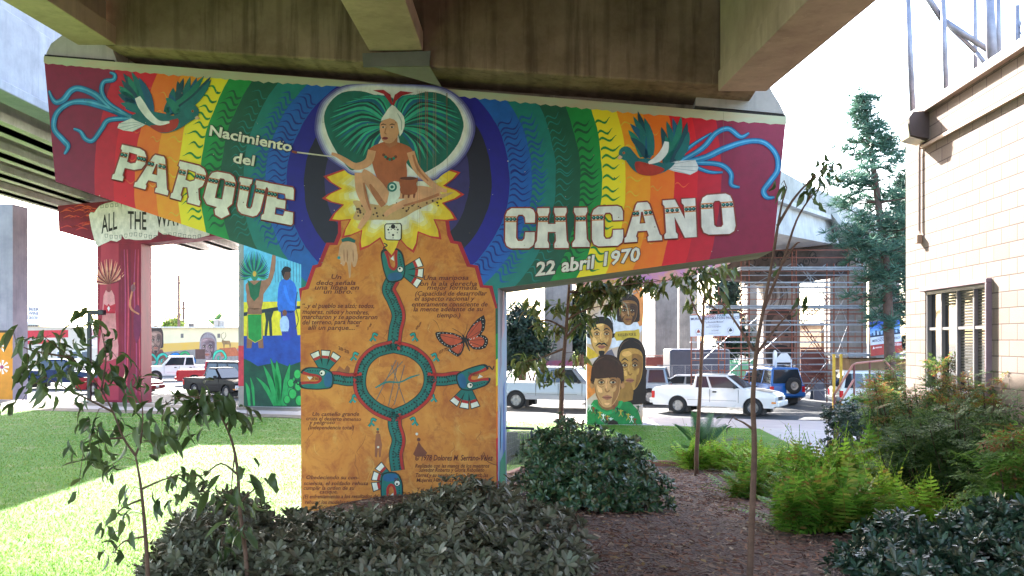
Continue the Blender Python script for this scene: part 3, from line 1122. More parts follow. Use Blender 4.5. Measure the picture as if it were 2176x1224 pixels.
mu.poly(Zf([(618, 971), (707, 969), (712, 980), (710, 1062), (702, 1070), (620, 1068), (612, 1058), (610, 980)]), '#ece6d4', 10.3)
for x, y, r in ((661, 1040, 2.6), (661, 985, 5), (630, 1005, 2), (692, 1005, 2), (640, 990, 1.4), (682, 990, 1.4), (650, 1003, 1.2), (672, 1003, 1.2), (661, 1058, 1.2), (635, 1025, 1.2), (688, 1025, 1.2)):
    mu.disc(Zf([(x, y)])[0], r, '#1b1412', 10.6, 8)
# ---- pointing hand
mu.poly(Zs([(385, 55), (482, 55), (500, 120), (506, 175), (490, 235), (470, 240), (458, 200), (452, 310), (440, 322), (430, 235), (415, 200), (402, 235), (380, 220), (372, 190), (357, 180), (362, 120)]), '#d3a27c', 4.4, sm=2)
for x in (400, 425, 470):
    mu.ribbon(Zs([(x, 110), (x + 3, 200)]), [1, 2.2, 1], '#a96f4d', 4.8)
mu.ribbon(Zs([(383, 42), (435, 30), (487, 50)]), [6, 9, 6], '#11655c', 4.8)
mu.disc(Zs([(362, 172)])[0], 3.4, '#17929a', 4.9, 8)
# ---- teal ring with four scaled arms, red along one edge, plain rounded heads with fans
tealc, tl2, dk, redc = '#0d6c64', '#084844', '#0a2224', '#b3231c'
def arm(pts, wd, red=1, L=4.6):
    mu.ribbon(Zs(pts) if pts[0][0] > 900 and False else pts, [wd + 5] * 2, dk, L, 6)
    mu.ribbon(pts, [wd + 1.5] * 2, tealc, L + .4, 6)
    q = smooth_pts([(a, b, 0) for a, b in pts], 6, False)
    off = []
    for i, p in enumerate(q):
        t = (q[min(i + 1, len(q) - 1)] - q[max(i - 1, 0)]).normalized()
        off.append((p.x - t.y * red * (wd / 2 + 1.5), p.y + t.x * red * (wd / 2 + 1.5)))
    mu.ribbon(off, [8, 8], dk, L + .6, 0)
    mu.ribbon(off, [6, 6], redc, L + .8, 0)
    for i in range(1, len(q) - 1, 1):
        t = (q[i + 1] - q[i - 1]).normalized()
        for o_ in (-.3, .2):
            mu.disc((q[i].x - t.y * wd * o_ * -red, q[i].y + t.x * wd * o_ * -red), 1.9, dk, L + 1.2, 7)
    for i in range(3, len(q) - 2, 5):
        mu.ribbon([(q[i].x - 5, q[i].y - 6), (q[i].x + 3, q[i].y), (q[i].x - 2, q[i].y + 8)], [2, 4, 1], tl2, L + 1.1, 3)
ring = [(836, 738), (800, 748), (775, 772), (766, 806), (772, 838), (800, 866), (836, 882), (872, 866), (902, 840), (913, 806), (903, 772), (874, 748)]
def ring_part(idx, red):
    arm([ring[i % 12] for i in idx], 20, red)
ring_part(range(0, 7), 1)
ring_part(range(6, 13), 1)
up = [(835, 742), (840, 700), (846, 670), (836, 640), (825, 615), (835, 592)]
dn = [(838, 878), (838, 905), (846, 935), (840, 965), (844, 1000)]
lf = [(770, 806), (740, 808), (712, 804), (690, 808)]
rt = [(908, 806), (940, 808), (970, 804), (990, 806)]
arm(up, 22, 1)
arm(dn, 22, -1)
arm(lf, 20, 1)
arm(rt, 20, -1)
def head(c, ang, fan, flip=1):
    """rounded beaked head opening along ang, fan of three plumes along fan"""
    ca, sa = math.cos(R(ang)), math.sin(R(ang))
    def tr(p):
        return [(c[0] + .86 * (x * ca - y * flip * sa), c[1] + .86 * (x * sa + y * flip * ca)) for x, y in p]
    for f in (-28, 0, 28):
        a = R(fan + f)
        b0 = tr([(-6, -12)])[0]
        def pt(r, o):
            return (b0[0] + r * math.cos(a) - o * math.sin(a), b0[1] + r * math.sin(a) + o * math.cos(a))
        mu.poly([pt(6, -4.5), pt(52, -10.5), pt(52, 10.5), pt(6, 4.5)], dk, 5.4)
        mu.poly([pt(7, -3), pt(34, -6.4), pt(34, 6.4), pt(7, 3)], tealc, 5.6)
        mu.poly([pt(34, -6.4), pt(40, -7.2), pt(40, 7.2), pt(34, 6.4)], redc, 5.6)
        mu.poly([pt(40, -7.2), pt(50, -8.8), pt(50, 8.8), pt(40, 7.2)], '#ece7da', 5.6)
    hd = [(-26, -14), (-8, -24), (14, -24), (36, -20), (46, -8), (34, -4), (16, -8), (4, -4), (2, 4), (10, 10), (28, 10), (46, 14), (40, 26), (14, 26), (-10, 22), (-28, 14)]
    mu.poly(tr([(x * 1.12, y * 1.12) for x, y in hd]), dk, 5.8, sm=3)
    mu.poly(tr(hd), '#0f726a', 6.0, sm=3)
    mu.poly(tr([(-26, -13), (-14, -18), (-8, 0), (-14, 17), (-27, 13)]), '#1b5f8c', 6.2, sm=3)
    mu.ribbon(tr([(46, -9), (30, -7), (8, -6), (0, 1), (8, 10), (28, 13), (46, 17)]), [7, 5, 5, 6, 5, 5, 7], redc, 6.4, 4)
    mu.poly(tr([(20, -2), (34, -1), (26, 7)]), '#f0ead8', 6.6)
    mu.disc(tr([(-2, -15)])[0], 7, dk, 6.6)
    mu.disc(tr([(-2, -15)])[0], 5.6, '#efeadb', 6.8)
    mu.disc(tr([(0, -14)])[0], 2.4, dk, 7.0, 8)
    mu.ribbon(tr([(44, 14), (54, 22), (60, 12), (66, 20)]), [2.5, 2.5, 2], dk, 5.7, 4)
    for k in range(6):
        mu.disc(tr([(4 + k * 6, -19 + k * .7)])[0], 1.4, dk, 7, 6)
head((838, 572), -95, 5, -1)
head((682, 805), 188, -85, -1)
head((998, 806), -12, 100, -1)
head((832, 1030), 82, 195, 1)
for x, y, a in ((795, 717, 0), (880, 717, 0), (754, 758, 0), (925, 760, 0), (752, 848, 0), (920, 846, 0), (792, 898, 0), (880, 896, 0)):
    s_ = 1 if x < 836 else -1
    mu.ribbon([(x + 8 * s_, y - 4), (x, y - 8), (x - 3 * s_, y), (x - 8 * s_, y + 8)], [7, 6, 4, 6], dk, 4.6, 4)
    mu.ribbon([(x + 8 * s_, y - 4), (x, y - 8), (x - 3 * s_, y), (x - 8 * s_, y + 8)], [4.5, 4, 2.5, 4], '#1d978c', 4.9, 4)
    mu.ribbon([(x - 3 * s_, y), (x + 4 * s_, y + 7)], [4, 4.5], '#1d978c', 4.9, 0)
# lines inside the ring
for a, b in (((842, 765), (800, 850)), ((856, 768), (806, 822)), ((832, 776), (862, 860)), ((846, 770), (826, 862)), ((860, 776), (838, 860))):
    mu.ribbon([a, b], [1.6, 1.6], '#5f6a68', 4.2, 0)
mu.ribbon([(798, 824), (822, 812), (850, 812), (872, 802), (892, 796)], [3, 4, 3, 4, 2], '#2d7d74', 4.5)
# small figures and camel
for pts, c in (([(714, 790), (722, 778), (732, 786), (738, 776), (744, 782), (742, 796), (738, 798), (738, 812), (734, 800), (722, 800), (720, 812), (716, 800)], '#9c5a30'),
               ([(800, 922), (808, 922), (812, 945), (809, 970), (806, 972), (804, 950), (801, 972), (797, 970), (797, 940)], '#9a5a3a'),
               ([(878, 965), (886, 948), (890, 938), (896, 948), (908, 962), (902, 970), (884, 970)], '#7a3d26')):
    mu.poly(pts, c, 4.4)
for x, y, r, c in ((803, 918, 3.4, '#8a4a2e'), (890, 934, 4, '#6d331f'), (886, 922, 3, '#e6ddd0'), (804, 950, 2.6, '#e6ddd0'), (803, 912, 3, '#2a7a66')):
    mu.disc((x, y), r, c, 4.7, 8)
# butterfly
for w_ in ([(1098, 752), (1130, 738), (1240, 748), (1322, 792), (1300, 835), (1205, 862), (1130, 815)], [(1198, 872), (1315, 815), (1312, 880), (1272, 930), (1210, 892)],
           [(1328, 782), (1375, 690), (1470, 610), (1476, 720), (1405, 800), (1340, 802)], [(1340, 802), (1440, 758), (1502, 792), (1482, 862), (1390, 872)]):
    mu.poly(Zs(w_), '#1c1214', 4.3, sm=2)
    g_ = (sum(p[0] for p in w_) / len(w_), sum(p[1] for p in w_) / len(w_))
    mu.poly(Zs([(g_[0] + (x - g_[0]) * .74 + (1325 - g_[0]) * .1, g_[1] + (y - g_[1]) * .7 + (800 - g_[1]) * .1) for x, y in w_]), '#c9502c', 4.7, sm=2)
    for i in range(3):
        a = w_[i + (1 if i else 0)]
        mu.ribbon(Zs([(1325, 805), (g_[0] + (a[0] - g_[0]) * .8, g_[1] + (a[1] - g_[1]) * .8)]), [.8, 1], '#1c1214', 5., 0)
    n_ = len(w_)
    for i in range(n_):
        a, b = w_[i], w_[(i + 1) % n_]
        if max(abs(a[0] - 1325), abs(b[0] - 1325)) < 60:
            continue
        for f in (.2, .5, .8):
            x, y = a[0] + (b[0] - a[0]) * f, a[1] + (b[1] - a[1]) * f
            mu.disc(Zs([(g_[0] + (x - g_[0]) * .88, g_[1] + (y - g_[1]) * .87)])[0], .9, '#e8e2da', 5., 6)
mu.ribbon(Zs([(1308, 762), (1330, 810), (1362, 886)]), [3, 5, 2], '#231a1c', 5.4)
mu.ribbon(Zs([(1315, 768), (1280, 740), (1230, 712)]), [.8, .8], '#231a1c', 5.2)
mu.ribbon(Zs([(1318, 765), (1338, 720), (1342, 680)]), [.8, .8], '#231a1c', 5.2)
# ---- the written passages
ink = '#5d1f14'
def lines(rows, z=Zs, h=36, L=4.2, grow=.012):
    for body, x0, y0, x1, y1 in rows:
        a, b = z([(x0, y0), (x1, y1)])
        mu.text(body, a, b, h * (.2778), ink, L, grow, .25)
lines([('Un', 305, 332, 380, 336), ('dedo señala', 190, 380, 488, 380), ('una línea en', 178, 415, 515, 416), ('un libro.', 246, 446, 462, 446),
       ('“..y el pueblo se alzó; todos,', 85, 555, 632, 556), ('mujeres, niños y hombres,', 84, 600, 590, 606), ('marcharon y se apoderaron', 80, 640, 656, 642),
       ('del terreno, para hacer', 84, 682, 536, 678), ('allí un parque...."', 126, 722, 512, 724),
       ('Una mariposa', 1010, 342, 1352, 340), ('con la ala derecha', 955, 386, 1416, 386), ('mejor formada.', 1036, 416, 1426, 416), ('(Capacidad de desarrollar', 946, 462, 1494, 460),
       ('el aspecto racional y', 942, 500, 1400, 500), ('enteramente consciente de', 920, 544, 1498, 544), ('la mente adelante de su', 932, 582, 1464, 580), ('tiempo.)', 1112, 628, 1290, 628)])
Zt = Z(620, 800, .2778)
lines([('Un camello grande', 160, 302, 516, 300), ('cruza el desierto inmenso', 112, 334, 530, 340), ('y peligroso', 134, 366, 330, 364), ('(Independencia total)', 128, 404, 476, 404),
       ('Obedeciendo su con-', 112, 784, 514, 786), ('sciencia, el soldado rehusa', 92, 830, 584, 830), ('cumplir la orden de su', 92, 866, 480, 866), ('cacique.', 216, 894, 350, 894),
       ('(El enfrentamiento a los resultados de', 90, 932, 660, 928), ('rehusar los modelos autoritarios de una', 102, 974, 706, 974), ('sociedad agresiva.)', 206, 1012, 482, 1012),
       ('Realizado con las manos de los maestros', 945, 696, 1512, 696), ('Salvador Roberto y Gloria Rebolledo', 975, 728, 1474, 728), ('Torres y su ayudante Susan Bennett; las', 950, 768, 1502, 768),
       ('Mujeres Hermanas y Machine Circles.', 955, 806, 1518, 804), ('Y el respaldo con los', 960, 878, 1260, 878), ('materias nuestro', 984, 908, 1230, 908), ('yecto de', 976, 940, 1100, 940)], Zt, 30)
lines([('© 1978 Dolores M. Serrano-Velez', 945, 642, 1540, 642)], Zt, 44, grow=.016)
mu.ribbon(Zt([(1450, 640), (1470, 580), (1490, 640), (1530, 665), (1568, 678)]), [1, 1.4, 1], ink, 4.2)
# tiny dates along the arms
for body, x0, y0, x1, y1 in (('16', 782, 702, 790, 690), ('07', 884, 702, 896, 690), ('20 20', 720, 742, 742, 752), ('07 75', 934, 752, 952, 744), ('24 abril', 995, 797, 1018, 800), ('2 abril', 664, 806, 684, 808), ('20', 838, 1022, 848, 1022)):
    mu.text(body, (x0, y0), (x1, y1), 7, ink, 7.2, .01)

# ---- the two long-tailed birds
def bird(z, body, belly, headc, eye, beak, wings, white, tailw, tails):
    for pts, wd in tails:
        mu.ribbon(z(pts), [x + 3 for x in wd], '#0d3f74', 3.4, 6)
        mu.ribbon(z(pts), wd, '#1f86b8', 3.7, 6)
        mu.ribbon([(x, y - 1) for x, y in z(pts)], [x * .3 for x in wd], '#5cb6d6', 4., 6)
    for root, tips_, wd in wings:
        for i, t in enumerate(tips_):
            r0 = root[i % len(root)]
            midp = ((r0[0] + t[0]) / 2 + (r0[1] - t[1]) * .07, (r0[1] + t[1]) / 2 + (t[0] - r0[0]) * .07)
            mu.ribbon(z([r0, midp, t]), [wd * .7, wd, wd * .95, wd * .7, .8], ['#0c4a58', '#11706f', '#0f5d80', '#187f6a'][i % 4], 4.2 + .08 * (i % 6), 4)
    mu.poly(z(tailw), '#e3e4e0', 4.9)
    for i in range(5):
        a, b = tailw[0], tailw[1 + i % (len(tailw) - 2)]
        mu.ribbon(z([a, b]), [1, 1.3], '#a9b4b8', 5.1, 0)
    mu.poly(z(body), '#136a6c', 5.2, sm=3)
    mu.poly(z(belly), '#b3301f', 5.5, sm=3)
    mu.ribbon(z(white[0]), white[1], '#e9e9e2', 5.6, 5)
    mu.disc(z([headc])[0], headc[2] if len(headc) > 2 else 15, '#14706f', 5.7)
    mu.disc(z([eye])[0], 2.6, '#d96a2a', 5.9, 8)
    mu.disc(z([eye])[0], 1.4, '#140c0a', 6.1, 8)
    mu.poly(z(beak), '#d8b08c', 5.9)
class HC(tuple):
    pass
zb1 = Z(80, 100, .3105)
def zz1(p):
    return [(80 + q[0] * .3105, 100 + q[1] * .3105) for q in p]
def zz2(p):
    return [(1050 + q[0] * .3432, 200 + q[1] * .3432) for q in p]
bird(zz1, [(640, 480), (740, 440), (860, 455), (950, 470), (990, 420), (1040, 402), (1090, 410), (1106, 445), (1090, 485), (1040, 515), (990, 550), (930, 578), (850, 590), (770, 545)],
     [(770, 540), (830, 532), (960, 490), (955, 550), (900, 582), (830, 582)], (1055, 445, 16), (1063, 440), [(1095, 470), (1112, 492), (1085, 500), (1078, 482)],
     [([(700, 450), (740, 470), (780, 470), (680, 430)], [(588, 180), (645, 172), (695, 210), (560, 268), (553, 322), (570, 385), (600, 420), (620, 200), (575, 225), (556, 295), (590, 350)], 17),
      ([(880, 450), (930, 455), (960, 450)], [(1000, 215), (1045, 205), (1090, 210), (1140, 200), (1185, 205), (1190, 225), (1160, 295), (1130, 320), (960, 235), (930, 280), (905, 320), (880, 350), (1090, 345)], 17)],
     ([(686, 345), (715, 400), (765, 470), (830, 520), (905, 515)], [12, 17, 15, 11, 4]),
     [(780, 510), (640, 490), (560, 525), (548, 555), (590, 572), (650, 580), (720, 545)],
     [([(650, 490), (500, 420), (400, 330), (290, 285), (230, 300), (180, 360), (130, 380), (100, 350), (80, 300)], [10, 13, 11, 12, 9, 3]),
      ([(650, 485), (430, 400), (310, 375), (210, 390), (130, 460), (115, 560), (175, 635), (210, 680), (185, 735)], [10, 14, 9, 10, 10, 11, 3]),
      ([(640, 490), (490, 500), (440, 560), (380, 640), (330, 630), (295, 580), (248, 560)], [8, 9, 8, 8, 3]),
      ([(620, 470), (490, 390), (440, 310), (455, 240), (520, 225), (528, 190), (495, 175)], [8, 9, 8, 8, 3])])
bird(zz2, [(785, 350), (835, 335), (872, 370), (900, 398), (960, 400), (1050, 430), (1120, 425), (1060, 480), (960, 505), (880, 485), (825, 425)],
     [(875, 420), (960, 432), (1055, 465), (1005, 500), (940, 505), (885, 485)], (815, 368, 15), (803, 365), [(778, 378), (762, 398), (780, 408), (795, 390)],
     [([(920, 390), (950, 395), (970, 380)], [(890, 108), (862, 140), (843, 185), (832, 225), (845, 270), (930, 150), (955, 210), (970, 280), (870, 300), (905, 200), (945, 260)], 16),
      ([(1060, 430), (1100, 430), (1130, 410)], [(1035, 205), (1068, 170), (1105, 150), (1158, 140), (1195, 175), (1205, 235), (1190, 300), (1060, 260), (1130, 190), (1175, 250)], 17)],
     ([(1068, 295), (1055, 350), (1015, 400), (955, 428)], [9, 16, 15, 5]),
     [(1030, 450), (1130, 415), (1245, 408), (1265, 450), (1258, 478), (1215, 500), (1110, 478)],
     [([(1120, 435), (1300, 395), (1420, 340), (1560, 295), (1670, 300), (1745, 375), (1755, 470), (1705, 545), (1668, 600), (1690, 640), (1735, 640)], [9, 12, 10, 9, 10, 10, 10, 3]),
      ([(1150, 420), (1290, 335), (1370, 245), (1450, 215), (1525, 265), (1578, 242)], [9, 10, 9, 9, 3]),
      ([(1200, 425), (1390, 435), (1465, 490), (1468, 560), (1520, 578)], [8, 9, 9, 8, 3]),
      ([(1220, 440), (1330, 482), (1415, 485)], [7, 6, 2]), ([(1120, 405), (1230, 315), (1345, 242)], [8, 6, 2])])

# ---- the big lettering
GL = {   # outlines in a unit box, y up; second entry: holes; third: stem spans carrying the beaded band
 'P': ([(.0, 0), (.36, 0), (.36, .12), (.31, .16), (.33, .38), (.66, .38), (.9, .46), (1, .6), (1, .82), (.9, .95), (.72, 1), (.04, 1), (.04, .88), (.1, .84), (.05, .16), (0, .12)], [[(.36, .56), (.5, .53), (.66, .58), (.7, .7), (.66, .82), (.36, .84)]], [(.08, .33), (.7, 1)]),
 'A': ([(0, 0), (.34, 0), (.34, .1), (.31, .14), (.36, .27), (.62, .27), (.66, .14), (.62, .1), (.62, 0), (1, 0), (1, .11), (.95, .15), (.74, .94), (.68, 1), (.38, 1), (.33, .94), (.05, .15), (0, .11)], [[(.42, .46), (.59, .46), (.53, .76), (.48, .76)]], [(.22, .42), (.56, .82)]),
 'R': ([(0, 0), (.36, 0), (.36, .1), (.31, .14), (.33, .36), (.48, .38), (.6, .14), (.58, .1), (.58, 0), (1, 0), (1, .11), (.94, .15), (.84, .42), (.97, .52), (1, .64), (1, .84), (.9, .95), (.72, 1), (.04, 1), (.04, .88), (.1, .84), (.05, .15), (0, .11)], [[(.36, .56), (.52, .54), (.66, .6), (.69, .7), (.65, .82), (.36, .84)]], [(.08, .34), (.68, 1)]),
 'Q': ([(.16, .04), (.5, .02), (.44, -.06), (.5, -.2), (.72, -.26), (.95, -.1), (.84, .06), (.98, .2), (1, .8), (.9, .94), (.74, 1), (.26, 1), (.08, .94), (0, .8), (0, .2)], [[(.37, .26), (.63, .26), (.63, .78), (.56, .84), (.42, .84), (.37, .78)]], [(0, .37), (.63, 1)]),
 'U': ([(.0, 1), (.0, .89), (.06, .85), (.06, .2), (.14, .06), (.28, 0), (.74, 0), (.88, .06), (.96, .2), (.96, .85), (1, .89), (1, 1), (.58, 1), (.58, .89), (.63, .85), (.63, .26), (.58, .19), (.44, .19), (.39, .26), (.39, .85), (.44, .89), (.44, 1)], [], [(.05, .4), (.62, .96)]),
 'E': ([(.0, 0), (.96, 0), (1, .05), (1, .34), (.72, .34), (.68, .2), (.4, .2), (.4, .4), (.72, .4), (.72, .62), (.4, .62), (.4, .8), (.68, .8), (.72, .68), (1, .68), (1, .95), (.96, 1), (0, 1), (0, .88), (.06, .84), (.06, .16), (0, .12)], [], [(.06, .4)]),
 'C': ([(.2, 0), (.82, 0), (.96, .08), (1, .2), (1, .4), (.68, .4), (.66, .24), (.58, .18), (.44, .18), (.37, .26), (.37, .76), (.44, .84), (.58, .84), (.66, .78), (.68, .64), (1, .64), (1, .86), (.94, .96), (.82, 1), (.2, 1), (.06, .93), (0, .82), (0, .18), (.06, .06)], [], [(0, .37)]),
 'H': ([(0, 0), (.42, 0), (.42, .1), (.37, .18), (.38, .4), (.62, .4), (.63, .18), (.58, .1), (.58, 0), (1, 0), (1, .1), (.95, .18), (.93, .82), (.98, .9), (.98, 1), (.58, 1), (.58, .9), (.62, .82), (.62, .6), (.38, .6), (.38, .82), (.42, .9), (.42, 1), (.04, 1), (.04, .9), (.08, .82), (.06, .18), (0, .1)], [], [(.07, .38), (.62, .94)]),
 'I': ([(0, 0), (1, 0), (1, .1), (.85, .2), (.82, .8), (.95, .9), (.95, 1), (.06, 1), (.06, .9), (.2, .8), (.16, .2), (0, .1)], [], [(.18, .83)]),
 'N': ([(0, 0), (.4, 0), (.4, .1), (.35, .16), (.34, .56), (.62, 0), (.98, 0), (.98, 1), (.58, 1), (.58, .9), (.64, .84), (.65, .48), (.38, 1), (.02, 1), (.02, .9), (.07, .84), (.06, .16), (0, .1)], [], [(.07, .5), (.65, .98)]),
 'O': ([(.2, 0), (.8, 0), (.94, .07), (1, .2), (1, .8), (.94, .94), (.8, 1), (.2, 1), (.06, .94), (0, .8), (0, .2), (.06, .06)], [[(.37, .24), (.44, .18), (.58, .18), (.64, .24), (.64, .78), (.58, .84), (.44, .84), (.37, .78)]], [(0, .37), (.64, 1)]),
}
def glyph(ch, q, z):
    TLq, TRq, BRq, BLq = z(q)
    def mp_(p):
        x, y = p
        a = (BLq[0] + (BRq[0] - BLq[0]) * x, BLq[1] + (BRq[1] - BLq[1]) * x)
        b = (TLq[0] + (TRq[0] - TLq[0]) * x, TLq[1] + (TRq[1] - TLq[1]) * x)
        return (a[0] + (b[0] - a[0]) * y, a[1] + (b[1] - a[1]) * y)
    o, hs, bands = GL[ch]
    le.loop([mp_(p) for p in o], 6.4, '#8e3322', 8)
    for h in hs:
        le.loop([mp_(p) for p in h], 5.4, '#8e3322', 8)
    le.poly([mp_(p) for p in o], '#e9e4d6', 9, [[mp_(p) for p in h] for h in hs])
    for a, b in bands:
        for y in (.665, .785):
            le.poly([mp_((a, y - .014)), mp_((b, y - .014)), mp_((b, y + .014)), mp_((a, y + .014))], '#cf7c33', 10)
        k = 3 if b - a > .26 else 2
        for i in range(k):
            c_ = mp_((a + (b - a) * (i + .5) / k, .725))
            le.disc(c_, 4.1, '#123a3c', 10.4, 8)
            le.disc((c_[0] - .6, c_[1] - .6), 2., '#4aa596', 10.8, 6)
le = Paint(MP)
for ch, q in (('P', [(575, 668), (755, 708), (718, 948), (512, 903)]), ('A', [(735, 722), (930, 766), (895, 1017), (663, 955)]), ('R', [(968, 780), (1165, 828), (1112, 1088), (912, 1032)]),
              ('Q', [(1188, 846), (1366, 880), (1330, 1124), (1128, 1078)]), ('U', [(1388, 893), (1582, 930), (1520, 1172), (1352, 1128)]), ('E', [(1580, 932), (1757, 965), (1748, 1222), (1532, 1180)])):
    glyph(ch, q, zb1)
zb2 = Z(1050, 200, .3432)
for ch, q in (('C', [(72, 708), (255, 708), (250, 955), (68, 955)]), ('H', [(262, 708), (452, 705), (462, 953), (252, 953)]), ('I', [(490, 706), (580, 704), (592, 947), (484, 947)]),
              ('C', [(606, 700), (796, 692), (800, 938), (606, 945)]), ('A', [(812, 680), (1010, 664), (1040, 905), (806, 920)]), ('N', [(1038, 660), (1248, 645), (1258, 885), (1055, 897)]), ('O', [(1278, 630), (1470, 614), (1500, 865), (1285, 872)])):
    glyph(ch, q, zb2)
for body, p0, p1, h in (('Nacimiento', (1180, 605), (1740, 718), 66), ('del', (1345, 792), (1490, 815), 66)):
    a, b = zb1([p0, p1])
    le.text(body, a, b, h * .3105 * 1.08, '#2b1a12', 8, .062, .12)
    le.text(body, a, b, h * .3105 * 1.08, '#ebe6d2', 9, .028, .12)
for body, p0, p1, h in (('22', (260, 1125), (375, 1110), 84), ('abril', (420, 1100), (620, 1078), 84), ('1970', (680, 1062), (900, 1030), 84)):
    a, b = zb2([p0, p1])
    le.text(body, a, b, h * .3432, '#4a1f16', 8, .062, .1)
    le.text(body, a, b, h * .3432, '#ebe2d0', 9, .03, .1)
# water stains running down from the joint
for k in range(14):
    x = random.choice([random.gauss(912, 22), random.uniform(880, 960), random.uniform(1480, 1600)])
    y0 = 195 + (x - 900) * .07
    L_k = random.uniform(60, 330) if x < 1000 else random.uniform(40, 200)
    mu.ribbon([(x, y0), (x + random.uniform(-1, 1), y0 + L_k * .5), (x + random.uniform(-2, 2), y0 + L_k)], [random.uniform(.4, 1.1), .5, .2], random.choice(['#8a7a5c', '#a89878', '#b5653a', '#6f6450']), 13.2, 0)
# chips
for k in range(90):
    u_, v_ = random.uniform(110, 1640), random.uniform(150, 560)
    if inside_cap(*MP.uz(u_, v_)):
        mu.disc((u_, v_), random.uniform(.5, 1.5), random.choice(['#c9bfae', '#8d8272', '#4a3f3a']), 13.3, 6)
mu.build('mural', pier)
le.build('lettering', pier)
# faint painting on the column's right-hand side
m = MB()
for c, a0, a1, z0, z1 in ((1, .25, .55, 2.4, 5.2), (2, .7, 1.1, .4, 2.3), (3, .15, 1.2, .0, 1.1), (4, .5, .95, 3.0, 3.9), (5, .3, .6, 1.1, 2.0)):
    m.add([(uR + .003 * c, a0, z0), (uR + .003 * c, a1, z0 + .2), (uR + .003 * c, a1 - .1, z1), (uR + .003 * c, a0 + .1, z1 - .1)], [(0, 1, 2, 3)], c - 1)
m.build('side_mural', [paint('#8a8296'), paint('#4d6fb0'), paint('#1f8a62'), paint('#b99aa8'), paint('#7aa4c8')], pier)
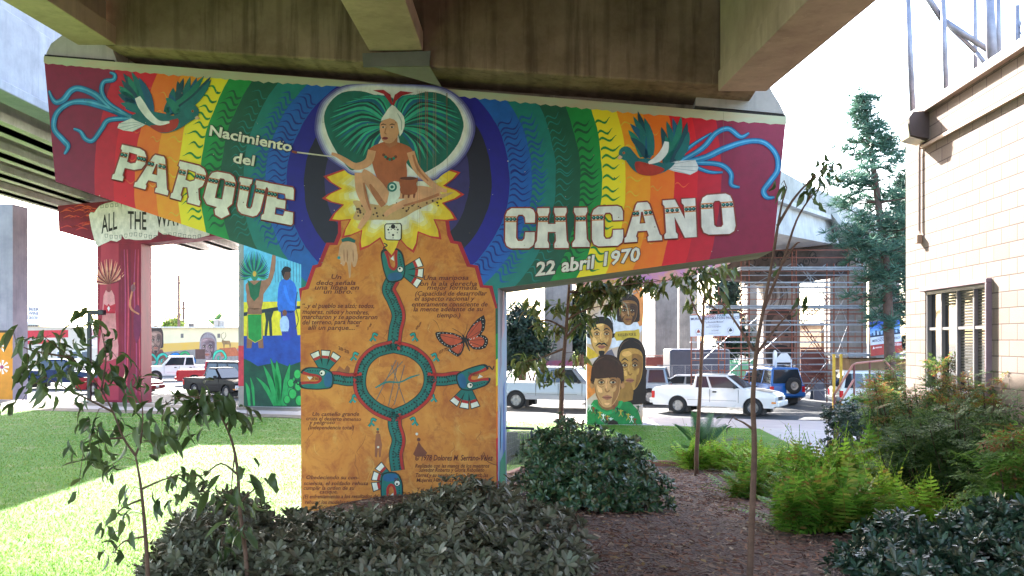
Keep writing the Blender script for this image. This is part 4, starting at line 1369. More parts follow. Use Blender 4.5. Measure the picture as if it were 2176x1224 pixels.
# ---------------------------------------------------------------- painted piers further off
def face(pt, cx, cy, w_, h_, skin, shade, hair, L, hairlen=.2, beard=0, turn=0., old=0, lip='#a5604c'):
    """a plain painted portrait head of nobody in particular"""
    def E(pts):
        return [(cx + x * w_, cy + y * h_) for x, y in pts]
    pt.poly(E([(-.56, -.1), (-.5, -.45), (-.25, -.66), (.05, -.7), (.35, -.62), (.55, -.4), (.58, -.05), (.58, hairlen), (.45, hairlen + .15), (-.45, hairlen + .15), (-.57, hairlen)]), hair, L, sm=3)
    pt.poly(E([(-.46, -.1), (-.4, -.36), (-.1, -.44), (.25, -.42), (.44, -.3), (.46, 0), (.4, .28), (.2, .52), (0, .58), (-.2, .52), (-.38, .28)]), skin, L + .3, sm=3)
    pt.poly(E([(.1 + turn, -.3), (.42, -.25), (.44, 0), (.36, .3), (.15, .52), (.22, .2), (.12 + turn, 0)]), shade, L + .5, sm=3)
    for s_ in (-1, 1):
        x = s_ * .2 + turn
        pt.ribbon(E([(x - .13, -.13), (x, -.19), (x + .14, -.13)]), [w_ * .02, w_ * .06, w_ * .02], hair, L + .8)
        pt.disc(E([(x, -.03)])[0], w_ * .13, shade, L + .7, 12, h_ * .065)
        pt.disc(E([(x, -.03)])[0], w_ * .095, '#b9a88f', L + .8, 10, h_ * .026)
        pt.disc(E([(x + .01, -.032)])[0], w_ * .05, '#241610', L + 1., 8, h_ * .028)
        pt.ribbon(E([(x - .12, -.05), (x, -.1), (x + .12, -.05)]), [1, w_ * .03, 1], '#2a1a12', L + 1.1)
        pt.ribbon(E([(x - .1, .05), (x, .09), (x + .11, .05)]), [.6, w_ * .025, .6], shade, L + .9)
    pt.ribbon(E([(turn + .02, -.05), (turn - .06, .14), (turn + .01, .2), (turn + .09, .16)]), [w_ * .02, w_ * .05, w_ * .06, w_ * .03], shade, L + .9)
    pt.poly(E([(turn - .18, .33), (turn, .28), (turn + .18, .33), (turn, .4)]), lip, L + .9, sm=2)
    pt.ribbon(E([(turn - .18, .33), (turn, .345), (turn + .18, .33)]), [.6, w_ * .025, .6], '#4a231a', L + 1.1)
    hi = [min(1., c_ * 1.45 + .03) for c_ in lin(skin)]
    hl = mat('skin light ' + skin, tuple(hi), .55, .15, 6.)
    pt.poly(E([(turn - .3, -.34), (turn - .05, -.38), (turn + .08, -.3), (turn - .1, -.24), (turn - .28, -.26)]), hl, L + .6, sm=2)
    pt.poly(E([(-.34, .04), (-.2, .1), (-.16, .22), (-.3, .2)]), hl, L + .6, sm=2)
    pt.poly(E([(.2 + turn, .08), (.32, .04), (.3, .16), (.22, .2)]), skin, L + .75, sm=2)
    pt.ribbon(E([(turn - .02, -.1), (turn - .04, .12)]), [1, w_ * .04], hl, L + 1.)
    pt.poly(E([(turn - .1, .47), (turn + .1, .47), (turn, .53)]), hl, L + .9, sm=2)
    pt.ribbon(E([(-.42, 0), (-.36, .28), (-.18, .5)]), [.6, w_ * .05, .6], shade, L + .65)
    pt.ribbon(E([(-.5, -.3), (-.35, -.55), (-.1, -.64)]), [.6, w_ * .05, .6], '#5a3c2a', L + .2)
    pt.ribbon(E([(.1, -.62), (.38, -.52), (.5, -.3)]), [.6, w_ * .04, .6], '#4a3020', L + .2)
    if hairlen < .19:
        pt.poly(E([(-.5, .0), (-.48, -.36), (-.12, -.52), (.28, -.5), (.48, -.32), (.5, .0), (.43, -.14), (.28, -.27), (.05, -.33), (-.2, -.3), (-.38, -.2), (-.43, -.06)]), hair, L + .66, sm=3)
    if beard:
        pt.ribbon(E([(turn - .25, .32), (turn - .1, .24), (turn, .26), (turn + .1, .24), (turn + .25, .32)]), [w_ * .02, w_ * .08, w_ * .06, w_ * .08, w_ * .02], hair, L + 1.2)
        pt.poly(E([(turn - .12, .46), (turn + .12, .46), (turn + .08, .58), (turn, .66), (turn - .08, .58)]), hair, L + 1.2, sm=2)
    if old:
        for k in range(5):
            pt.ribbon(E([(-.3, -.28 + k * .04), (0, -.31 + k * .04), (.3, -.27 + k * .04)]), [.6, 1.4, .6], shade, L + .8)
        for s_ in (-1, 1):
            pt.ribbon(E([(s_ * .14, .15), (s_ * .28, .3), (s_ * .26, .45)]), [1, 2, 1], '#3a2214', L + .9)
    for k in range(0):
        pt.ribbon(E([(-.4 + k * .2, -.6), (-.45 + k * .21, -.45), (-.46 + k * .22, -.3 if k in (0, 4) else -.42)]), [.6, 1.6, .6], '#6b4630', L + .7)

# pier of the faces
FP = Plane(P(1306, 0, 31.7).x, 31.7, R(4))
fp, u0, u1, zt = tpier(FP, 'mural_pier', 'pier with four painted faces and a green shirt beside the sidewalk',
                       [(1100, 560), (1100, 470), (1420, 470), (1556, 500), (1552, 560), (1400, 600), (1366, 607), (1247, 607), (1110, 575)], (1247, 1366), 900, 1.3,
                       [mat('ochre cap paint', '#d9932f', .6, .3, 1.4, c2='#a86ab0'), mat('chalky side paint', '#cfc6d4', .7, .15, 2.5, c2='#e4dfe2')])
pp = Paint(FP)
pp.poly([(1247, 600), (1366, 600), (1366, 902), (1247, 902)], mat('ground ochre', '#d79a3c', .6, .3, 1.1, c2='#c9c2d2'), 0.5)
pp.poly([(1247, 690), (1300, 670), (1366, 640), (1366, 700), (1340, 730), (1300, 740), (1247, 730)], '#d9d4e0', 1.)
pp.poly([(1345, 620), (1366, 610), (1366, 690), (1352, 680)], '#e08a4a', 1.2, sm=2)
pp.poly([(1247, 770), (1262, 780), (1270, 830), (1247, 850)], '#e2803a', 1.3)
for k in range(14):
    x, y = random.uniform(1252, 1340), random.uniform(600, 640)
    pp.ribbon([(x, y), (x + 14, y - 8), (x + 8, y + 10), (x + 24, y + 4)], [2, 3, 3, 1], random.choice(['#b8862c', '#c7a445', '#8f8f96', '#b0673a']), 1.5)
face(pp, 1335, 661, 42, 52, '#8a5a2c', '#4a2c18', '#2e1a10', 2, .3, 0, 0., 1, '#7a4a2c')
face(pp, 1277, 712, 52, 74, '#cf9a58', '#a9723c', '#221813', 2.4, -.05, 1, .03)
pp.poly([(1247, 735), (1262, 745), (1275, 757), (1247, 765)], '#d9a92e', 2.2)
pp.poly([(1270, 757), (1300, 742), (1312, 770), (1280, 775)], '#6a5f70', 2.2)
pp.poly([(1308, 705), (1348, 702), (1358, 700), (1358, 722), (1345, 720), (1310, 724)], '#c9a43a', 2.4, sm=2)
pp.text('RUEGUEN POR EL', (1313, 715), (1352, 713), 6, '#4a3212', 3, .02)
pp.poly([(1300, 800), (1360, 770), (1364, 860), (1320, 850)], '#b57a3c', 2.6)
face(pp, 1341, 779, 54, 88, '#b9853f', '#8a5a28', '#24140f', 3, .75, 0, -.05)
pp.poly([(1326, 815), (1342, 815), (1344, 850), (1310, 850)], '#9a6a30', 5.0, sm=2)
pp.poly([(1247, 872), (1262, 850), (1290, 846), (1315, 848), (1340, 855), (1356, 872), (1365, 902), (1247, 902)], '#1f7a3c', 4.6)
pp.poly([(1274, 838), (1312, 836), (1312, 862), (1290, 872), (1272, 860)], '#8a5a36', 4.9, sm=2)
face(pp, 1290, 815, 62, 88, '#c98f5c', '#9a633a', '#3a1f14', 5.2, -.12, 0, .0)
pp.poly([(1258, 800), (1260, 775), (1280, 766), (1305, 768), (1322, 782), (1324, 806), (1312, 802), (1290, 803), (1270, 805)], '#3f2014', 6.6, sm=2)
for s_ in (1258, 1323):
    pp.disc((s_, 818), 4.5, '#b87c4c', 5.2, 10, 8)
pp.ribbon([(1258, 858), (1275, 872), (1292, 878), (1312, 868), (1322, 852)], [5, 6, 6, 6, 5], '#2c9450', 5.8)
for k in range(16):
    x, y = 1254 + (k * 37) % 104, 866 + (k * 23) % 32
    c = ['#e8e4da', '#c9a23a', '#143a22', '#8a3a2a'][k % 4]
    pp.disc((x, y - 5), 1.8, c, 6.2, 7)
    pp.ribbon([(x, y - 4), (x, y + 3)], [2.6, 2.2], c, 6.1, 0)
    pp.ribbon([(x - 5, y - 6), (x, y - 2), (x + 5, y - 5)], [1.2, 1.6, 1.2], c, 6.1, 0)
    pp.ribbon([(x - 4, y + 8), (x, y + 2), (x + 4, y + 8)], [1.2, 1.8, 1.2], c, 6.1, 0)
pp.poly([(1290, 902), (1294, 894), (1304, 892), (1312, 896), (1314, 902)], '#2a1d16', 6.3)
pp.build('mural', fp)
m = MB()
for k in range(26):
    y0, z0 = .15 + .9 * random.random(), random.uniform(.2, 4.6)
    vs = []
    n = 9
    rr = random.uniform(.05, .16)
    for i in range(n):
        a = i * 2 * math.pi / n
        vs.append((u1 + .004 + .0006 * k, y0 + rr * math.cos(a) * (.5 if i % 2 else 1), z0 + 1.7 * rr * math.sin(a)))
    m.add(vs, [tuple(range(n))], k % 4)
m.build('side_mural', [paint('#b59ac0'), paint('#d9a2a0'), paint('#8a8fb4'), paint('#6fae86')], fp)

# red pier under the left viaduct, with a painted scroll
RP = Plane(P(255, 0, 44).x, 44, R(-2))
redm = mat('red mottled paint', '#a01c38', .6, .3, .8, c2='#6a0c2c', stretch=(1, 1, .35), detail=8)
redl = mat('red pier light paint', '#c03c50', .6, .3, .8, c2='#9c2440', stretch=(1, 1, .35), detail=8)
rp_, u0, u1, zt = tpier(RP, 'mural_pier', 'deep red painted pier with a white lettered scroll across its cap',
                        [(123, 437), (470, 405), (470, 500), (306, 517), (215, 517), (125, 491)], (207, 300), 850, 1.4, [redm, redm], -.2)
pp = Paint(RP)
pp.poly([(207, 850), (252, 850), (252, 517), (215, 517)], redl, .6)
for k in range(26):
    a = R(-175 + k * 6.4)
    pp.ribbon([(231, 604), (231 + 22 * math.cos(a), 604 + 26 * math.sin(a)), (231 + 36 * math.cos(a), 602 + 52 * math.sin(a))], [1, 4, .6], ['#e7a18a', '#7a1030', '#d97a6a'][k % 3], 1.2)
pp.poly([(220, 628), (231, 616), (243, 628), (247, 700), (251, 760), (211, 760), (216, 700)], '#d98a8c', 1.6, sm=2)
pp.poly([(221, 646), (228, 650), (231, 645), (234, 650), (246, 645), (245, 666), (219, 666)], '#c01f34', 2)
pp.poly([(231, 650), (234, 655), (231, 662), (228, 655)], '#f0dcd8', 2.4)
pp.disc((231, 612), 6, '#a03a44', 2, 10, 9)
for k in range(7):
    x = 258 + k * 6
    pp.ribbon([(x, 530), (x + 3 * math.sin(k), 620), (x + 2, 720), (x + 4 * math.cos(k), 840)], [1.5, 3, 3, 1.5], ['#8a1438', '#a83a6a', '#c9405a', '#6e0e30'][k % 4], 1.4)
pp.ribbon([(286, 600), (276, 650), (296, 668)], [3, 5, 3], '#c9785a', 2)
pp.disc((283, 612), 5, '#8f5a6a', 2, 10, 8)
pp.poly([(286, 655), (296, 650), (300, 700), (290, 730), (284, 700)], '#7a1a4a', 1.8, sm=2)
for k in range(40):
    x, y = random.uniform(126, 190), random.uniform(440, 490)
    pp.ribbon([(x, y), (x + 14, y - 5), (x + 26, y - 1)], [.6, 3, .6], random.choice(['#d23a3a', '#8a1430', '#e0553c']), 1.2)
pp.poly([(189, 456), (200, 452), (212, 437), (238, 429), (257, 431), (258, 508), (236, 511), (214, 521), (203, 519)], '#ead9d6', 2, sm=2)
pp.poly([(259, 432), (300, 424), (335, 430), (335, 500), (302, 510), (275, 508), (259, 500)], '#ead9d6', 2.2, sm=2)
pp.poly([(336, 430), (380, 425), (440, 425), (445, 500), (384, 504), (360, 498), (337, 492)], '#e6d6d0', 2.1, sm=2)
for k in range(20):
    x = 226 + k * 10.4
    y = 501 + 3 * math.sin(k * .8)
    pp.loop([(x - 3, y - 3.5), (x + 3, y - 3.5), (x + 2, y + 3.5), (x - 2, y + 3.5)], .9, '#3a3030', 3)
    if k < 4:
        pp.loop([(x - 12, 442 - k), (x - 6, 441 - k), (x - 7, 434 - k), (x - 11, 435 - k)], .9, '#3a3030', 3)
for body, p0, p1 in (('ALL', (216, 496), (249, 486)), ('THE', (272, 486), (311, 488)), ('WAY', (332, 482), (385, 478))):
    pp.text(body, p0, p1, 39, '#2a1a1c', 3.4, .012)
pp.poly([(216, 838), (219, 824), (223, 826), (224, 838)], '#4a0a20', 2.2, sm=2)
pp.build('mural', rp_)

# blue and green pier
AP = Plane(P(577, 0, 40.6).x, 40.6, R(-1))
ap, u0, u1, zt = tpier(AP, 'mural_pier', 'pier painted with agaves, blue water and two figures under a cyan sky', None, (518, 640, 9.2), 862, 1.3, [conc_p, conc_p])
pp = Paint(AP)
pp.poly([(518, 500), (640, 500), (640, 864), (518, 864)], '#5fb4c8', .4)
pp.poly([(518, 642), (640, 640), (640, 720), (518, 720)], '#e0cf2a', .9)
pp.poly([(518, 714), (640, 712), (640, 790), (518, 800)], mat('mural water', '#1b4fb0', .5, .3, 2., c2='#0f2f80'), 1.2)
pp.poly([(518, 664), (590, 652), (640, 650), (640, 656), (590, 660), (518, 672)], '#23303a', 1.3)
pp.poly([(562, 662), (582, 660), (577, 676), (579, 714), (573, 714), (571, 680), (567, 714), (562, 714), (565, 680)], '#2c3a34', 1.3)
hill = mat('mural hills', '#0f5a3c', .55, .3, 1.5, c2='#062e26')
pp.poly([(518, 762), (532, 768), (548, 778), (566, 774), (590, 770), (612, 778), (640, 768), (640, 864), (518, 864)], hill, 1.6)
# dancer seen from behind
pp.poly([(522, 605), (534, 596), (556, 596), (570, 590), (576, 560), (580, 535), (586, 540), (584, 575), (574, 605), (560, 625), (556, 655), (528, 655), (524, 625)], '#9a6a4c', 2, sm=2)
pp.poly([(526, 655), (556, 655), (560, 740), (550, 740), (543, 690), (534, 740), (524, 740)], '#8a5f45', 2)
pp.poly([(526, 668), (556, 668), (557, 720), (542, 728), (527, 718)], '#1f8a3a', 2.3)
pp.loop([(526, 668), (556, 668), (557, 720), (542, 728), (527, 718)], 1.6, '#c9b23a', 2.5)
pp.poly([(526, 594), (540, 606), (556, 594), (550, 630), (540, 640), (532, 630)], '#14603c', 2.3)
for k in range(34):
    a = R(-200 + k * 6.6)
    pp.ribbon([(540, 585), (540 + 20 * math.cos(a), 585 + 24 * math.sin(a)), (540 + 31 * math.cos(a), 578 + 44 * math.sin(a))], [1, 3.4, .6], ['#1d7a6a', '#2e9a5a', '#1a5a78', '#0f4a3c'][k % 4], 2.6 + .05 * (k % 4))
pp.disc((541, 585), 8, '#2a7a58', 3.1, 12, 12)
pp.disc((541, 582), 4, '#c9a23a', 3.4, 10, 6)
# man in blue with a child
pp.poly([(594, 600), (606, 592), (620, 596), (630, 612), (630, 655), (618, 665), (592, 662), (590, 630)], '#2a6ac8', 2.4, sm=2)
pp.poly([(596, 660), (626, 660), (632, 712), (615, 722), (600, 720)], '#2a3f9a', 2.4)
pp.disc((609, 582), 9, '#5f3c2a', 2.7, 12, 14)
pp.poly([(598, 576), (606, 566), (618, 570), (617, 578), (606, 578), (602, 590)], '#16110f', 2.9, sm=2)
pp.ribbon([(604, 606), (614, 640), (630, 650)], [6, 7, 4], '#2f7ae0', 2.8)
pp.poly([(595, 680), (606, 670), (614, 682), (612, 706), (598, 706)], '#a9c4e6', 3.2, sm=2)
pp.disc((605, 665), 5, '#7a4a34', 3.3, 10, 7)
pp.poly([(598, 704), (612, 704), (616, 722), (602, 724)], '#2c3ea8', 3.2)
pp.ribbon([(632, 620), (628, 650), (634, 680), (627, 700)], [1.6] * 4, '#33402c', 3)
for k in range(9):
    x = 584 + k * 6.5
    pp.ribbon([(x, 555), (x + 1, 600)], [.9, .9], '#2b4a66', 1.2, 0)
# agave leaves and prickly pear
for x0, y0, x1, y1, wd in ((588, 862, 560, 775, 17), (592, 862, 588, 765, 22), (600, 862, 616, 772, 18), (584, 862, 545, 800, 14), (606, 862, 628, 795, 13), (596, 862, 575, 760, 15), (530, 862, 522, 810, 12), (540, 862, 532, 800, 9)):
    pp.ribbon([(x0, y0), ((x0 + x1) / 2, (y0 + y1) / 2 - 8), (x1, y1)], [wd * .7, wd, .6], '#0c4a30', 2.)
    pp.ribbon([(x0, y0), ((x0 + x1) / 2 + 1, (y0 + y1) / 2 - 7), (x1, y1 + 2)], [wd * .4, wd * .65, .4], '#1f9a4c', 2.4)
for x, y, r in ((622, 838, 10), (634, 822, 9), (618, 815, 8), (636, 852, 10), (610, 850, 8), (632, 796, 9)):
    pp.disc((x, y), r, '#0e5a30', 3, 12, r * 1.25)
    pp.disc((x, y - 1), r * .75, '#2fae50', 3.3, 12, r)
pp.build('mural', ap)
# plain left flank: grey above, red below
m = MB()
m.quad((u0 - .004, 0, 0), (u0 - .004, 1.3, 0), (u0 - .004, 1.3, 4.0), (u0 - .004, 0, 4.0))
m.build('side_mural', paint('#d2424e'), ap)
m = MB()
wa = AP.uz(502, 700)[0]
m.hexa([(wa, .35, -.2), (u0 - .01, .35, -.2), (u0 - .01, 1.3, -.2), (wa, 1.3, -.2), (wa, .35, 9.2), (u0 - .01, .35, 9.2), (u0 - .01, 1.3, 9.2), (wa, 1.3, 9.2)], 0)
m.hexa([(wa - .003, .345, .9), (u0 - .01, .345, .9), (u0 - .01, 1.29, .9), (wa - .003, 1.29, .9), (wa - .003, .345, 2.75), (u0 - .01, .345, 2.75), (u0 - .01, 1.29, 2.75), (wa - .003, 1.29, 2.75)], 1)
m.build('rear_face', [conc_p, paint('#d2424e')], ap)

# pier at the far left: bare above, orange with pale flowers below
OP = Plane(P(-18, 0, 46).x, 46, R(3))
op, u0, u1, zt = tpier(OP, 'mural_pier', 'bare concrete pier with an orange painted base and white flowers', None, (-62, 27, 10.), 850, 1.3, [conc_p, concrete('mauve pier concrete', '#a79cab', '#8a8192', .3, 3.)])
pp = Paint(OP)
pp.poly([(-62, 706), (27, 706), (27, 858), (-62, 858)], mat('orange base paint', '#d98a20', .6, .15, 2.), 1)
pp.poly([(-62, 702), (27, 702), (27, 707), (-62, 707)], '#3a2a24', 1.4)
for cx, cy, n_ in ((0, 735, 7), (4, 780, 9), (-30, 760, 8)):
    for k in range(n_):
        a = R(k * 360 / n_)
        pp.ribbon([(cx + 3 * math.cos(a), cy + 3 * math.sin(a)), (cx + 15 * math.cos(a), cy + 15 * math.sin(a))], [1.5, 5], '#ece4dc', 2, 0)
    pp.disc((cx, cy), 4, '#a0306a', 2.4)
pp.build('mural', op)

# plain concrete piers beyond the street
def plain_pier(x0, x1, d, ztop, label, side=None, base='#c9c0b4', yaw=R(5), th=1.5):
    pl = Plane(P((x0 + x1) / 2, 0, d).x, d, yaw)
    t = pl.thing('concrete_pier', label, 'bridge pier', 'bare bridge piers beyond the street')
    a, b = pl.uz(x0, 700)[0], pl.uz(x1, 700)[0]
    m = MB()
    m.hexa([(a, 0, -.2), (b, 0, -.2), (b, th, -.2), (a, th, -.2), (a, 0, ztop), (b, 0, ztop), (b, th, ztop), (a, th, ztop)])
    m.build('column', concrete('far pier concrete', '#8c8580', '#6a6562', .45, 2.), t)
    if side:
        m = MB()
        m.hexa([(a - .01, -.012, -.15), (b + .012, -.012, -.15), (b + .012, th, -.15), (a - .01, th, -.15), (a - .01, -.012, side[0]), (b + .012, -.012, side[0]), (b + .012, th, side[0]), (a - .01, th, side[0])])
        m.build('painted_base', mat('pier base ' + side[1], side[1], .7, .4, 1.3, c2=side[2]), t)
    return t
plain_pier(1157, 1216, 62, 13, 'grey concrete pier with a painted base behind the silver pickup', (1.6, '#6a5a78', '#a03a4a'))
plain_pier(1392, 1440, 66, 13, 'brownish bare pier just right of the four faces')
plain_pier(1443, 1482, 72, 13, 'blue grey bare pier behind the white banner')
plain_pier(1588, 1624, 60, 8.6, 'grey bare pier just left of the huge dark face')
plain_pier(1764, 1842, 58, 9, 'bare grey pier behind the right end of the scaffold')
plain_pier(1862, 1912, 56, 10, 'dark bare pier behind the tall pine trunk')

# pier under repair, black faces on it, inside the scaffold
SP = Plane(P(1660, 0, 46.5).x, 46.5, R(3))
grim = mat('sooty mural', '#5a4a42', .8, .5, 1.2, c2='#2a2320')
sp, u0, u1, zt = tpier(SP, 'mural_pier', 'pier under restoration with a huge dark bearded face inside the scaffold',
                       [(1505, 522), (1822, 518), (1826, 580), (1700, 602), (1620, 602), (1506, 585)], (1622, 1700), 852, 1.5,
                       [mat('brown cap wash', '#75625a', .8, .4, 1.2, c2='#463a34'), mat('pale primed concrete', '#877c74', .8, .2, 1.)])
pp = Paint(SP)
pp.poly([(1624, 610), (1690, 610), (1690, 650), (1624, 650)], '#a59a90', .8)
pp.poly([(1628, 680), (1634, 662), (1650, 654), (1668, 655), (1682, 668), (1687, 690), (1687, 760), (1660, 790), (1640, 788), (1627, 760)], grim, 1.2, sm=2)
pp.poly([(1636, 700), (1645, 672), (1668, 670), (1680, 700), (1678, 735), (1660, 752), (1640, 738)], '#6a5348', 1.6, sm=2)
for x in (1646, 1671):
    pp.ribbon([(x - 9, 706), (x, 702), (x + 9, 706)], [2, 4, 2], '#1a1412', 2)
    pp.disc((x, 713), 4, '#241c18', 2, 8, 2.5)
pp.ribbon([(1659, 708), (1656, 728), (1662, 732)], [2, 5, 3], '#8a7060', 2)
pp.poly([(1636, 742), (1658, 732), (1682, 742), (1686, 770), (1660, 778), (1634, 770)], '#1c1614', 2.2, sm=2)
pp.poly([(1630, 790), (1690, 790), (1690, 850), (1630, 850)], '#4a403c', 1.)
for k in range(22):
    x, y = random.uniform(1512, 1812), random.uniform(532, 575)
    pp.loop([(x - 6, y), (x, y - 8), (x + 7, y - 2), (x + 4, y + 8), (x - 4, y + 7)], 2, '#2c2320', 1.5, 3)
    pp.disc((x, y), 3.5, random.choice(['#4a3c36', '#6e5a4e', '#3a2f2c']), 1.2, 8)
for k in range(10):
    x = random.uniform(1636, 1684)
    pp.ribbon([(x, 606), (x + 4, 630), (x - 2, 650)], [3, 4, 2], random.choice(['#6a5a52', '#8a7a70']), 1.4)
pp.build('mural', sp)

# curving ramp above it
rv = thing('viaduct', 'curving pale concrete ramp with a solid parapet above the scaffolded pier', 'bridge', (12, 40, 8))
m, m2, m3 = MB(), MB(), MB()
path = [(1380, 300, 470, 30), (1500, 318, 480, 33), (1640, 352, 490, 37), (1700, 385, 503, 41), (1760, 412, 515, 45), (1812, 436, 524, 49), (1872, 462, 540, 55), (1960, 486, 560, 62)]
def rp3(t, y):
    return P(t[0], y, t[3])
for a, b in zip(path[:-1], path[1:]):
    def strip(mb, f0, f1, o0, o1):
        q = []
        for t in (a, b):
            for f, o in ((f0, o0), (f1, o1)):
                p = P(t[0], t[1] + (t[2] - t[1]) * f, t[3])
                q.append(p + Vector((0, o, 0)))
        mb.quad(q[0], q[2], q[3], q[1])
        bk = [v + Vector((2.2, 11, 0)) for v in q]  # unseen rear side pushed back to widen the shadow on the street
        mb.quad(bk[0], bk[1], bk[3], bk[2])
        mb.quad(q[0], bk[0], bk[2], q[2])
        mb.quad(q[1], q[3], bk[3], bk[1])
    strip(m, 0, .42, 0, 0)
    strip(m2, .42, .5, .0, -.0)
    strip(m2, .5, 1, .55, .3)
m.build('parapet', conc_l, rv, W=rv)
m2.build('box_girder', concrete('white girder concrete', '#d6d4d2', '#b6b3b0', .3, 5.), rv, W=rv)  # near-white is the box girder's own concrete colour
m = MB()
q = [P(1755, 428, 45), P(1772, 428, 45), P(1812, 510, 45.4), P(1826, 522, 46.3), P(1826, 585, 46.3), P(1806, 585, 46.3), P(1806, 530, 46.3)]
m.prism([(p.x, p.z) for p in q], lambda a, b, t: (a, 46 + t, b), -.6, .9)
m.build('haunch', conc_l, rv, W=rv)
# ---------------------------------------------------------------- block-walled building at the right
BA = math.atan(.067)
class WallFrame:
    """local x runs along the wall towards the viewer, y into the building, z up"""
C0 = Vector((5.36 + .067 * 14.35, 14.35, 0))
al = Vector((-math.sin(BA), -math.cos(BA), 0))
inn = Vector((math.cos(BA), -math.sin(BA), 0))
RZ = math.atan2(al.y, al.x)
bd = thing('block_building', 'sunlit building of tan concrete blocks with a steel window and flat roof', 'building', C0, RZ)
INVB = INV[bd.name]
def wl(px, py):
    """pixel on the wall face -> (along, z)"""
    d = 5.36 / ((px - CX) / FX - .067)
    p = P(px, py, d)
    q = INVB @ p
    return q.x, p.z
def blockmat():
    m, n, l, b = newmat('tan concrete block')
    b.inputs['Roughness'].default_value = .9
    tc = n.new('ShaderNodeTexCoord')
    sp_ = n.new('ShaderNodeSeparateXYZ')
    l.new(tc.outputs['Object'], sp_.inputs[0])
    cb = n.new('ShaderNodeCombineXYZ')
    l.new(sp_.outputs[0], cb.inputs[0])
    l.new(sp_.outputs[2], cb.inputs[1])
    br = n.new('ShaderNodeTexBrick')
    br.inputs['Scale'].default_value = 1
    br.inputs['Brick Width'].default_value = .4
    br.inputs['Row Height'].default_value = .2
    br.inputs['Mortar Size'].default_value = .009
    br.inputs['Mortar Smooth'].default_value = .3
    br.inputs['Bias'].default_value = -.1
    br.inputs['Color1'].default_value = (.29, .222, .19, 1)
    br.inputs['Color2'].default_value = (.25, .182, .15, 1)
    br.inputs['Mortar'].default_value = (.10, .066, .06, 1)
    l.new(cb.outputs[0], br.inputs['Vector'])
    nz = n.new('ShaderNodeTexNoise')
    nz.inputs['Scale'].default_value = 60
    nz.inputs['Detail'].default_value = 6
    l.new(tc.outputs['Object'], nz.inputs['Vector'])
    mx = n.new('ShaderNodeMix')
    mx.data_type = 'RGBA'
    mx.blend_type = 'OVERLAY'
    mx.inputs[0].default_value = .35
    l.new(br.outputs['Color'], mx.inputs[6])
    l.new(nz.outputs[0], mx.inputs[7])
    st_n = n.new('ShaderNodeTexNoise')
    st_n.inputs['Scale'].default_value = .9
    st_n.inputs['Detail'].default_value = 7
    l.new(tc.outputs['Object'], st_n.inputs['Vector'])
    st_r = n.new('ShaderNodeMapRange')
    st_r.inputs[1].default_value, st_r.inputs[2].default_value, st_r.inputs[4].default_value = .52, .75, .45
    l.new(st_n.outputs[0], st_r.inputs[0])
    st_m = n.new('ShaderNodeMix')
    st_m.data_type = 'RGBA'
    st_m.inputs[7].default_value = (.15, .10, .08, 1)
    l.new(st_r.outputs[0], st_m.inputs[0])
    l.new(mx.outputs[2], st_m.inputs[6])
    l.new(st_m.outputs[2], b.inputs['Base Color'])
    bm = n.new('ShaderNodeBump')
    bm.inputs['Strength'].default_value = .6
    bm.inputs['Distance'].default_value = .012
    iv = n.new('ShaderNodeMath')
    iv.operation = 'SUBTRACT'
    iv.inputs[0].default_value = 1
    l.new(br.outputs['Fac'], iv.inputs[1])
    l.new(iv.outputs[0], bm.inputs['Height'])
    l.new(bm.outputs[0], b.inputs['Normal'])
    return m
bm_ = blockmat()
ZR = 6.44
wx0, wz1 = wl(1966, 620)
wx1, _ = wl(2104, 590)
wz0 = 2.25
m = MB()
Lw, Dp = 16.5, 9
def wq(x0, x1, z0, z1, y=0, k=0):
    m.quad((x0, y, z0), (x1, y, z0), (x1, y, z1), (x0, y, z1), k)
wq(0, wx0, -.3, ZR); wq(wx1, Lw, -.3, ZR); wq(wx0, wx1, -.3, wz0); wq(wx0, wx1, wz1, ZR)
m.quad((0, 0, -.3), (0, 0, ZR), (0, Dp, ZR), (0, Dp, -.3))
m.quad((Lw, 0, -.3), (Lw, Dp, -.3), (Lw, Dp, ZR), (Lw, 0, ZR))
m.quad((0, Dp, -.3), (0, Dp, ZR), (Lw, Dp, ZR), (Lw, Dp, -.3))
for a, b_ in (((wx0, wz0), (wx1, wz0)), ((wx1, wz0), (wx1, wz1)), ((wx1, wz1), (wx0, wz1)), ((wx0, wz1), (wx0, wz0))):
    m.quad((a[0], 0, a[1]), (b_[0], 0, b_[1]), (b_[0], .18, b_[1]), (a[0], .18, a[1]))
m.build('wall', bm_, bd)
m = MB()
m.box((Lw / 2, Dp / 2, ZR + .02), (Lw + .1, Dp + .1, .05))
rf = m.build('roof', mat('roof felt', '#6b6460', .9), bd)
m = MB()
m.box((Lw / 2 - .05, -.045, ZR + .05), (Lw + .2, .09, .13))
m.box((-.045, Dp / 2, ZR + .05), (.09, Dp, .13))
m.build('coping', mat('coping metal', '#a8938a', .5, .1, 3.), bd, bevel=.01)
m = MB()
z_ = 5.93
m.box((Lw / 2 + .35, -.03, z_), (Lw - .8, .06, .05))
m.build('ledge', mat('ledge trim', '#c4a894', .6, .15, 3.), bd, bevel=.006)
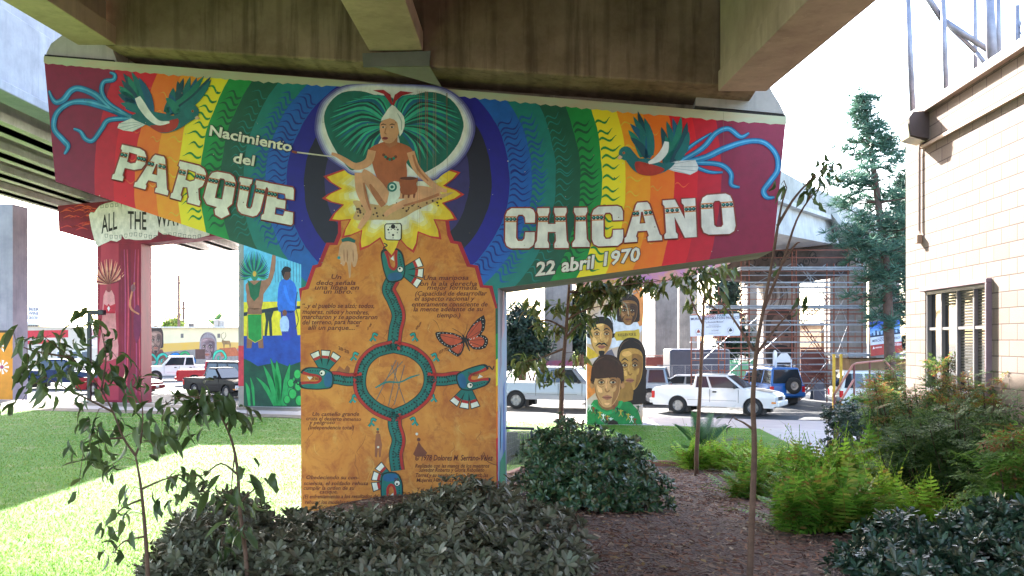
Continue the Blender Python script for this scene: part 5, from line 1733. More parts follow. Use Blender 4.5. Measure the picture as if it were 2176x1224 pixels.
# steel window: lintel, frame, bars, panes, blinds
wn = MB()
fm = mat('window frame steel', '#7d7a80', .5, .1, 3., metal=.2)
fw = .05
wn.box(((wx0 + wx1) / 2, .05, wz0 + fw / 2), (wx1 - wx0, .08, fw))
wn.box(((wx0 + wx1) / 2, .05, wz1 - fw / 2), (wx1 - wx0, .08, fw))
wn.box((wx0 + fw / 2, .05, (wz0 + wz1) / 2), (fw, .08, wz1 - wz0 - 2 * fw))
wn.box((wx1 - fw / 2, .05, (wz0 + wz1) / 2), (fw, .08, wz1 - wz0 - 2 * fw))
zm = 3.17
for k in (1, 2, 3):
    wn.box((wx0 + (wx1 - wx0) * k / 4, .052, (wz0 + wz1) / 2), (.04, .06, wz1 - wz0 - 2 * fw))
for k in range(4):
    xa, xb = wx0 + (wx1 - wx0) * k / 4 + .025, wx0 + (wx1 - wx0) * (k + 1) / 4 - .025
    for zz in (zm,):
        wn.box(((xa + xb) / 2, .054, zz), (xb - xa, .05, .04))
wo = wn.build('window', fm, bd)
m = MB()
m.quad((wx0, .075, wz0), (wx1, .075, wz0), (wx1, .075, wz1), (wx0, .075, wz1))
m.build('pane', mat('dark pane', (.03, .03, .035), .05, .1, 2., spec=.8), wo)
m = MB()
for k in range(4):
    xa, xb = wx0 + (wx1 - wx0) * k / 4 + .03, wx0 + (wx1 - wx0) * (k + 1) / 4 - .03
    z0 = [3.9, 3.5, 2.4, 2.4][k]
    z = wz1 - .07
    while z > z0:
        m.quad((xa, .070, z), (xb, .070, z), (xb, .064, z + .028), (xa, .064, z + .028))
        z -= .04
m.build('blind', mat('blind slats', '#5d5957', .6, .1, 3.), wo)
m = MB()
m.box(((wx0 + wx1) / 2, -.03, wz1 + .03), (wx1 - wx0 + .1, .08, .06))
m.box((wx1 + .025, -.03, (wz0 + wz1) / 2), (.045, .08, wz1 - wz0 + .0))
m.build('window_surround', mat('surround', '#8d7580', .6, .15, 3.), wo, bevel=.008)
# wall lamp with its conduit and box
lx, lz = wl(1964, 272)
lamp = thing('wall_lamp', 'boxy wall lamp high at the corner of the block building with conduit below', 'lamp', C0 + al * lx + Vector((0, 0, lz)), RZ)
m = MB()
m.prism([(-.0, -.21), (-.27, -.15), (-.3, .12), (-.24, .2), (0, .22)], lambda a, b, t: (t, a, b), -.2, .2)
m.build('housing', mat('lamp housing', '#5a4c46', .5, .1, 3.), lamp, bevel=.01)
m = MB()
m.prism([(-.05, -.235), (-.285, -.17), (-.312, .06), (-.306, .06), (-.27, -.16)], lambda a, b, t: (t, a, b), -.17, .17)
m.quad((-.204, -.02, -.19), (-.204, -.27, -.13), (-.204, -.29, .06), (-.204, -.02, .02))
m.build('lens', mat('lamp lens', '#d9cfae', .25, .1, 3.), lamp)
m = MB()
m.tube([(.05, -.02, -.22), (-.08, -.03, -.26), (-.12, -.03, -.36), (-.12, -.03, -1.55)], .014)
m.tube([(-.085, -.03, -.3), (-.085, -.03, -1.6)], .01)
m.build('conduit', mat('conduit', '#5e4a44', .6), lamp)
m = MB()
m.box((-.1, -.045, -1.68), (.1, .08, .13))
m.build('junction_box', mat('box tan', '#a88a74', .6), lamp, bevel=.008)
# pipe frame on the roof
pf = thing('pipe_frame', 'tall weathered pipe frame standing on the flat roof', 'roof frame', (8.6, 16, ZR))
steel = mat('galvanized pipe', '#8b8a94', .45, .25, 5., metal=.4)
for x0, y0, x1, y1, d, r in ((1926, -60, 1941, 262, 15.0, .05), (2002, -60, 2012, 230, 15.4, .045), (2070, -60, 2074, 205, 15.8, .04), (2098, -60, 2112, 180, 13.2, .075), (2120, -60, 2123, 170, 15.2, .045), (2161, 12, 2163, 150, 13.6, .04)):
    m = MB()
    m.tube([P(x0, y0, d), P(x1, y1, d)], r, 8)
    m.build('post', steel, pf, W=pf, smooth=True)
for pts, d, r in (([(1955, -30), (2003, 42), (2100, 106), (2150, 142)], 15.5, .055), ([(2003, 42), (2074, 110), (2110, 156)], 15.6, .04)):
    m = MB()
    for a, b in zip(pts[:-1], pts[1:]):
        m.tube([P(*a, d), P(*b, d)], r, 8)
    m.build('brace', steel, pf, W=pf, smooth=True)
m = MB()
a, b, c, d_ = P(2164, 40, 13.6), P(2230, 90, 12.8), P(2230, 160, 12.8), P(2164, 150, 13.6)
for k in range(14):
    f = k / 13
    m.tube([a.lerp(b, f), d_.lerp(c, min(1, f + .3))], .006, 4)
    m.tube([a.lerp(b, f), d_.lerp(c, max(0, f - .3))], .006, 4)
m.build('mesh_panel', steel, pf, W=pf)

# handrail by the rear steps
hr = thing('handrail', 'reddish pipe handrail rising beside the steps behind the clipped hedge', 'handrail', G(1775, 945, 0))
rust_ = mat('pinkish rail paint', '#b0766a', .45, .2, 6.)
D = 24.6
for a, b in (((1773, 950), (1773, 836)), ((1815, 900), (1815, 774)), ((1848, 860), (1848, 768))):
    m = MB()
    m.tube([P(*a, D), P(*b, D)], .028, 8)
    m.build('post', mat('rail post', '#6d3430', .5, .2, 5.), hr, W=hr, smooth=True)
for k, ps in enumerate(([(1773, 838), (1812, 776), (1820, 772), (1880, 766), (1900, 790)], [(1773, 874), (1815, 806)], [(1773, 912), (1815, 842)])):
    m = MB()
    m.tube([P(x, y, D) for x, y in ps], .03, 8)
    m.build('rail', rust_, hr, W=hr, smooth=True)
m = MB()
p = G(1776, 976, 0)
m.box((P(1776, 950, D).x + .1, D - .1, .12), (.55, .6, .3))
m.build('footing', mat('footing', '#6a5148', .85, .2, 4.), hr, W=hr, bevel=.015)
# the steps
stp = thing('steps', 'concrete steps climbing to the building behind the hedge', 'steps', (9.6, 24.8, 0))
m = MB()
for k in range(5):
    m.box((10.4 + k * .32 + 1, 25.2, .085 + k * .17), (2.4, 1.6, .168))
m.build('treads', pale_walk, stp, W=stp, bevel=.01)
# ---------------------------------------------------------------- vehicles (local x forward from the rear axle, y left, z up)
tyre_m = mat('tyre rubber', (.02, .02, .02), .8, .2, 8.)
rim_m = mat('wheel alloy', (.28, .28, .28), .35, .1, 5., metal=.6)
dark_m = mat('dark trim', (.015, .015, .017), .6, .1, 5.)
glass_m = glass('car glass', (.02, .027, .035))
chrome_m = mat('chrome', (.6, .6, .6), .15, .05, 4., metal=1.)
redl_m = mat('tail lamp red', '#c01820', .2, .1, 5.)
amber_m = mat('indicator amber', '#e08a2a', .2, .1, 5.)
lens_m = mat('headlamp lens', '#c9cfd4', .1, .1, 5., metal=.3)
plate_m = mat('licence plate', '#d8d8d2', .4)
def carpaint(n, c, metal=0.):
    dk = not isinstance(c, str) or sum(lin(c)) < .35
    return mat('car paint ' + n, c, .4 if dk else .28, .04, 2., coat=.05 if dk else .5, metal=metal, spec=.12 if dk else .5)
def vehicle(name, label, cat, pos, hd, p, group=None):
    """p: dict of dimensions in metres; x measured from the rear axle"""
    t = thing(name, label, cat, (pos[0], pos[1], -.138), hd, group)
    wb, rw, W_ = p['wb'], p.get('rw', .34), p.get('W', 1.75)
    xr, xf, zb = p['xr'], p['wb'] + p['of'], p.get('zb', .3)
    hw = W_ / 2
    cp = p['paint']
    ra = rw + .07
    top = p['top']            # list of (x, z) from tail to nose along the shoulder
    prof = [(xr + .06, zb), (xr, zb + .12)] + top + [(xf, top[-1][1] - .12), (xf, zb + .1), (xf - .08, zb)]
    arcs = []
    for cx in (wb, 0):
        n = 10
        dz = zb - rw
        hx = math.sqrt(max(.01, ra * ra - dz * dz))
        a0 = math.atan2(dz, hx)
        for k in range(n + 1):
            a = a0 + (math.pi - 2 * a0) * k / n
            arcs.append((cx + ra * math.cos(a), rw + ra * math.sin(a)))
    prof += arcs
    m = MB()
    m.prism(prof, lambda a, b, tt: (a, tt * (1 - .04 * max(0, b - .75) / .4), b), -hw, hw)
    body = m.build('body', cp, t, bevel=.05, seg=3)
    # wheel wells
    for cx in (0, wb):
        for s_ in (-1, 1):
            m = MB()
            m.box((cx, s_ * (hw - .3), rw + .06), (ra * 2.0, .4, ra * 1.5))
            m.build('wheel_well', dark_m, t)
    # cabin
    x0b, x0t, x1t, x1b, zbl, zrf = p['cab']
    ib, it = hw - .04, hw - p.get('tumble', .2)
    m = MB()
    m.hexa([(x0b, -ib, zbl - .02), (x1b, -ib, zbl - .02), (x1b, ib, zbl - .02), (x0b, ib, zbl - .02), (x0t, -it, zrf), (x1t, -it, zrf), (x1t, it, zrf), (x0t, it, zrf)])
    m.build('cabin', p.get('roofpaint', cp), t, bevel=.07, seg=3)
    def sp_(x, f, s_):
        """point on the side glass plane: x at fraction f of the height"""
        return (x, s_ * (ib + (it - ib) * f + .006), zbl + (zrf - zbl) * f)
    def edge(f):
        return x0b + (x0t - x0b) * f, x1b + (x1t - x1b) * f
    f0, f1 = .06, .84
    for s_ in (-1, 1):
        cuts = p['panes']      # fractions along the cabin
        for ca, cb in cuts:
            l0, r0 = edge(f0)
            l1, r1 = edge(f1)
            m = MB()
            m.quad(sp_(l0 + (r0 - l0) * ca, f0, s_), sp_(l0 + (r0 - l0) * cb, f0, s_), sp_(l1 + (r1 - l1) * cb, f1, s_), sp_(l1 + (r1 - l1) * ca, f1, s_))
            m.build('side_window', glass_m, t)
    for nm, xb, xt, sg in (('windscreen', x1b, x1t, 1), ('rear_window', x0b, x0t, -1)):
        def wp(f, y):
            h = ib + (it - ib) * f - .07
            return (xb + (xt - xb) * f + sg * .008, y * h, zbl + (zrf - zbl) * f + .006)
        m = MB()
        m.quad(wp(.08, -1), wp(.08, 1), wp(.9, 1), wp(.9, -1))
        m.build(nm, glass_m, t)
    # wheels
    for cx in (0, wb):
        for s_ in (-1, 1):
            m = MB()
            y0 = s_ * (hw - .12)
            m.lathe([(rw * .62, -.1), (rw * .93, -.11), (rw, -.07), (rw, .07), (rw * .93, .11), (rw * .62, .1)], (cx, y0, rw), (0, s_, 0), 22)
            wh = m.build('wheel', tyre_m, t, smooth=True)
            m = MB()
            m.lathe([(.001, .06), (rw * .14, .07), (rw * .2, .05), (rw * .5, .03), (rw * .6, .085), (rw * .64, .085), (rw * .64, .0)], (cx, y0, rw), (0, s_, 0), 22)
            for k in range(6):
                a = k * math.pi / 3
                m.box((cx + rw * .38 * math.cos(a), y0 + s_ * .06, rw + rw * .38 * math.sin(a)), (.05 + .12 * abs(math.cos(a)), .03, .05 + .12 * abs(math.sin(a))))
            m.build('rim', rim_m, wh)
    # lamps
    zl = p.get('zlamp', top[-1][1] - .18)
    for s_ in (-1, 1):
        m = MB()
        m.box((xf - .05, s_ * (hw - .24), zl), (.16, .42, .16))
        m.build('headlamp', lens_m, t, bevel=.02)
        m = MB()
        m.box((xf - .06, s_ * (hw - .2), zl - .13), (.18, .42, .07))
        m.build('indicator', amber_m, t, bevel=.01)
        m = MB()
        zt = p.get('ztail', top[0][1] - .22)
        m.box((xr + .05, s_ * (hw - .07), zt), (.14, .16, .3))
        m.build('tail_lamp', redl_m, t, bevel=.02)
        m = MB()
        m.box((x1b - .38, s_ * (hw + .07), zbl + .1), (.1, .2, .16))
        m.build('mirror', p.get('mirror', dark_m), t, bevel=.03)
    m = MB()
    m.box((xf - .01, 0, zl + .01), (.06, W_ * .5, .15))
    m.build('grille', p.get('grille', dark_m), t, bevel=.01)
    m = MB()
    m.box((xf + .04, 0, zb + .17), (.2, W_ * .99, .22))
    m.build('front_bumper', p.get('bumper', cp), t, bevel=.04)
    m = MB()
    m.box((xr - .04, 0, zb + .17), (.2, W_ * .97, .2))
    m.build('rear_bumper', p.get('rbumper', p.get('bumper', cp)), t, bevel=.04)
    m = MB()
    m.box((xr - .15, 0, zb + .3) if p.get('rplate') else (xf + .15, 0, zb + .2), (.02, .3, .15))
    m.build('licence_plate', plate_m, t)
    # door lines and handles
    m = MB()
    for x in p['doors']:
        for s_ in (-1, 1):
            m.box((x, s_ * (hw - .001), (zb + zbl) / 2 + .08), (.015, .012, zbl - zb - .2))
    for s_ in (-1, 1):
        m.box(((xr + xf) / 2, s_ * (hw - .001), zb + (zbl - zb) * .35), ((xf - xr) * .4, .01, .012))
    m.build('door_seam', dark_m, t)
    for x in p.get('handles', []):
        for s_ in (-1, 1):
            m = MB()
            m.box((x, s_ * (hw + .004), zbl - .13), (.17, .04, .06))
            m.build('handle', dark_m, t, bevel=.01)
    return t, hw

white = carpaint('white', '#d8d8d6')
def gp(px, py):
    return G(px, py, -.138)
# white pickup with two dark stripes
a, b = gp(1440, 879), gp(1607, 886)
hd = math.atan2(b.y - a.y, b.x - a.x)
nl = Vector((-math.sin(hd), math.cos(hd), 0))
pk = dict(wb=3.2, of=.9, xr=-1.15, W=1.76, rw=.36, zb=.36, paint=white, top=[(-1.15, 1.02), (-1.05, 1.12), (.7, 1.12), (2.5, 1.12), (3.3, 1.07), (3.85, .98), (4.05, .9)],
          cab=(.62, .72, 2.0, 2.85, 1.11, 1.7), panes=[(.07, .34), (.39, .93)], doors=[1.4, 2.6], handles=[1.6], tumble=.22)
v, hw = vehicle('pickup_truck', 'white pickup with two dark stripes over hood and roof', 'pickup truck', a + nl * .87, hd, pk)
m = MB()
for y in (-.3, .3):
    m.add([(3.87, y - .16, .988), (3.87, y + .16, .988), (3.3, y + .16, 1.082), (3.3, y - .16, 1.082), (2.86, y + .16, 1.112), (2.86, y - .16, 1.112)], [(0, 1, 2, 3), (3, 2, 4, 5)])
    m.box((1.36, y, 1.702), (1.2, .32, .012))
m.build('stripes', mat('stripe navy', '#23262e', .3, .1, 4.), v)
# silver pickup
a = gp(1096, 869)
hd = R(-18)
nl = Vector((-math.sin(hd), math.cos(hd), 0))
silver = carpaint('silver', '#868d98', .3)
pk2 = dict(wb=3.7, of=.95, xr=-1.25, W=2.0, rw=.4, zb=.45, paint=silver, top=[(-1.25, 1.15), (-1.1, 1.2), (1.0, 1.2), (3.0, 1.2), (4.1, 1.14), (4.55, 1.08), (4.65, .98)],
           cab=(.85, .98, 2.65, 3.35, 1.19, 1.93), panes=[(.04, .3), (.35, .9)], doors=[.95, 2.0, 3.1], handles=[1.2, 2.3], tumble=.24, bumper=chrome_m)
vehicle('pickup_truck', 'silver crew cab pickup parked beyond the small tree, half behind the pier', 'pickup truck', a + nl * 1.0, hd, pk2)
# black pickup by the agave pier
a = gp(412, 842)
hd = R(-36)
nl = Vector((-math.sin(hd), math.cos(hd), 0))
black = carpaint('black', (.012, .012, .014))
pk3 = dict(wb=2.85, of=.8, xr=-1.05, W=1.7, rw=.34, zb=.36, paint=black, top=[(-1.05, .98), (-.95, 1.03), (.9, 1.03), (2.3, 1.03), (3.3, .96), (3.55, .88), (3.65, .8)],
           cab=(.85, 1.0, 1.65, 2.4, 1.02, 1.62), panes=[(.1, .9)], doors=[1.1, 2.2], handles=[1.3], tumble=.22, bumper=chrome_m)
v, hw = vehicle('pickup_truck', 'black compact pickup turning out beside the blue and green pier', 'pickup truck', a + nl * .85, hd, pk3)
m = MB()
m.box((-.1, 0, 1.034), (1.6, 1.45, .012))  # flat dark sheet, its colour stands for the shade inside the open box
m.build('bed_dark_sheet', dark_m, v)
# grey coupe
sed = dict(wb=2.65, of=.85, xr=-.95, W=1.72, rw=.31, zb=.25, paint=carpaint('grey', '#aab0b6', .3), top=[(-.95, .86), (-.6, .96), (.2, .95), (2.1, .92), (3.2, .78), (3.5, .66)],
           cab=(-.2, .5, 1.45, 2.3, .92, 1.38), panes=[(.06, .45), (.5, .92)], doors=[.7, 2.0], handles=[.9], tumble=.25)
vehicle('car', 'grey coupe parked behind the striped white pickup', 'car', (P(1500, 0, 45.5).x, 45.5), R(164), sed)
suv = dict(wb=2.7, of=.85, xr=-.95, W=1.8, rw=.37, zb=.4, paint=carpaint('steel blue', '#7d8a98', .3), top=[(-.95, 1.02), (2.2, 1.05), (3.3, 1.0), (3.55, .9)],
           cab=(-.92, -.72, 1.7, 2.4, 1.02, 1.82), panes=[(.04, .3), (.34, .6), (.64, .94)], doors=[.4, 1.4, 2.2], handles=[.6, 1.6], tumble=.2)
q = P(1392, 0, 44.5)
s2 = dict(suv)
vehicle('suv', 'steel blue sport utility with dark windows peeping out behind the pier of faces', 'sport utility', (q.x - .2, 44.5), R(166), s2)
# blue SUV with spare wheel and chairs on the roof
q = P(1654, 0, 43.4)
s3 = dict(suv, paint=carpaint('blue', '#1c5fa8'), rplate=1, W=1.75)
v, hw = vehicle('suv', 'blue sport utility seen from behind with a spare wheel on its back', 'sport utility', (q.x, 43.4), R(101), s3)
m = MB()
m.lathe([(.2, -.1), (.36, -.11), (.39, -.07), (.39, .07), (.36, .11), (.2, .1)], (-1.1, -.2, .98), (-1, 0, 0), 22)
sw = m.build('spare_wheel', tyre_m, v, smooth=True)
m = MB()
m.lathe([(.001, .08), (.06, .09), (.1, .06), (.2, .07), (.23, .1), (.25, .1), (.25, 0)], (-1.1, -.2, .98), (-1, 0, 0), 22)
m.build('rim', rim_m, sw)
m = MB()
for y in (-.6, .6):
    m.tube([(-.7, y, 1.9), (1.5, y, 1.9)], .02)
for x in (-.4, .5, 1.3):
    m.tube([(x, -.6, 1.9), (x, .6, 1.9)], .015)
    for y in (-.6, .6):
        m.tube([(x, y, 1.8), (x, y, 1.91)], .015)
m.build('roof_rack', dark_m, v)
vp = Vector((q.x, 43.4, 0))
for k, (px, py) in enumerate(((1664, 768), (1648, 762))):
    c = P(px, py, 42.9 + k * .6)
    t = thing('folding_chair', ['folded white chair with a tubular frame tied on the blue vehicle', 'folded white cushion standing up on the roof rack'][k], 'chair', c, R(10 + 20 * k))
    m = MB()
    wht = mat('chair white', '#d8dade', .5, .1, 4.)
    if k == 0:
        m.tube([(-.4, 0, .1), (-.36, 0, -.38), (-.2, 0, -.45), (.3, 0, -.45), (.42, 0, -.38), (.44, 0, .1)], .025, 6)
        m.build('frame', wht, t)
        m = MB()
        m.poly([(-.36, -.01, -.05), (-.36, -.01, .1), (-.1, -.02, .38), (.2, -.02, .4), (.38, -.01, .2), (.4, -.01, -.05)])
        m.poly([(-.36, .03, -.05), (-.36, .03, .1), (-.1, .03, .38), (.2, .03, .4), (.38, .03, .2), (.4, .03, -.05)])
        m.build('seat', wht, t)
    else:
        m.prism([(-.1, -.4), (.1, -.4), (.11, .3), (0, .42), (-.1, .3)], lambda a_, b_, tt: (a_, tt, b_), 0, .08)
        m.build('cushion', wht, t, bevel=.02)
# white SUV at the right
s4 = dict(suv, paint=white, xr=-.95, W=1.85, rplate=1, bumper=mat('grey bumper', '#6f7276', .5))
a = gp(1758, 876)
vehicle('suv', 'white sport utility with a dark rear window beside the handrail', 'sport utility', (a.x + 1.5, a.y + .6), R(-4), s4)
# across the street at the left
s5 = dict(sed, paint=carpaint('maroon', '#7a1420'))
vehicle('car', 'maroon sedan passing behind the red pier', 'car', (P(215, 0, 53).x, 53), R(-10), s5)
s6 = dict(pk2, paint=carpaint('navy', '#1d2a4c'))
vehicle('pickup_truck', 'navy pickup parked in front of the store', 'pickup truck', (P(75, 0, 58).x, 58), R(-8), s6)
s7 = dict(pk2, paint=white)
vehicle('pickup_truck', 'white truck parked nose out under the long mural', 'pickup truck', (P(437, 0, 70).x, 70), R(205), s7)
s8 = dict(pk, paint=carpaint('red', '#b01c26'))
vehicle('pickup_truck', 'bright red pickup between the white truck and the black pickup', 'pickup truck', (P(415, 0, 62).x, 62), R(15), s8)
s9 = dict(suv, paint=carpaint('dark grey', '#22252c'))
vehicle('suv', 'dark sport utility parked behind the black pickup', 'sport utility', (P(478, 0, 56).x, 56), R(-25), s9)
# ---------------------------------------------------------------- scaffold round the pier under repair
sc_ = thing('scaffold', 'orange red tube scaffold with grey planks round the soot dark pier', 'scaffold', (12.3, 45, 0))
org = mat('scaffold orange', '#7e4636', .6, .2, 5.)
galv = mat('scaffold galvanized', '#8f929a', .5, .2, 5., metal=.3)
levels = [850, 812, 770, 728, 690, 650, 610, 568, 560]
cols_x = [(1469, 1488), (1527, 1540), (1575, 1592), (1683, 1692), (1757, 1772), (1802, 1832)]
for i, (xa, xb) in enumerate(cols_x):
    top = [690, 610, 545, 530, 560, 520][i]
    for d in (44.2, 45.4):
        if i == 3 and d > 45:
            continue
        m = MB()
        for x in (xa, xb):
            m.tube([P(x, 855, d), P(x, top, d)], .035, 5)
        y = 846
        k = 0
        while y > top + 6:
            m.tube([P(xa, y, d), P(xb, y, d)], .024, 4)
            if k % 2 == 0:
                xm = (xa + xb) / 2
                m.tube([P(xm, y, d), P(xm, y - 20, d)], .018, 4)
            y -= 20
            k += 1
        m.build('frame', org, sc_, W=sc_)
for y, x0, x1, w_ in ((568, 1575, 1842, .9), (572, 1575, 1842, .9), (650, 1500, 1840, .9), (654, 1500, 1840, .9), (727, 1470, 1842, .5), (690, 1575, 1842, .3), (610, 1575, 1842, .3), (600, 1575, 1835, .15), (790, 1592, 1800, .6)):
    m = MB()
    a, b = P(x0, y, 44.1), P(x1, y, 44.1)
    m.box(((a.x + b.x) / 2, 44.1 + w_ / 2, a.z), (b.x - a.x, w_, .07))
    m.build('plank', galv, sc_, W=sc_)
for y in (532, 548, 576, 585, 600, 612, 622, 636, 660, 668, 682, 690, 706, 716, 740, 750, 762, 775, 788, 800, 815, 830):
    for d in (44.15, 45.45):
        m = MB()
        x0, x1 = (1575, 1842) if y < 640 else (1470, 1842)
        m.tube([P(x0, y, d), P(x1, y - (2 if d > 45 else 0), d)], .022, 4)
        m.build('rail', galv if y % 4 else org, sc_, W=sc_)
pairs = [(1488, 1575), (1592, 1683), (1692, 1757), (1772, 1802)]
for j, (xa, xb) in enumerate(pairs):
    for k, (y0, y1) in enumerate(((850, 770), (770, 690), (690, 610), (610, 560))):
        if j == 0 and y1 < 640:
            continue
        m = MB()
        m.tube([P(xa, y0, 45.4), P(xb, y1, 45.4)], .02, 4)
        m.tube([P(xb, y0, 45.4), P(xa, y1, 45.4)], .02, 4)
        m.build('brace', galv, sc_, W=sc_)
# zigzag stair
for (xa, ya, xb, yb) in ((1700, 850, 1756, 790), (1760, 770, 1702, 690), (1702, 690, 1762, 640), (1756, 640, 1702, 570), (1702, 770, 1770, 830)):
    m = MB()
    for o in (0, -9):
        m.tube([P(xa, ya + o, 44.5), P(xb, yb + o, 44.5)], .03, 4)
    n = 8
    for k in range(n):
        f = k / n
        x, y = xa + (xb - xa) * f, ya + (yb - ya) * f
        m.tube([P(x, y, 44.5), P(x, y - 9, 44.5)], .02, 4)
    m.build('stair', org if ya > 700 else galv, sc_, W=sc_)

# banner
BP = Plane(P(1518, 0, 43.8).x, 43.8, R(-4))
bn = BP.thing('banner', 'white lettered banner tied across the left bays of the scaffold', 'banner')
m = MB()
o = [BP.uz(*p) for p in ((1466, 671), (1571, 666), (1573, 713), (1467, 715))]
N = 24
for i in range(N):
    def bp(f, v):
        a = (o[0][0] + (o[1][0] - o[0][0]) * f, o[0][1] + (o[1][1] - o[0][1]) * f)
        b = (o[3][0] + (o[2][0] - o[3][0]) * f, o[3][1] + (o[2][1] - o[3][1]) * f)
        return (a[0] + (b[0] - a[0]) * v, .02 * math.sin(f * 19) * v + .012, a[1] + (b[1] - a[1]) * v)
    for j in range(4):
        m.quad(bp(i / N, j / 4), bp((i + 1) / N, j / 4), bp((i + 1) / N, (j + 1) / 4), bp(i / N, (j + 1) / 4))
m.build('cloth', mat('banner vinyl', '#cfd6e8', .5, .05, 2.), bn, smooth=True)
pp = Paint(BP, -.02)
for body, p0, p1, h, c in (('CHICANO', (1489, 674.5), (1520, 673.5), 5, '#b0303a'), ('PARK', (1524, 673.3), (1544, 672.5), 5, '#2a6a8a'), ('MURAL RESTORATION PROJECT', (1468, 680.5), (1570, 677), 5, '#2a2f5a'),
                           ('“La Revolución Mexicana”', (1498, 687), (1538, 685), 4, '#4a5070'), ('Victor Ochoa Tavera', (1506, 692), (1528, 691.4), 2.2, '#5a5f7a'), ('Guillermo Aranda Figueroa', (1500, 696), (1532, 695), 2.6, '#4a4f6a'),
                           ('619 235 9027', (1512, 704), (1527, 703.5), 3, '#40456a'), ('chicanopark mural restoration', (1505, 709), (1531, 708.4), 2, '#6a7090')):
    pp.text(body, p0, p1, h, c, 1, .01)
for cx, cy, c in ((1484, 705, '#8a3a34'), (1552, 702, '#2a2c3a')):
    pp.disc((cx, cy), 7, '#9aa0b4', .6, 16)
    pp.disc((cx, cy), 6.2, '#cfd6e4', .9, 16)
    pp.disc((cx, cy), 3.4, c, 1.2, 10, 2.6)
    pp.ribbon([(cx - 4, cy + 3), (cx, cy - 4), (cx + 4, cy + 2)], [1, 2, 1], c, 1.3)
pp.build('lettering', bn)

# hoarding sign on the shed
MPp = Plane(P(1882, 0, 38.5).x, 38.5, R(2))
hb = MPp.thing('sign_board', 'tilted sign board with a blue skyline picture over a red band', 'sign')
m = MB()
qd = [(1847, 685), (1911, 677), (1918, 748), (1851, 757)]
m.prism([MPp.uz(*p) for p in qd], fn, 0, .06)
m.build('board', mat('board edge', '#b8895a', .6), hb)
pp = Paint(MPp)
def sq(x, y):
    a = (qd[0][0] + (qd[1][0] - qd[0][0]) * x, qd[0][1] + (qd[1][1] - qd[0][1]) * x)
    b = (qd[3][0] + (qd[2][0] - qd[3][0]) * x, qd[3][1] + (qd[2][1] - qd[3][1]) * x)
    return (a[0] + (b[0] - a[0]) * y, a[1] + (b[1] - a[1]) * y)
for k in range(6):
    pp.poly([sq(0, k * .07), sq(1, k * .07), sq(1, k * .07 + .07), sq(0, k * .07 + .07)], ['#2c55c0', '#3566cc', '#4a80d8', '#6a9ce2', '#86b2ea', '#5a78a8'][k], 1)
for k in range(15):
    x = .06 + k * .06
    h = .08 + .1 * abs(math.sin(k * 2.3)) * (1 - abs(k - 7) / 12)
    pp.poly([sq(x, .4), sq(x + .05, .4), sq(x + .05, .4 - h), sq(x, .4 - h)], ['#34507c', '#8fb4d8', '#20355c', '#b8d0e6'][k % 4], 1.5)
pp.poly([sq(0, .4), sq(1, .4), sq(1, .45), sq(0, .45)], '#24304a', 1.7)
pp.poly([sq(0, .45), sq(1, .45), sq(1, .68), sq(0, .68)], '#cdd3e6', 1)
pp.poly([sq(0, .68), sq(1, .68), sq(1, 1), sq(0, 1)], '#a8342e', 1)
pp.text('COMING FALL 2011', sq(.24, .52), sq(.76, .52), 3.2, '#5a5f74', 2, .005)
pp.text('MERCADO DEL BARRIO', sq(.07, .6), sq(.95, .6), 5.6, '#33343f', 2, .012)
pp.text('858.457.4500', sq(.55, .79), sq(.98, .79), 4.6, '#ecdfe0', 2, .02)
pp.text('SHEA HOMES', sq(.14, .77), sq(.36, .77), 3.4, '#ecdfe0', 2, .01) if False else None
pp.poly([sq(.06, .8), sq(.08, .75), sq(.1, .72), sq(.12, .76), sq(.13, .8)], '#ecdfe0', 2)
pp.poly([sq(.15, .75), sq(.36, .75), sq(.36, .79), sq(.15, .79)], '#d8b4b4', 2)
pp.text('RETAIL LEASING', sq(.6, .73), sq(.9, .73), 2.4, '#e0bfc0', 2, .005)
pp.build('print', hb)
# low shed under it
sh = thing('shed', 'low brown plywood shed with a flat grey roof and yellow posts', 'shed', (P(1870, 0, 39).x, 39.5, 0))
m = MB()
a, b = P(1802, 756, 39), P(1945, 756, 39)
m.box(((a.x + b.x) / 2, 40.2, (a.z - .1) / 2 - .08), (b.x - a.x - .3, 2.2, a.z))
m.build('wall', mat('weathered plywood', '#7a6046', .85, .3, 2., stretch=(1, 1, .2)), sh, W=sh)
m = MB()
m.box(((a.x + b.x) / 2, 40.1, a.z + .02), (b.x - a.x + .3, 2.9, .1))
m.build('roof', mat('shed roof grey', '#7c7f84', .7), sh, W=sh)
for x in (1772, 1787):
    m = MB()
    p = P(x, 750, 39)
    m.box((p.x, 39, p.z / 2 - .1), (.1, .1, p.z + .1))
    m.build('post', mat('yellow post', '#c9a02c', .6), sh, W=sh)

# dark trailer
tr = thing('trailer', 'dark blue grey enclosed trailer behind the scaffold', 'trailer', (P(1490, 0, 50).x, 51, 0))
m = MB()
a, b = P(1424, 742, 50), P(1552, 742, 50)
m.box(((a.x + b.x) / 2, 51.2, (a.z + .5) / 2), (b.x - a.x, 2.4, a.z - .5))
m.build('body', mat('trailer paint', '#3a4258', .4, .15, 1.5), tr, W=tr, bevel=.12, seg=3)
m = MB()
m.box(((a.x + b.x) / 2, 51.2, .28), (b.x - a.x - .4, 2.2, .5))
m.build('chassis', dark_m, tr, W=tr)
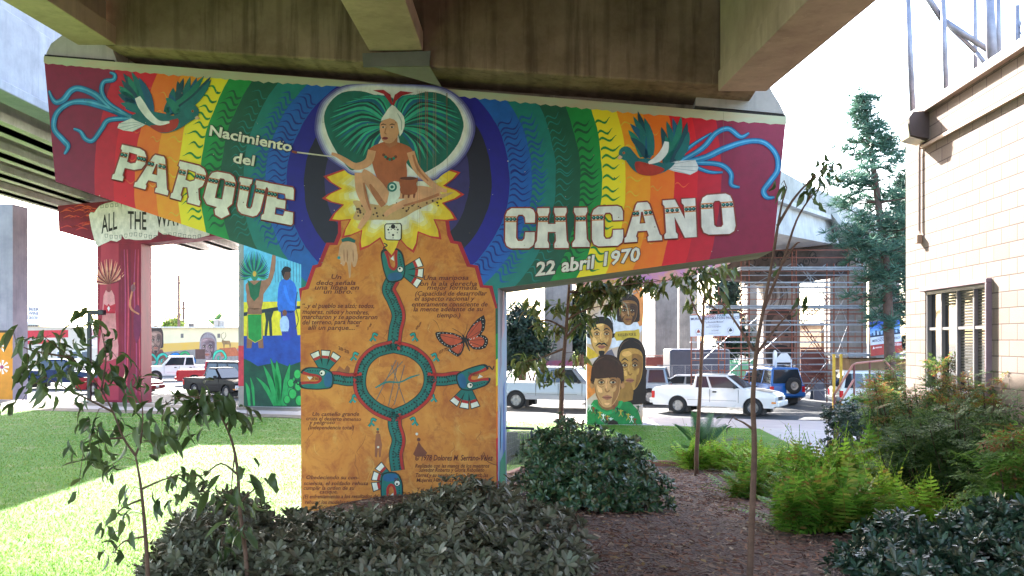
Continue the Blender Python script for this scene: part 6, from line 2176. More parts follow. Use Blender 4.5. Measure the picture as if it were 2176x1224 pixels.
# green and pink low walls far behind
for x0, x1, y0, d, c, lb in ((1552, 1625, 768, 56, '#4f9a72', 'low green wall behind the scaffold'), (1700, 1760, 742, 60, '#5e3632', 'low red wall seen through the scaffold stair'), (1372, 1436, 757, 60, '#7a3c34', 'low dark red wall behind the bare piers')):
    a, b = P(x0, y0, d), P(x1, y0, d)
    t = thing('garden_wall', lb, 'wall', (a.x, d, 0))
    m = MB()
    m.box(((a.x + b.x) / 2, d, a.z / 2 - .1), (b.x - a.x, .3, a.z + .1))
    m.box(((a.x + b.x) / 2, d, a.z + .03), (b.x - a.x + .06, .38, .08))
    m.build('wall', mat('wall ' + c, c, .8, .2, 2.), t, W=t)
t = thing('warehouse', 'ochre stucco building seen between scaffold and pier', 'building', (P(1745, 0, 70).x, 71, 0))
m = MB()
a, b = P(1745, 690, 68), P(1800, 690, 68)
m.box(((a.x + b.x) / 2, 71, a.z / 2), (b.x - a.x, 6, a.z))
m.build('wall', mat('ochre stucco', '#75583e', .9, .15, 1.), t, W=t)
m = MB()
m.box(((a.x + b.x) / 2, 71, a.z + .1), (b.x - a.x + .3, 6.3, .2))
m.build('roof', mat('roof grey', '#8a8a8c', .8), t, W=t)
# chain link fence posts and rails behind the cars
fc_ = thing('chain_fence', 'galvanized chain link fence along the far side of the street', 'fence', (P(1500, 0, 48.5).x, 48.5, 0))
for k in range(9):
    x = 1400 + k * 28
    m = MB()
    m.tube([P(x, 848, 48.5), P(x, 776, 48.5)], .025, 5)
    m.build('post', galv, fc_, W=fc_)
m = MB()
m.tube([P(1396, 776, 48.5), P(1630, 776, 48.5)], .022, 5)
m.tube([P(1396, 812, 48.5), P(1630, 812, 48.5)], .012, 4)
m.build('rail', galv, fc_, W=fc_)
m = MB()
for k in range(90):
    x = 1396 + k * 2.6
    m.tube([P(x, 776, 48.5), P(x + 26, 840, 48.5)], .004, 3, cap=False)
    m.tube([P(x + 26, 776, 48.5), P(x, 840, 48.5)], .004, 3, cap=False)
m.build('mesh', galv, fc_, W=fc_)
# folding sign
a_ = thing('folding_sign', 'small folding pavement sign beside the white sport utility', 'sign', gp(1742, 850))
m = MB()
m.hexa([(-.3, 0, 0), (.3, 0, 0), (.3, .03, 0), (-.3, .03, 0), (-.3, .3, 1.1), (.3, .3, 1.1), (.3, .33, 1.1), (-.3, .33, 1.1)])
m.build('front_panel', mat('sign slate', '#4a4f5c', .6), a_)
m = MB()
m.hexa([(-.3, .64, 0), (.3, .64, 0), (.3, .67, 0), (-.3, .67, 0), (-.3, .34, 1.1), (.3, .34, 1.1), (.3, .37, 1.1), (-.3, .37, 1.1)])
m.build('back_panel', mat('sign slate', '#4a4f5c', .6), a_)

# ---------------------------------------------------------------- the store and the mural building at the left
SPn = Plane(P(110, 0, 74).x, 74, R(-6))
st_ = SPn.thing('store', 'low pale store with red lettering and a tall roof sign', 'building')
o = [SPn.uz(*p) for p in ((-60, 690), (206, 697), (206, 803), (-60, 803))]
stucco = mat('store stucco', '#cdbfae', .85, .08, 1.)
m = MB()
m.prism([o[0], o[1], o[2], o[3]], fn, 0, 9)
m.build('wall', stucco, st_)
m = MB()
z = max(o[0][1], o[1][1])
m.hexa([(o[0][0] - .2, -.3, z - .05), (o[1][0] + .2, -.3, z - .05), (o[1][0] + .2, 9, z + .5), (o[0][0] - .2, 9, z + .5), (o[0][0] - .2, -.3, z + .06), (o[1][0] + .2, -.3, z + .06), (o[1][0] + .2, 9, z + .6), (o[0][0] - .2, 9, z + .6)])
m.build('roof', mat('store roof', '#c2b8ae', .8, .15, 1.), st_)
pp = Paint(SPn)
pp.poly([(25, 703), (145, 701), (145, 717), (25, 719)], '#c22a34', 1)
pp.text('MARKET', (34, 715), (136, 713), 10, '#efe6e0', 2, .03) if False else None
pp.poly([(32, 725), (105, 722), (105, 730), (32, 733)], '#c22a34', 1)
for x in (120, 150, 172):
    pp.poly([(x, 745), (x + 16, 744), (x + 16, 800), (x, 800)], '#dcd6d2', 1)
    pp.poly([(x + 2, 748), (x + 14, 747), (x + 14, 775), (x + 2, 775)], '#5a6068', 1.4)
pp.poly([(190, 698), (206, 698), (206, 740), (190, 740)], '#e6dcd8', 1)
pp.text('MUCHO', (192, 712), (206, 711), 12, '#c22a34', 2, .03)
pp.text('EXCEPT', (192, 722), (206, 721), 7, '#c22a34', 2, .02)
pp.text('WE ACCEPT', (191, 734), (206, 733), 7, '#c22a34', 2, .02) if False else None
pp.build('front_signs', st_)
ts = SPn.thing('roof_sign', 'white stacked lettering sign standing on the store roof', 'sign')
m = MB()
for q in ([(49, 650), (73, 652), (71, 680), (47, 679)], [(46, 683), (70, 684), (70, 697), (45, 696)]):
    m.prism([SPn.uz(*p) for p in q], fn, 1.0, 1.15)
a, b = SPn.uz(52, 700), SPn.uz(66, 700)
m.build('panel', mat('sign white', '#e0dede', .6), ts)
m = MB()
for u in (a[0], b[0]):
    m.tube([(u, 1.22, a[1] - .4), (u, 1.22, a[1] + 2.0)], .05, 5)
m.build('post', dark_m, ts)
pp = Paint(SPn, .99)
for body, y, x0, x1, c in (('BEER', 659, 50, 72, '#4a3f52'), ('WINE', 668, 50, 71, '#4a3f52'), ('GROCERY', 677.5, 50, 71, '#4a3f52'), ('LIQUOR', 694.5, 47, 69, '#7a2a48')):
    pp.text(body, (x0, y), (x1, y + .8), 6.6, c, 1, .02)
pp.build('lettering', ts)

GPn = Plane(P(415, 0, 79).x, 79, R(-4))
mbd = GPn.thing('mural_building', 'long cream building with painted heads and swirling turquoise lettering', 'building')
o = [GPn.uz(*p) for p in ((292, 697), (520, 697), (520, 800), (292, 800))]
m = MB()
m.prism(o, fn, 0, 10)
m.build('wall', mat('cream wall', '#ddd0ac', .85, .06, 1.), mbd)
m = MB()
m.hexa([(o[0][0] - .2, -.25, o[0][1]), (o[1][0] + .2, -.25, o[1][1]), (o[1][0] + .2, 10, o[1][1]), (o[0][0] - .2, 10, o[0][1]), (o[0][0] - .2, -.25, o[0][1] + .12), (o[1][0] + .2, -.25, o[1][1] + .12), (o[1][0] + .2, 10, o[1][1] + .12), (o[0][0] - .2, 10, o[0][1] + .12)])
m.build('roof', mat('roof white', '#cfc9c0', .7), mbd)
pp = Paint(GPn)
pp.poly([(292, 738), (350, 730), (430, 726), (520, 728), (520, 760), (292, 762)], mat('mural dusk', '#d9a92e', .6, .3, .4, c2='#c9a86a'), .6)
pp.poly([(292, 755), (380, 745), (420, 742), (460, 748), (520, 738), (520, 800), (292, 800)], '#8c8480', 1)
face(pp, 331, 724, 28, 46, '#8a6a5c', '#5c443c', '#3a2c2a', 1.6, .2, 1)
face(pp, 308, 724, 20, 40, '#9a7466', '#6a4a42', '#4a3836', 1.4, .3, 0)
face(pp, 442, 738, 32, 46, '#8a6f70', '#5f4a50', '#8d8488', 1.6, .35, 0, -.05, 1)
pp.poly([(318, 745), (345, 742), (354, 765), (315, 768)], '#6a3a34', 1.4)
for cx, cy, r, c in ((318, 770, 16, '#2aa08c'), (345, 765, 12, '#38b49c'), (372, 765, 13, '#2a7ac0'), (392, 760, 11, '#2f9a5c'), (405, 768, 9, '#2a6ab0'), (466, 760, 14, '#3ab894'), (358, 785, 9, '#4a8ac8')):
    pp.ribbon([(cx - r, cy + r * .6), (cx - r * .6, cy - r * .7), (cx + r * .4, cy - r), (cx + r, cy), (cx + r * .2, cy + r * .6), (cx - r * .2, cy), (cx + r * .2, cy - r * .2)], [3, 7, 6, 6, 5, 4, 2], '#123c3a', 2, 5)
    pp.ribbon([(cx - r, cy + r * .6), (cx - r * .6, cy - r * .7), (cx + r * .4, cy - r), (cx + r, cy), (cx + r * .2, cy + r * .6), (cx - r * .2, cy), (cx + r * .2, cy - r * .2)], [1, 5, 4, 4, 3, 2, 1], c, 2.5, 5)
pp.poly([(415, 742), (436, 742), (436, 763), (415, 763)], '#5a3a34', 2.8)
pp.poly([(472, 722), (478, 724), (488, 724), (491, 732), (489, 742), (487, 732), (478, 732), (476, 744), (474, 732), (471, 726)], '#8a6a44', 2)
pp.ribbon([(473, 722), (470, 712), (476, 706)], [1, 1, .6], '#6a4a30', 2)
pp.ribbon([(474, 722), (480, 714), (478, 706)], [1, 1, .6], '#6a4a30', 2)
pp.poly([(466, 740), (500, 738), (512, 756), (470, 758)], '#b0603c', 1.6)
for x in (384, 462):
    pp.poly([(x, 709), (x + 6, 709), (x + 6, 718), (x, 718)], '#6a6460', 1.5)
pp.build('mural', mbd)
for x, y, w_, h_, lb in ((463, 690, 20, 16, 'pair of pale cooling units on the mural building roof'), (403, 692, 12, 8, 'dark flat vent box on the mural building roof')):
    a = P(x, y + h_ / 2, 80)
    t = thing('roof_unit', lb, 'cooling unit', (a.x, 80.5, o[0][1] + .12))
    m = MB()
    for k in range(2 if w_ > 15 else 1):
        m.box(((k - .5) * .5 if w_ > 15 else 0, 0, h_ * .042 / 2), (.46, .5, h_ * .042))
    m.build('casing', mat('unit grey' if w_ > 15 else 'unit dark', '#b0aaa4' if w_ > 15 else '#55504e', .6), t, bevel=.02)
    m = MB()
    for k in range(8):
        m.box((-.45 + k * .128, -.256, h_ * .021), (.03, .01, h_ * .032))
    m.build('grille', mat('unit slots', '#7c6f66', .7), t)
# utility poles
for x, y0, y1, d in ((380, 585, 700, 95), (390, 640, 700, 98), (315, 655, 700, 92)):
    a, b = P(x, 740, d), P(x, y0, d)
    t = thing('utility_pole', {380: 'tallest wooden utility pole behind the mural building', 390: 'shorter pole close to the tallest utility pole', 315: 'short pole just right of the red pier'}[x], 'utility pole', (a.x, d, 0))
    m = MB()
    m.tube([(a.x, d, -.2), (b.x, d, b.z)], .16, 6)
    m.build('shaft', mat('pole wood', '#6a5550', .9), t, W=t)
    m = MB()
    m.box((b.x, d, b.z - .8), (1.6, .12, .14))
    m.build('crossarm', mat('pole wood', '#6a5550', .9), t, W=t)
# lamp post by the walk
LPp = gp(190, 848)
d = 43.2
lp = thing('lamp_post', 'black square lamp post with one flat arm near the red pier', 'street lamp', (P(190, 0, d).x, d, 0))
m = MB()
a = P(190, 661, d)
m.box((a.x, d, a.z / 2), (.17, .17, a.z))
m.build('post', mat('lamp black', '#191820', .4), lp, W=lp, bevel=.015)
m = MB()
b = P(206, 664, d)
m.box((b.x, d, b.z), (.75, .34, .24))
m.build('lamp_head', mat('lamp black', '#191820', .4), lp, W=lp, bevel=.03)
m = MB()
m.box((a.x, d, .04), (.6, .6, .1))
m.build('base', conc_p, lp, W=lp, bevel=.02)

# shopping cart behind the great pier
ct = thing('shopping_cart', 'empty wire shopping cart standing behind the orange column', 'shopping cart', (P(1112, 0, 16.3).x, 16.3, H(P(1112, 0, 16.3).x, 16.3)), R(-14))
ct.scale = (1.1, 1.1, 1.12)
wire = mat('cart wire', '#77777c', .35, .15, 6., metal=.5)
def cw(pts, r=.004, nm=None):
    m.tube(pts, r, 5)
m = MB()
tb = [(-.26, -.45, .92), (.26, -.45, .92), (.2, .42, .86), (-.2, .42, .86)]
bb = [(-.2, -.38, .42), (.2, -.38, .42), (.15, .36, .5), (-.15, .36, .5)]
def L3(a, b, f):
    return Vector(a).lerp(Vector(b), f)
for lo_, hi_ in ((bb, tb),):
    for i in range(4):
        j = (i + 1) % 4
        n = 14 if i % 2 == 0 else 20
        for k in range(n + 1):
            m.tube([L3(lo_[i], lo_[j], k / n), L3(hi_[i], hi_[j], k / n)], .0065, 4)
        for k in range(6):
            f = k / 5
            m.tube([L3(lo_[i], hi_[i], f), L3(lo_[j], hi_[j], f)], .006 if k in (0, 5) else .0065, 4)
for k in range(12):
    m.tube([L3(bb[0], bb[3], k / 11), L3(bb[1], bb[2], k / 11)], .004, 4)
m.build('basket', wire, ct)
m = MB()
for s_ in (-1, 1):
    m.tube([(s_ * .26, -.55, 1.0), (s_ * .26, -.5, .5), (s_ * .24, -.42, .16), (s_ * .18, .4, .14)], .013, 6)
    m.tube([(s_ * .2, -.36, .42), (s_ * .24, -.42, .16)], .012, 6)
m.tube([(-.24, -.42, .16), (.24, -.42, .16)], .012, 6)
m.tube([(-.18, .4, .14), (.18, .4, .14)], .012, 6)
m.build('frame', wire, ct)
m = MB()
m.tube([(-.31, -.56, 1.01), (.31, -.56, 1.01)], .022, 8)
m.build('handle', mat('cart grip', '#44464e', .4), ct, smooth=True)
for x, y in ((-.22, -.4), (.22, -.4), (-.17, .38), (.17, .38)):
    m = MB()
    m.lathe([(.01, -.018), (.06, -.018), (.065, 0), (.06, .018), (.01, .018)], (x, y, .065), (1, 0, 0), 14)
    m.build('wheel', dark_m, ct, smooth=True)
# ---------------------------------------------------------------- plants
def leaf_proto(L=1., W=.3, rows=3, fold=.12, droop=.2, shape=None):
    """blade along +x, up +z; two columns of quads"""
    shape = shape or [.06, .8, 1., .12]
    n = len(shape) - 1
    V, Q = [], []
    for i, s_ in enumerate(shape):
        t = i / n
        z = -droop * t * t * L
        V += [(t * L, -s_ * W / 2, z + fold * s_ * W), (t * L, 0, z), (t * L, s_ * W / 2, z + fold * s_ * W)]
    for i in range(n):
        a = i * 3
        Q += [(a, a + 3, a + 4, a + 1), (a + 1, a + 4, a + 5, a + 2)]
    return np.array(V, float), np.array(Q)
def join(parts):
    V, Q, n = [], [], 0
    for v, q in parts:
        V.append(v)
        Q.append(q + n)
        n += len(v)
    return np.concatenate(V), np.concatenate(Q)
def rotz(a):
    c, s_ = math.cos(a), math.sin(a)
    return np.array([[c, -s_, 0], [s_, c, 0], [0, 0, 1.]])
def roty(a):
    c, s_ = math.cos(a), math.sin(a)
    return np.array([[c, 0, s_], [0, 1., 0], [-s_, 0, c]])
def rosette(n, L, W, up):
    ps = []
    for k in range(n):
        v, q = leaf_proto(L * random.uniform(.75, 1.1), W, droop=random.uniform(.05, .3), shape=[.18, .55, 1., .55])
        v = v @ roty(-up * random.uniform(.3, 1.3)).T
        v = v @ rotz(k * 2.4 + random.uniform(-.2, .2)).T
        ps.append((v, q))
    return join(ps)
ROS = [rosette(random.choice([8, 9, 10]), 1., .36, .75) for _ in range(8)]
stem_m = mat('shrub stems', '#5a4a3c', .85, .25, 8.)
def shrub(name, label, cat, blobs, mt, size=.09, dens=150, group=None, low=-.35, square=0, cen=None):
    """blobs: (centre, radii); rosettes over the joint surface, in three depths"""
    base = cen or Vector((blobs[0][0][0], blobs[0][0][1], H(blobs[0][0][0], blobs[0][0][1])))
    t = thing(name, label, cat, base, 0, group)
    lv_ = Leaves()
    for bi, (c, r) in enumerate(blobs):
        area = 2 * math.pi * ((r[0] * r[1]) ** 1.6 + (r[0] * r[2]) ** 1.6 + (r[1] * r[2]) ** 1.6) ** (1 / 1.6) / 3 ** (1 / 1.6) * 1.3
        for layer, f in ((0, 1.0), (1, .86), (2, .68)):
            for k in range(int(area * dens * (1, .8, .5)[layer])):
                d = rng.normal(size=3)
                d /= np.linalg.norm(d)
                if d[2] < low:
                    continue
                if square:
                    d = np.sign(d) * np.abs(d) ** .55
                    d /= max(np.abs(d)) ** .7 * np.linalg.norm(d) ** .3
                lump = 1 + .26 * noise.noise((d[0] * 2.3 + bi * 7, d[1] * 2.3, d[2] * 2.3))
                p = np.array(c) + d * np.array(r) * f * lump * random.uniform(.88, 1.1)
                if any(j != bi and sum(((p[a] - c2[a]) / (r2[a] * .8 * f)) ** 2 for a in range(3)) < 1 for j, (c2, r2) in enumerate(blobs)):
                    continue
                if p[2] < H(p[0], p[1]) + .03:
                    continue
                nn = d / np.array(r)
                nn = nn / np.linalg.norm(nn) + np.array([0, 0, .45]) + rng.normal(size=3) * .3
                lv_.put(random.choice(ROS), frame(nn, random.uniform(0, 6.28)), p, size * random.uniform(.6, 1.3))
    lv_.build('foliage', mt, t, W=t)
    m = MB()
    for c, r in blobs:
        for k in range(9):
            a = random.uniform(0, 6.28)
            b0 = Vector((c[0] + r[0] * .3 * math.cos(a), c[1] + r[1] * .3 * math.sin(a), 0))
            b0.z = H(b0.x, b0.y) - .03
            e = Vector((c[0] + r[0] * .75 * math.cos(a), c[1] + r[1] * .75 * math.sin(a), c[2] + r[2] * random.uniform(.2, .6)))
            m.tube([b0, b0.lerp(e, .5) + Vector((0, 0, .08)), e], [.014, .01, .005], 5)
    for c, r in blobs:
        for k in range(5):
            d = rng.normal(size=3)
            d[2] = abs(d[2]) * .8 + .2
            d /= np.linalg.norm(d)
            a = Vector([c[i] + d[i] * r[i] * .6 for i in range(3)])
            e = Vector([c[i] + d[i] * r[i] * random.uniform(1.05, 1.25) for i in range(3)])
            m.tube([a, a.lerp(e, .5) + Vector((.02, 0, .01)), e], [.006, .004, .002], 4)
    m.build('stems', stem_m, t, W=t)
    return t
def B(px, top, d, rx, ry=None, sink=.0):
    """blob standing on the slope, its top seen at pixel (px, top)"""
    p = P(px, top, d)
    h = H(p.x, d)
    rz = max(.15, (p.z - h) * .62)
    return ((p.x, d, p.z - rz), (rx, ry or rx, rz))
dusty = leafmat('dusty leaves', ['#54513f', '#6b6852', '#807a66', '#5c6248', '#948c78', '#666850', '#6a5a44', '#57553f', '#7a7460', '#5f6448'], .45, .15)
deepg = leafmat('deep green leaves', ['#22402a', '#2f5230', '#43643e', '#587550', '#2a4a36', '#78804f', '#3a5a3a', '#6b5a3c', '#2c4a30', '#4c6c48'], .34, .15, .6)
blueg = leafmat('blue green leaves', ['#1f3326', '#2c4433', '#3c5742', '#263c2a', '#4f6650', '#334a36', '#5a5a40', '#2a4030'], .34, .12, .6)
shrub('shrub', 'broad dusty leaved shrub in front of the column base, thin tree growing through it', 'shrub',
      [B(470, 1052, 8.5, .5), B(650, 1100, 8.5, .62), B(790, 1092, 8.3, .5), B(425, 1105, 7.7, .42), B(600, 1140, 7.5, .62), B(770, 1150, 7.4, .55), B(350, 1190, 7.3, .3)], dusty, .094, 140)
shrub('shrub', 'rounded dusty leaved shrub hiding the foot of the orange panel', 'shrub',
      [B(1005, 1030, 8.7, .6), B(905, 1062, 8.5, .45), B(1140, 1082, 8.4, .42), B(1000, 1120, 7.6, .75), B(1130, 1150, 7.5, .5), B(900, 1150, 7.4, .5)], dusty, .094, 140)
shrub('shrub', 'glossy dark shrub spilling over the mulch beside the shopping cart', 'shrub',
      [B(1215, 900, 14.0, .75), B(1285, 925, 13.4, .7), B(1180, 945, 13.6, .34), B(1345, 1000, 12.6, .5), B(1200, 1000, 12.8, .42), B(1270, 990, 12.6, .6)], deepg, .1, 120)
shrub('shrub', 'low blue green shrub with pale edged leaves below the ferns', 'shrub',
      [B(1905, 1100, 7.9, .38), B(1985, 1118, 7.7, .3), B(1845, 1165, 7.4, .3), B(1930, 1170, 7.2, .42)], blueg, .09, 150)
shrub('shrub', 'blue green shrub nearest the block wall with a bare bent stem', 'shrub',
      [B(2110, 1080, 7.8, .42), B(2180, 1070, 7.6, .4), B(2130, 1150, 7.2, .5)], blueg, .095, 140)
pq = P(1838, 868, 20.3)
shrub('hedge', 'clipped dark hedge beside the handrail footing', 'hedge', [((pq.x, 20.3, .78), (.75, .6, .72))], blueg, .075, 260, square=1, low=-.9)
pq = P(1850, 840, 22)
shrub('shrub', 'light green shrub peeping above the clipped hedge', 'shrub', [((pq.x, 22, 1.0), (.55, .5, .62)), ((pq.x - .25, 22.2, 1.2), (.3, .3, .4))], leafmat('light leaves', ['#6a8a34', '#86a548', '#5c7a2e', '#9ab45a'], .4, .3), .07, 200)

# ferns
def frond_proto(n=17, L=1., arch=.5):
    ps = []
    for i in range(n):
        t = (i + 1) / (n + .5)
        x = t * L * (1 - .12 * arch * t)
        z = arch * (t - 1.15 * t * t) * L * .9
        wl_ = .12 * math.sin(min(1, t * 1.15 + .12) * math.pi) ** .55 * L
        sl = math.atan2(arch * (1 - 2.3 * t), 1)
        for s_ in (-1, 1):
            w2 = .02 * L
            v = np.array([(x - w2, s_ * .004, z), (x + w2, s_ * .004, z + math.sin(sl) * w2), (x + w2 * .6 + .012, s_ * wl_, z - .012), (x - w2 * .3 + .012, s_ * wl_, z - .012)])
            ps.append((v, np.array([[0, 1, 2, 3]])))
    a = np.array([(0, -.004, 0), (0, .004, 0)] + [q for i in range(1, 7) for q in ((i / 6 * L * (1 - .12 * arch * i / 6), -.003, arch * (i / 6 - 1.15 * (i / 6) ** 2) * L * .9), (i / 6 * L * (1 - .12 * arch * i / 6), .003, arch * (i / 6 - 1.15 * (i / 6) ** 2) * L * .9))])
    ps.append((a, np.array([(2 * i, 2 * i + 2, 2 * i + 3, 2 * i + 1) for i in range(6)])))
    return join(ps)
FR = [frond_proto(arch=a) for a in (.15, .35, .55, .8)]
fernm = leafmat('fern green', ['#6a9426', '#86b236', '#a2c84a', '#74a430', '#92b840', '#b4b850', '#6a9426', '#8a6a34', '#5a8426', '#9cc04a'], .5, .45, .3)
fernd = leafmat('fern deep green', ['#4e7c28', '#6a9832', '#84b040', '#588428', '#a0a048', '#74a238', '#4a7024', '#8a6a38', '#5f8a2c', '#447022'], .5, .4, .3)
def fern(px, py, R0, n, mt, lab):
    g_ = G(px, py)
    R0 *= 1.3
    n = int(n * 1.15)
    t = thing('fern', lab, 'fern', g_, 0, 'sword ferns along the mulch')
    lv_ = Leaves()
    for k in range(n):
        az = random.uniform(0, 6.28)
        el = random.uniform(.15, 1.35)
        L = R0 * random.uniform(.65, 1.1)
        M = rotz(az) @ roty(-el * .85) 
        rr = R0 * .32 * math.sqrt(random.random())
        a2 = random.uniform(0, 6.28)
        p = np.array([g_.x + rr * math.cos(a2), g_.y + rr * math.sin(a2), 0])
        p[2] = H(p[0], p[1]) + .02
        roll = np.array([[1, 0, 0], [0, math.cos(.3), -.3], [0, .3, math.cos(.3)]]) if k % 2 else np.eye(3)
        lv_.put(random.choice(FR), M @ roll, p, L)
    for k in range(int(n * .1)):
        az, L = random.uniform(0, 6.28), R0 * random.uniform(.85, 1.2)
        a2, rr = random.uniform(0, 6.28), R0 * .3 * random.random()
        p = np.array([g_.x + rr * math.cos(a2), g_.y + rr * math.sin(a2), 0])
        p[2] = H(p[0], p[1]) + .02
        ro = random.uniform(-1.2, 1.2)
        roll = np.array([[1, 0, 0], [0, math.cos(ro), -math.sin(ro)], [0, math.sin(ro), math.cos(ro)]])
        lv_.put(random.choice(FR[:2]), rotz(az) @ roty(-random.uniform(1.0, 1.4)) @ roll, p, L)
    lv_.build('fronds', mt, t, W=t, smooth=False)
ferns = [(1480, 1000, .75, 80, 0, 'small fern clump at the foot of the palm'), (1545, 1002, .7, 70, 0, 'fern clump between the palm and the thin tree, by the lawn edge'),
         (1600, 1010, .72, 80, 0, 'fern clump farthest along the path edge behind the thin tree'), (1660, 1030, .8, 95, 0, 'fern clump just right of the thin trunk'),
         (1590, 1062, .66, 70, 1, 'dark fern clump touching the thin trunk'), (1725, 1062, .85, 110, 1, 'wide fern clump right of the thin trunk, second row'),
         (1800, 1062, .85, 110, 0, 'bright fern clump in front of the clipped hedge'), (1880, 1055, 1.0, 110, 1, 'fern clump with the tallest upright fronds'),
         (1700, 1130, .72, 90, 1, 'arching fern clump leaning over the mulch'), (1790, 1128, .78, 110, 1, 'fern clump behind the low blue green shrub'),
         (1950, 1070, .95, 100, 0, 'yellow green fern clump near the red canes'), (1880, 1120, .7, 90, 0, 'fern clump showing between the two blue green shrubs'),
         (2030, 1085, .75, 80, 0, 'short upright fern clump under the block wall shrubs'), (1960, 1140, .6, 70, 0, 'fern clump behind the bare bent stem'),
         (2090, 1100, .5, 60, 0, 'smallest fern clump close to the block wall')]
for px, py, r, n, k, lab in ferns:
    fern(px, py, r, n, [fernm, fernd][k], lab)

# nandina canes along the wall
LP1 = leaf_proto(1., .34, fold=.1, droop=.15, shape=[.1, 1., .05])
def spray_proto():
    ps = []
    for k in range(7):
        a = (k - 3) * .42 + random.uniform(-.15, .15)
        d = np.array([math.cos(a), math.sin(a), random.uniform(-.25, .1)])
        Ls = 1 - .12 * abs(k - 3)
        for j in range(4):
            q = d * Ls * (.3 + .22 * j)
            for s_ in (-1, 1):
                v, f = LP1
                v = v * .24 @ rotz(a + s_ * .8 + random.uniform(-.2, .2)).T + q
                v = v + np.array([0, 0, random.uniform(-.03, .03)])
                ps.append((v, f))
        v, f = LP1
        ps.append((v * .27 @ rotz(a).T + d * Ls, f))
    return join(ps)
SPR = [spray_proto() for _ in range(6)]
cane_m = mat('cane bark', '#4a3428', .85, .3, 10.)
def nandina(px, top, d, rad, n, mt, lab, base=None, red=None, spread=.12, start=.4, leaf=.23):
    p = P(px, top, d)
    h = H(p.x, d)
    t = thing('shrub', lab, 'shrub', (p.x, d, h))
    lv_, tipv, m = Leaves(), Leaves(), MB()
    for k in range(n):
        a = random.uniform(0, 6.28)
        r = rad * math.sqrt(random.random())
        b0 = Vector((p.x + r * .55 * math.cos(a), d + r * .55 * math.sin(a), h - .05))
        hh = (p.z - h) * random.uniform(.72, 1.0) * (1 - .25 * (r / rad) ** 2)
        e = Vector((p.x + r * math.cos(a) * 1.15, d + r * math.sin(a) * 1.15, h + hh))
        m.tube([b0, b0.lerp(e, .5) + Vector((random.gauss(0, .03), random.gauss(0, .03), 0)), e], [.013, .01, .005], 5)
        ns = int(9 + hh * 3.5)
        for j in range(ns):
            f = start + (1 - start) * (j + random.random()) / ns
            q = b0.lerp(e, f)
            az = random.uniform(0, 6.28)
            tilt = random.uniform(-.9, .9)
            q2 = q + Vector((math.cos(az), math.sin(az), .15)) * random.uniform(.02, spread)
            M = rotz(az) @ roty(-tilt - .1)
            tgt = tipv if (red and f > .86 and random.random() < .6) else lv_
            tgt.put(random.choice(SPR), M, q2, leaf * random.uniform(.8, 1.25))
    lv_.build('foliage', mt, t, W=t, smooth=False)
    if red and tipv.V:
        tipv.build('reddish_tips', red, t, W=t, smooth=False)
    m.build('canes', cane_m, t, W=t)
nanm = leafmat('nandina green', ['#2f4a26', '#415f2e', '#587338', '#374f33', '#6f8345', '#4b6848'], .6, .35, .25)
nang = leafmat('nandina light green', ['#47702a', '#5f8a34', '#7da045', '#52762e', '#8fae55'], .6, .4, .25)
nanr = leafmat('nandina red tips', ['#8a5a34', '#a36a3e', '#7a6a38', '#8a5434', '#7f8848', '#6f8a44', '#7d9a48'], .6, .4, .25)
nandina(1912, 748, 18.5, .62, 40, nang, 'airy green shrub with orange tips behind the clipped hedge', red=nanr)
nandina(1950, 752, 15.2, .75, 46, nanm, 'feathery cane shrub under the left edge of the steel window', red=nanr, start=.35)
nandina(2030, 742, 12.8, .65, 46, nanm, 'tallest feathery cane shrub in front of the steel window', red=nanr, start=.35)
nandina(2120, 752, 11.6, .55, 44, nanm, 'feathery cane shrub right of the steel window with red tips', red=nanr, start=.35)
nandina(1985, 850, 11.6, .6, 34, nanm, 'lower dark cane shrub in front of the window shrubs', start=.4)
nandina(2085, 840, 10.6, .5, 30, nanm, 'lower dark cane shrub nearest the block wall', start=.45)
nandina(2172, 880, 8.3, .34, 20, nang, 'bright green cane shrub in sun close beside the blue green shrub', red=nanr, start=.55)

# young trees with drooping leaves
LP = [leaf_proto(1., .30, fold=random.uniform(.05, .3), droop=dr, shape=[.08, .75, 1.2, 1.0, .1]) for dr in (.15, .4, .75, 1.0)]
def curl_proto(c):
    v, q = leaf_proto(1., .33, fold=.25, droop=0, shape=[.08, .7, 1., .9, .6, .08])
    x = v[:, 0].copy()
    a = x * c
    z = v[:, 2].copy()
    v[:, 0] = np.sin(a) / c + z * np.sin(a)
    v[:, 2] = -(1 - np.cos(a)) / c + z * np.cos(a)
    v[:, 1] += .06 * np.sin(x * 9)
    return v, q
LP += [curl_proto(c) for c in (1.2, 1.9, 2.6, 1.6)]
bark = mat('young bark', '#6b4f40', .85, .3, 14., bump=.3)
def seg_pts(pts, d, n=4):
    q = [P(x, y, dd) for x, y, dd in [(p[0], p[1], p[2] if len(p) > 2 else d) for p in pts]]
    return smooth_pts(q, n, False)
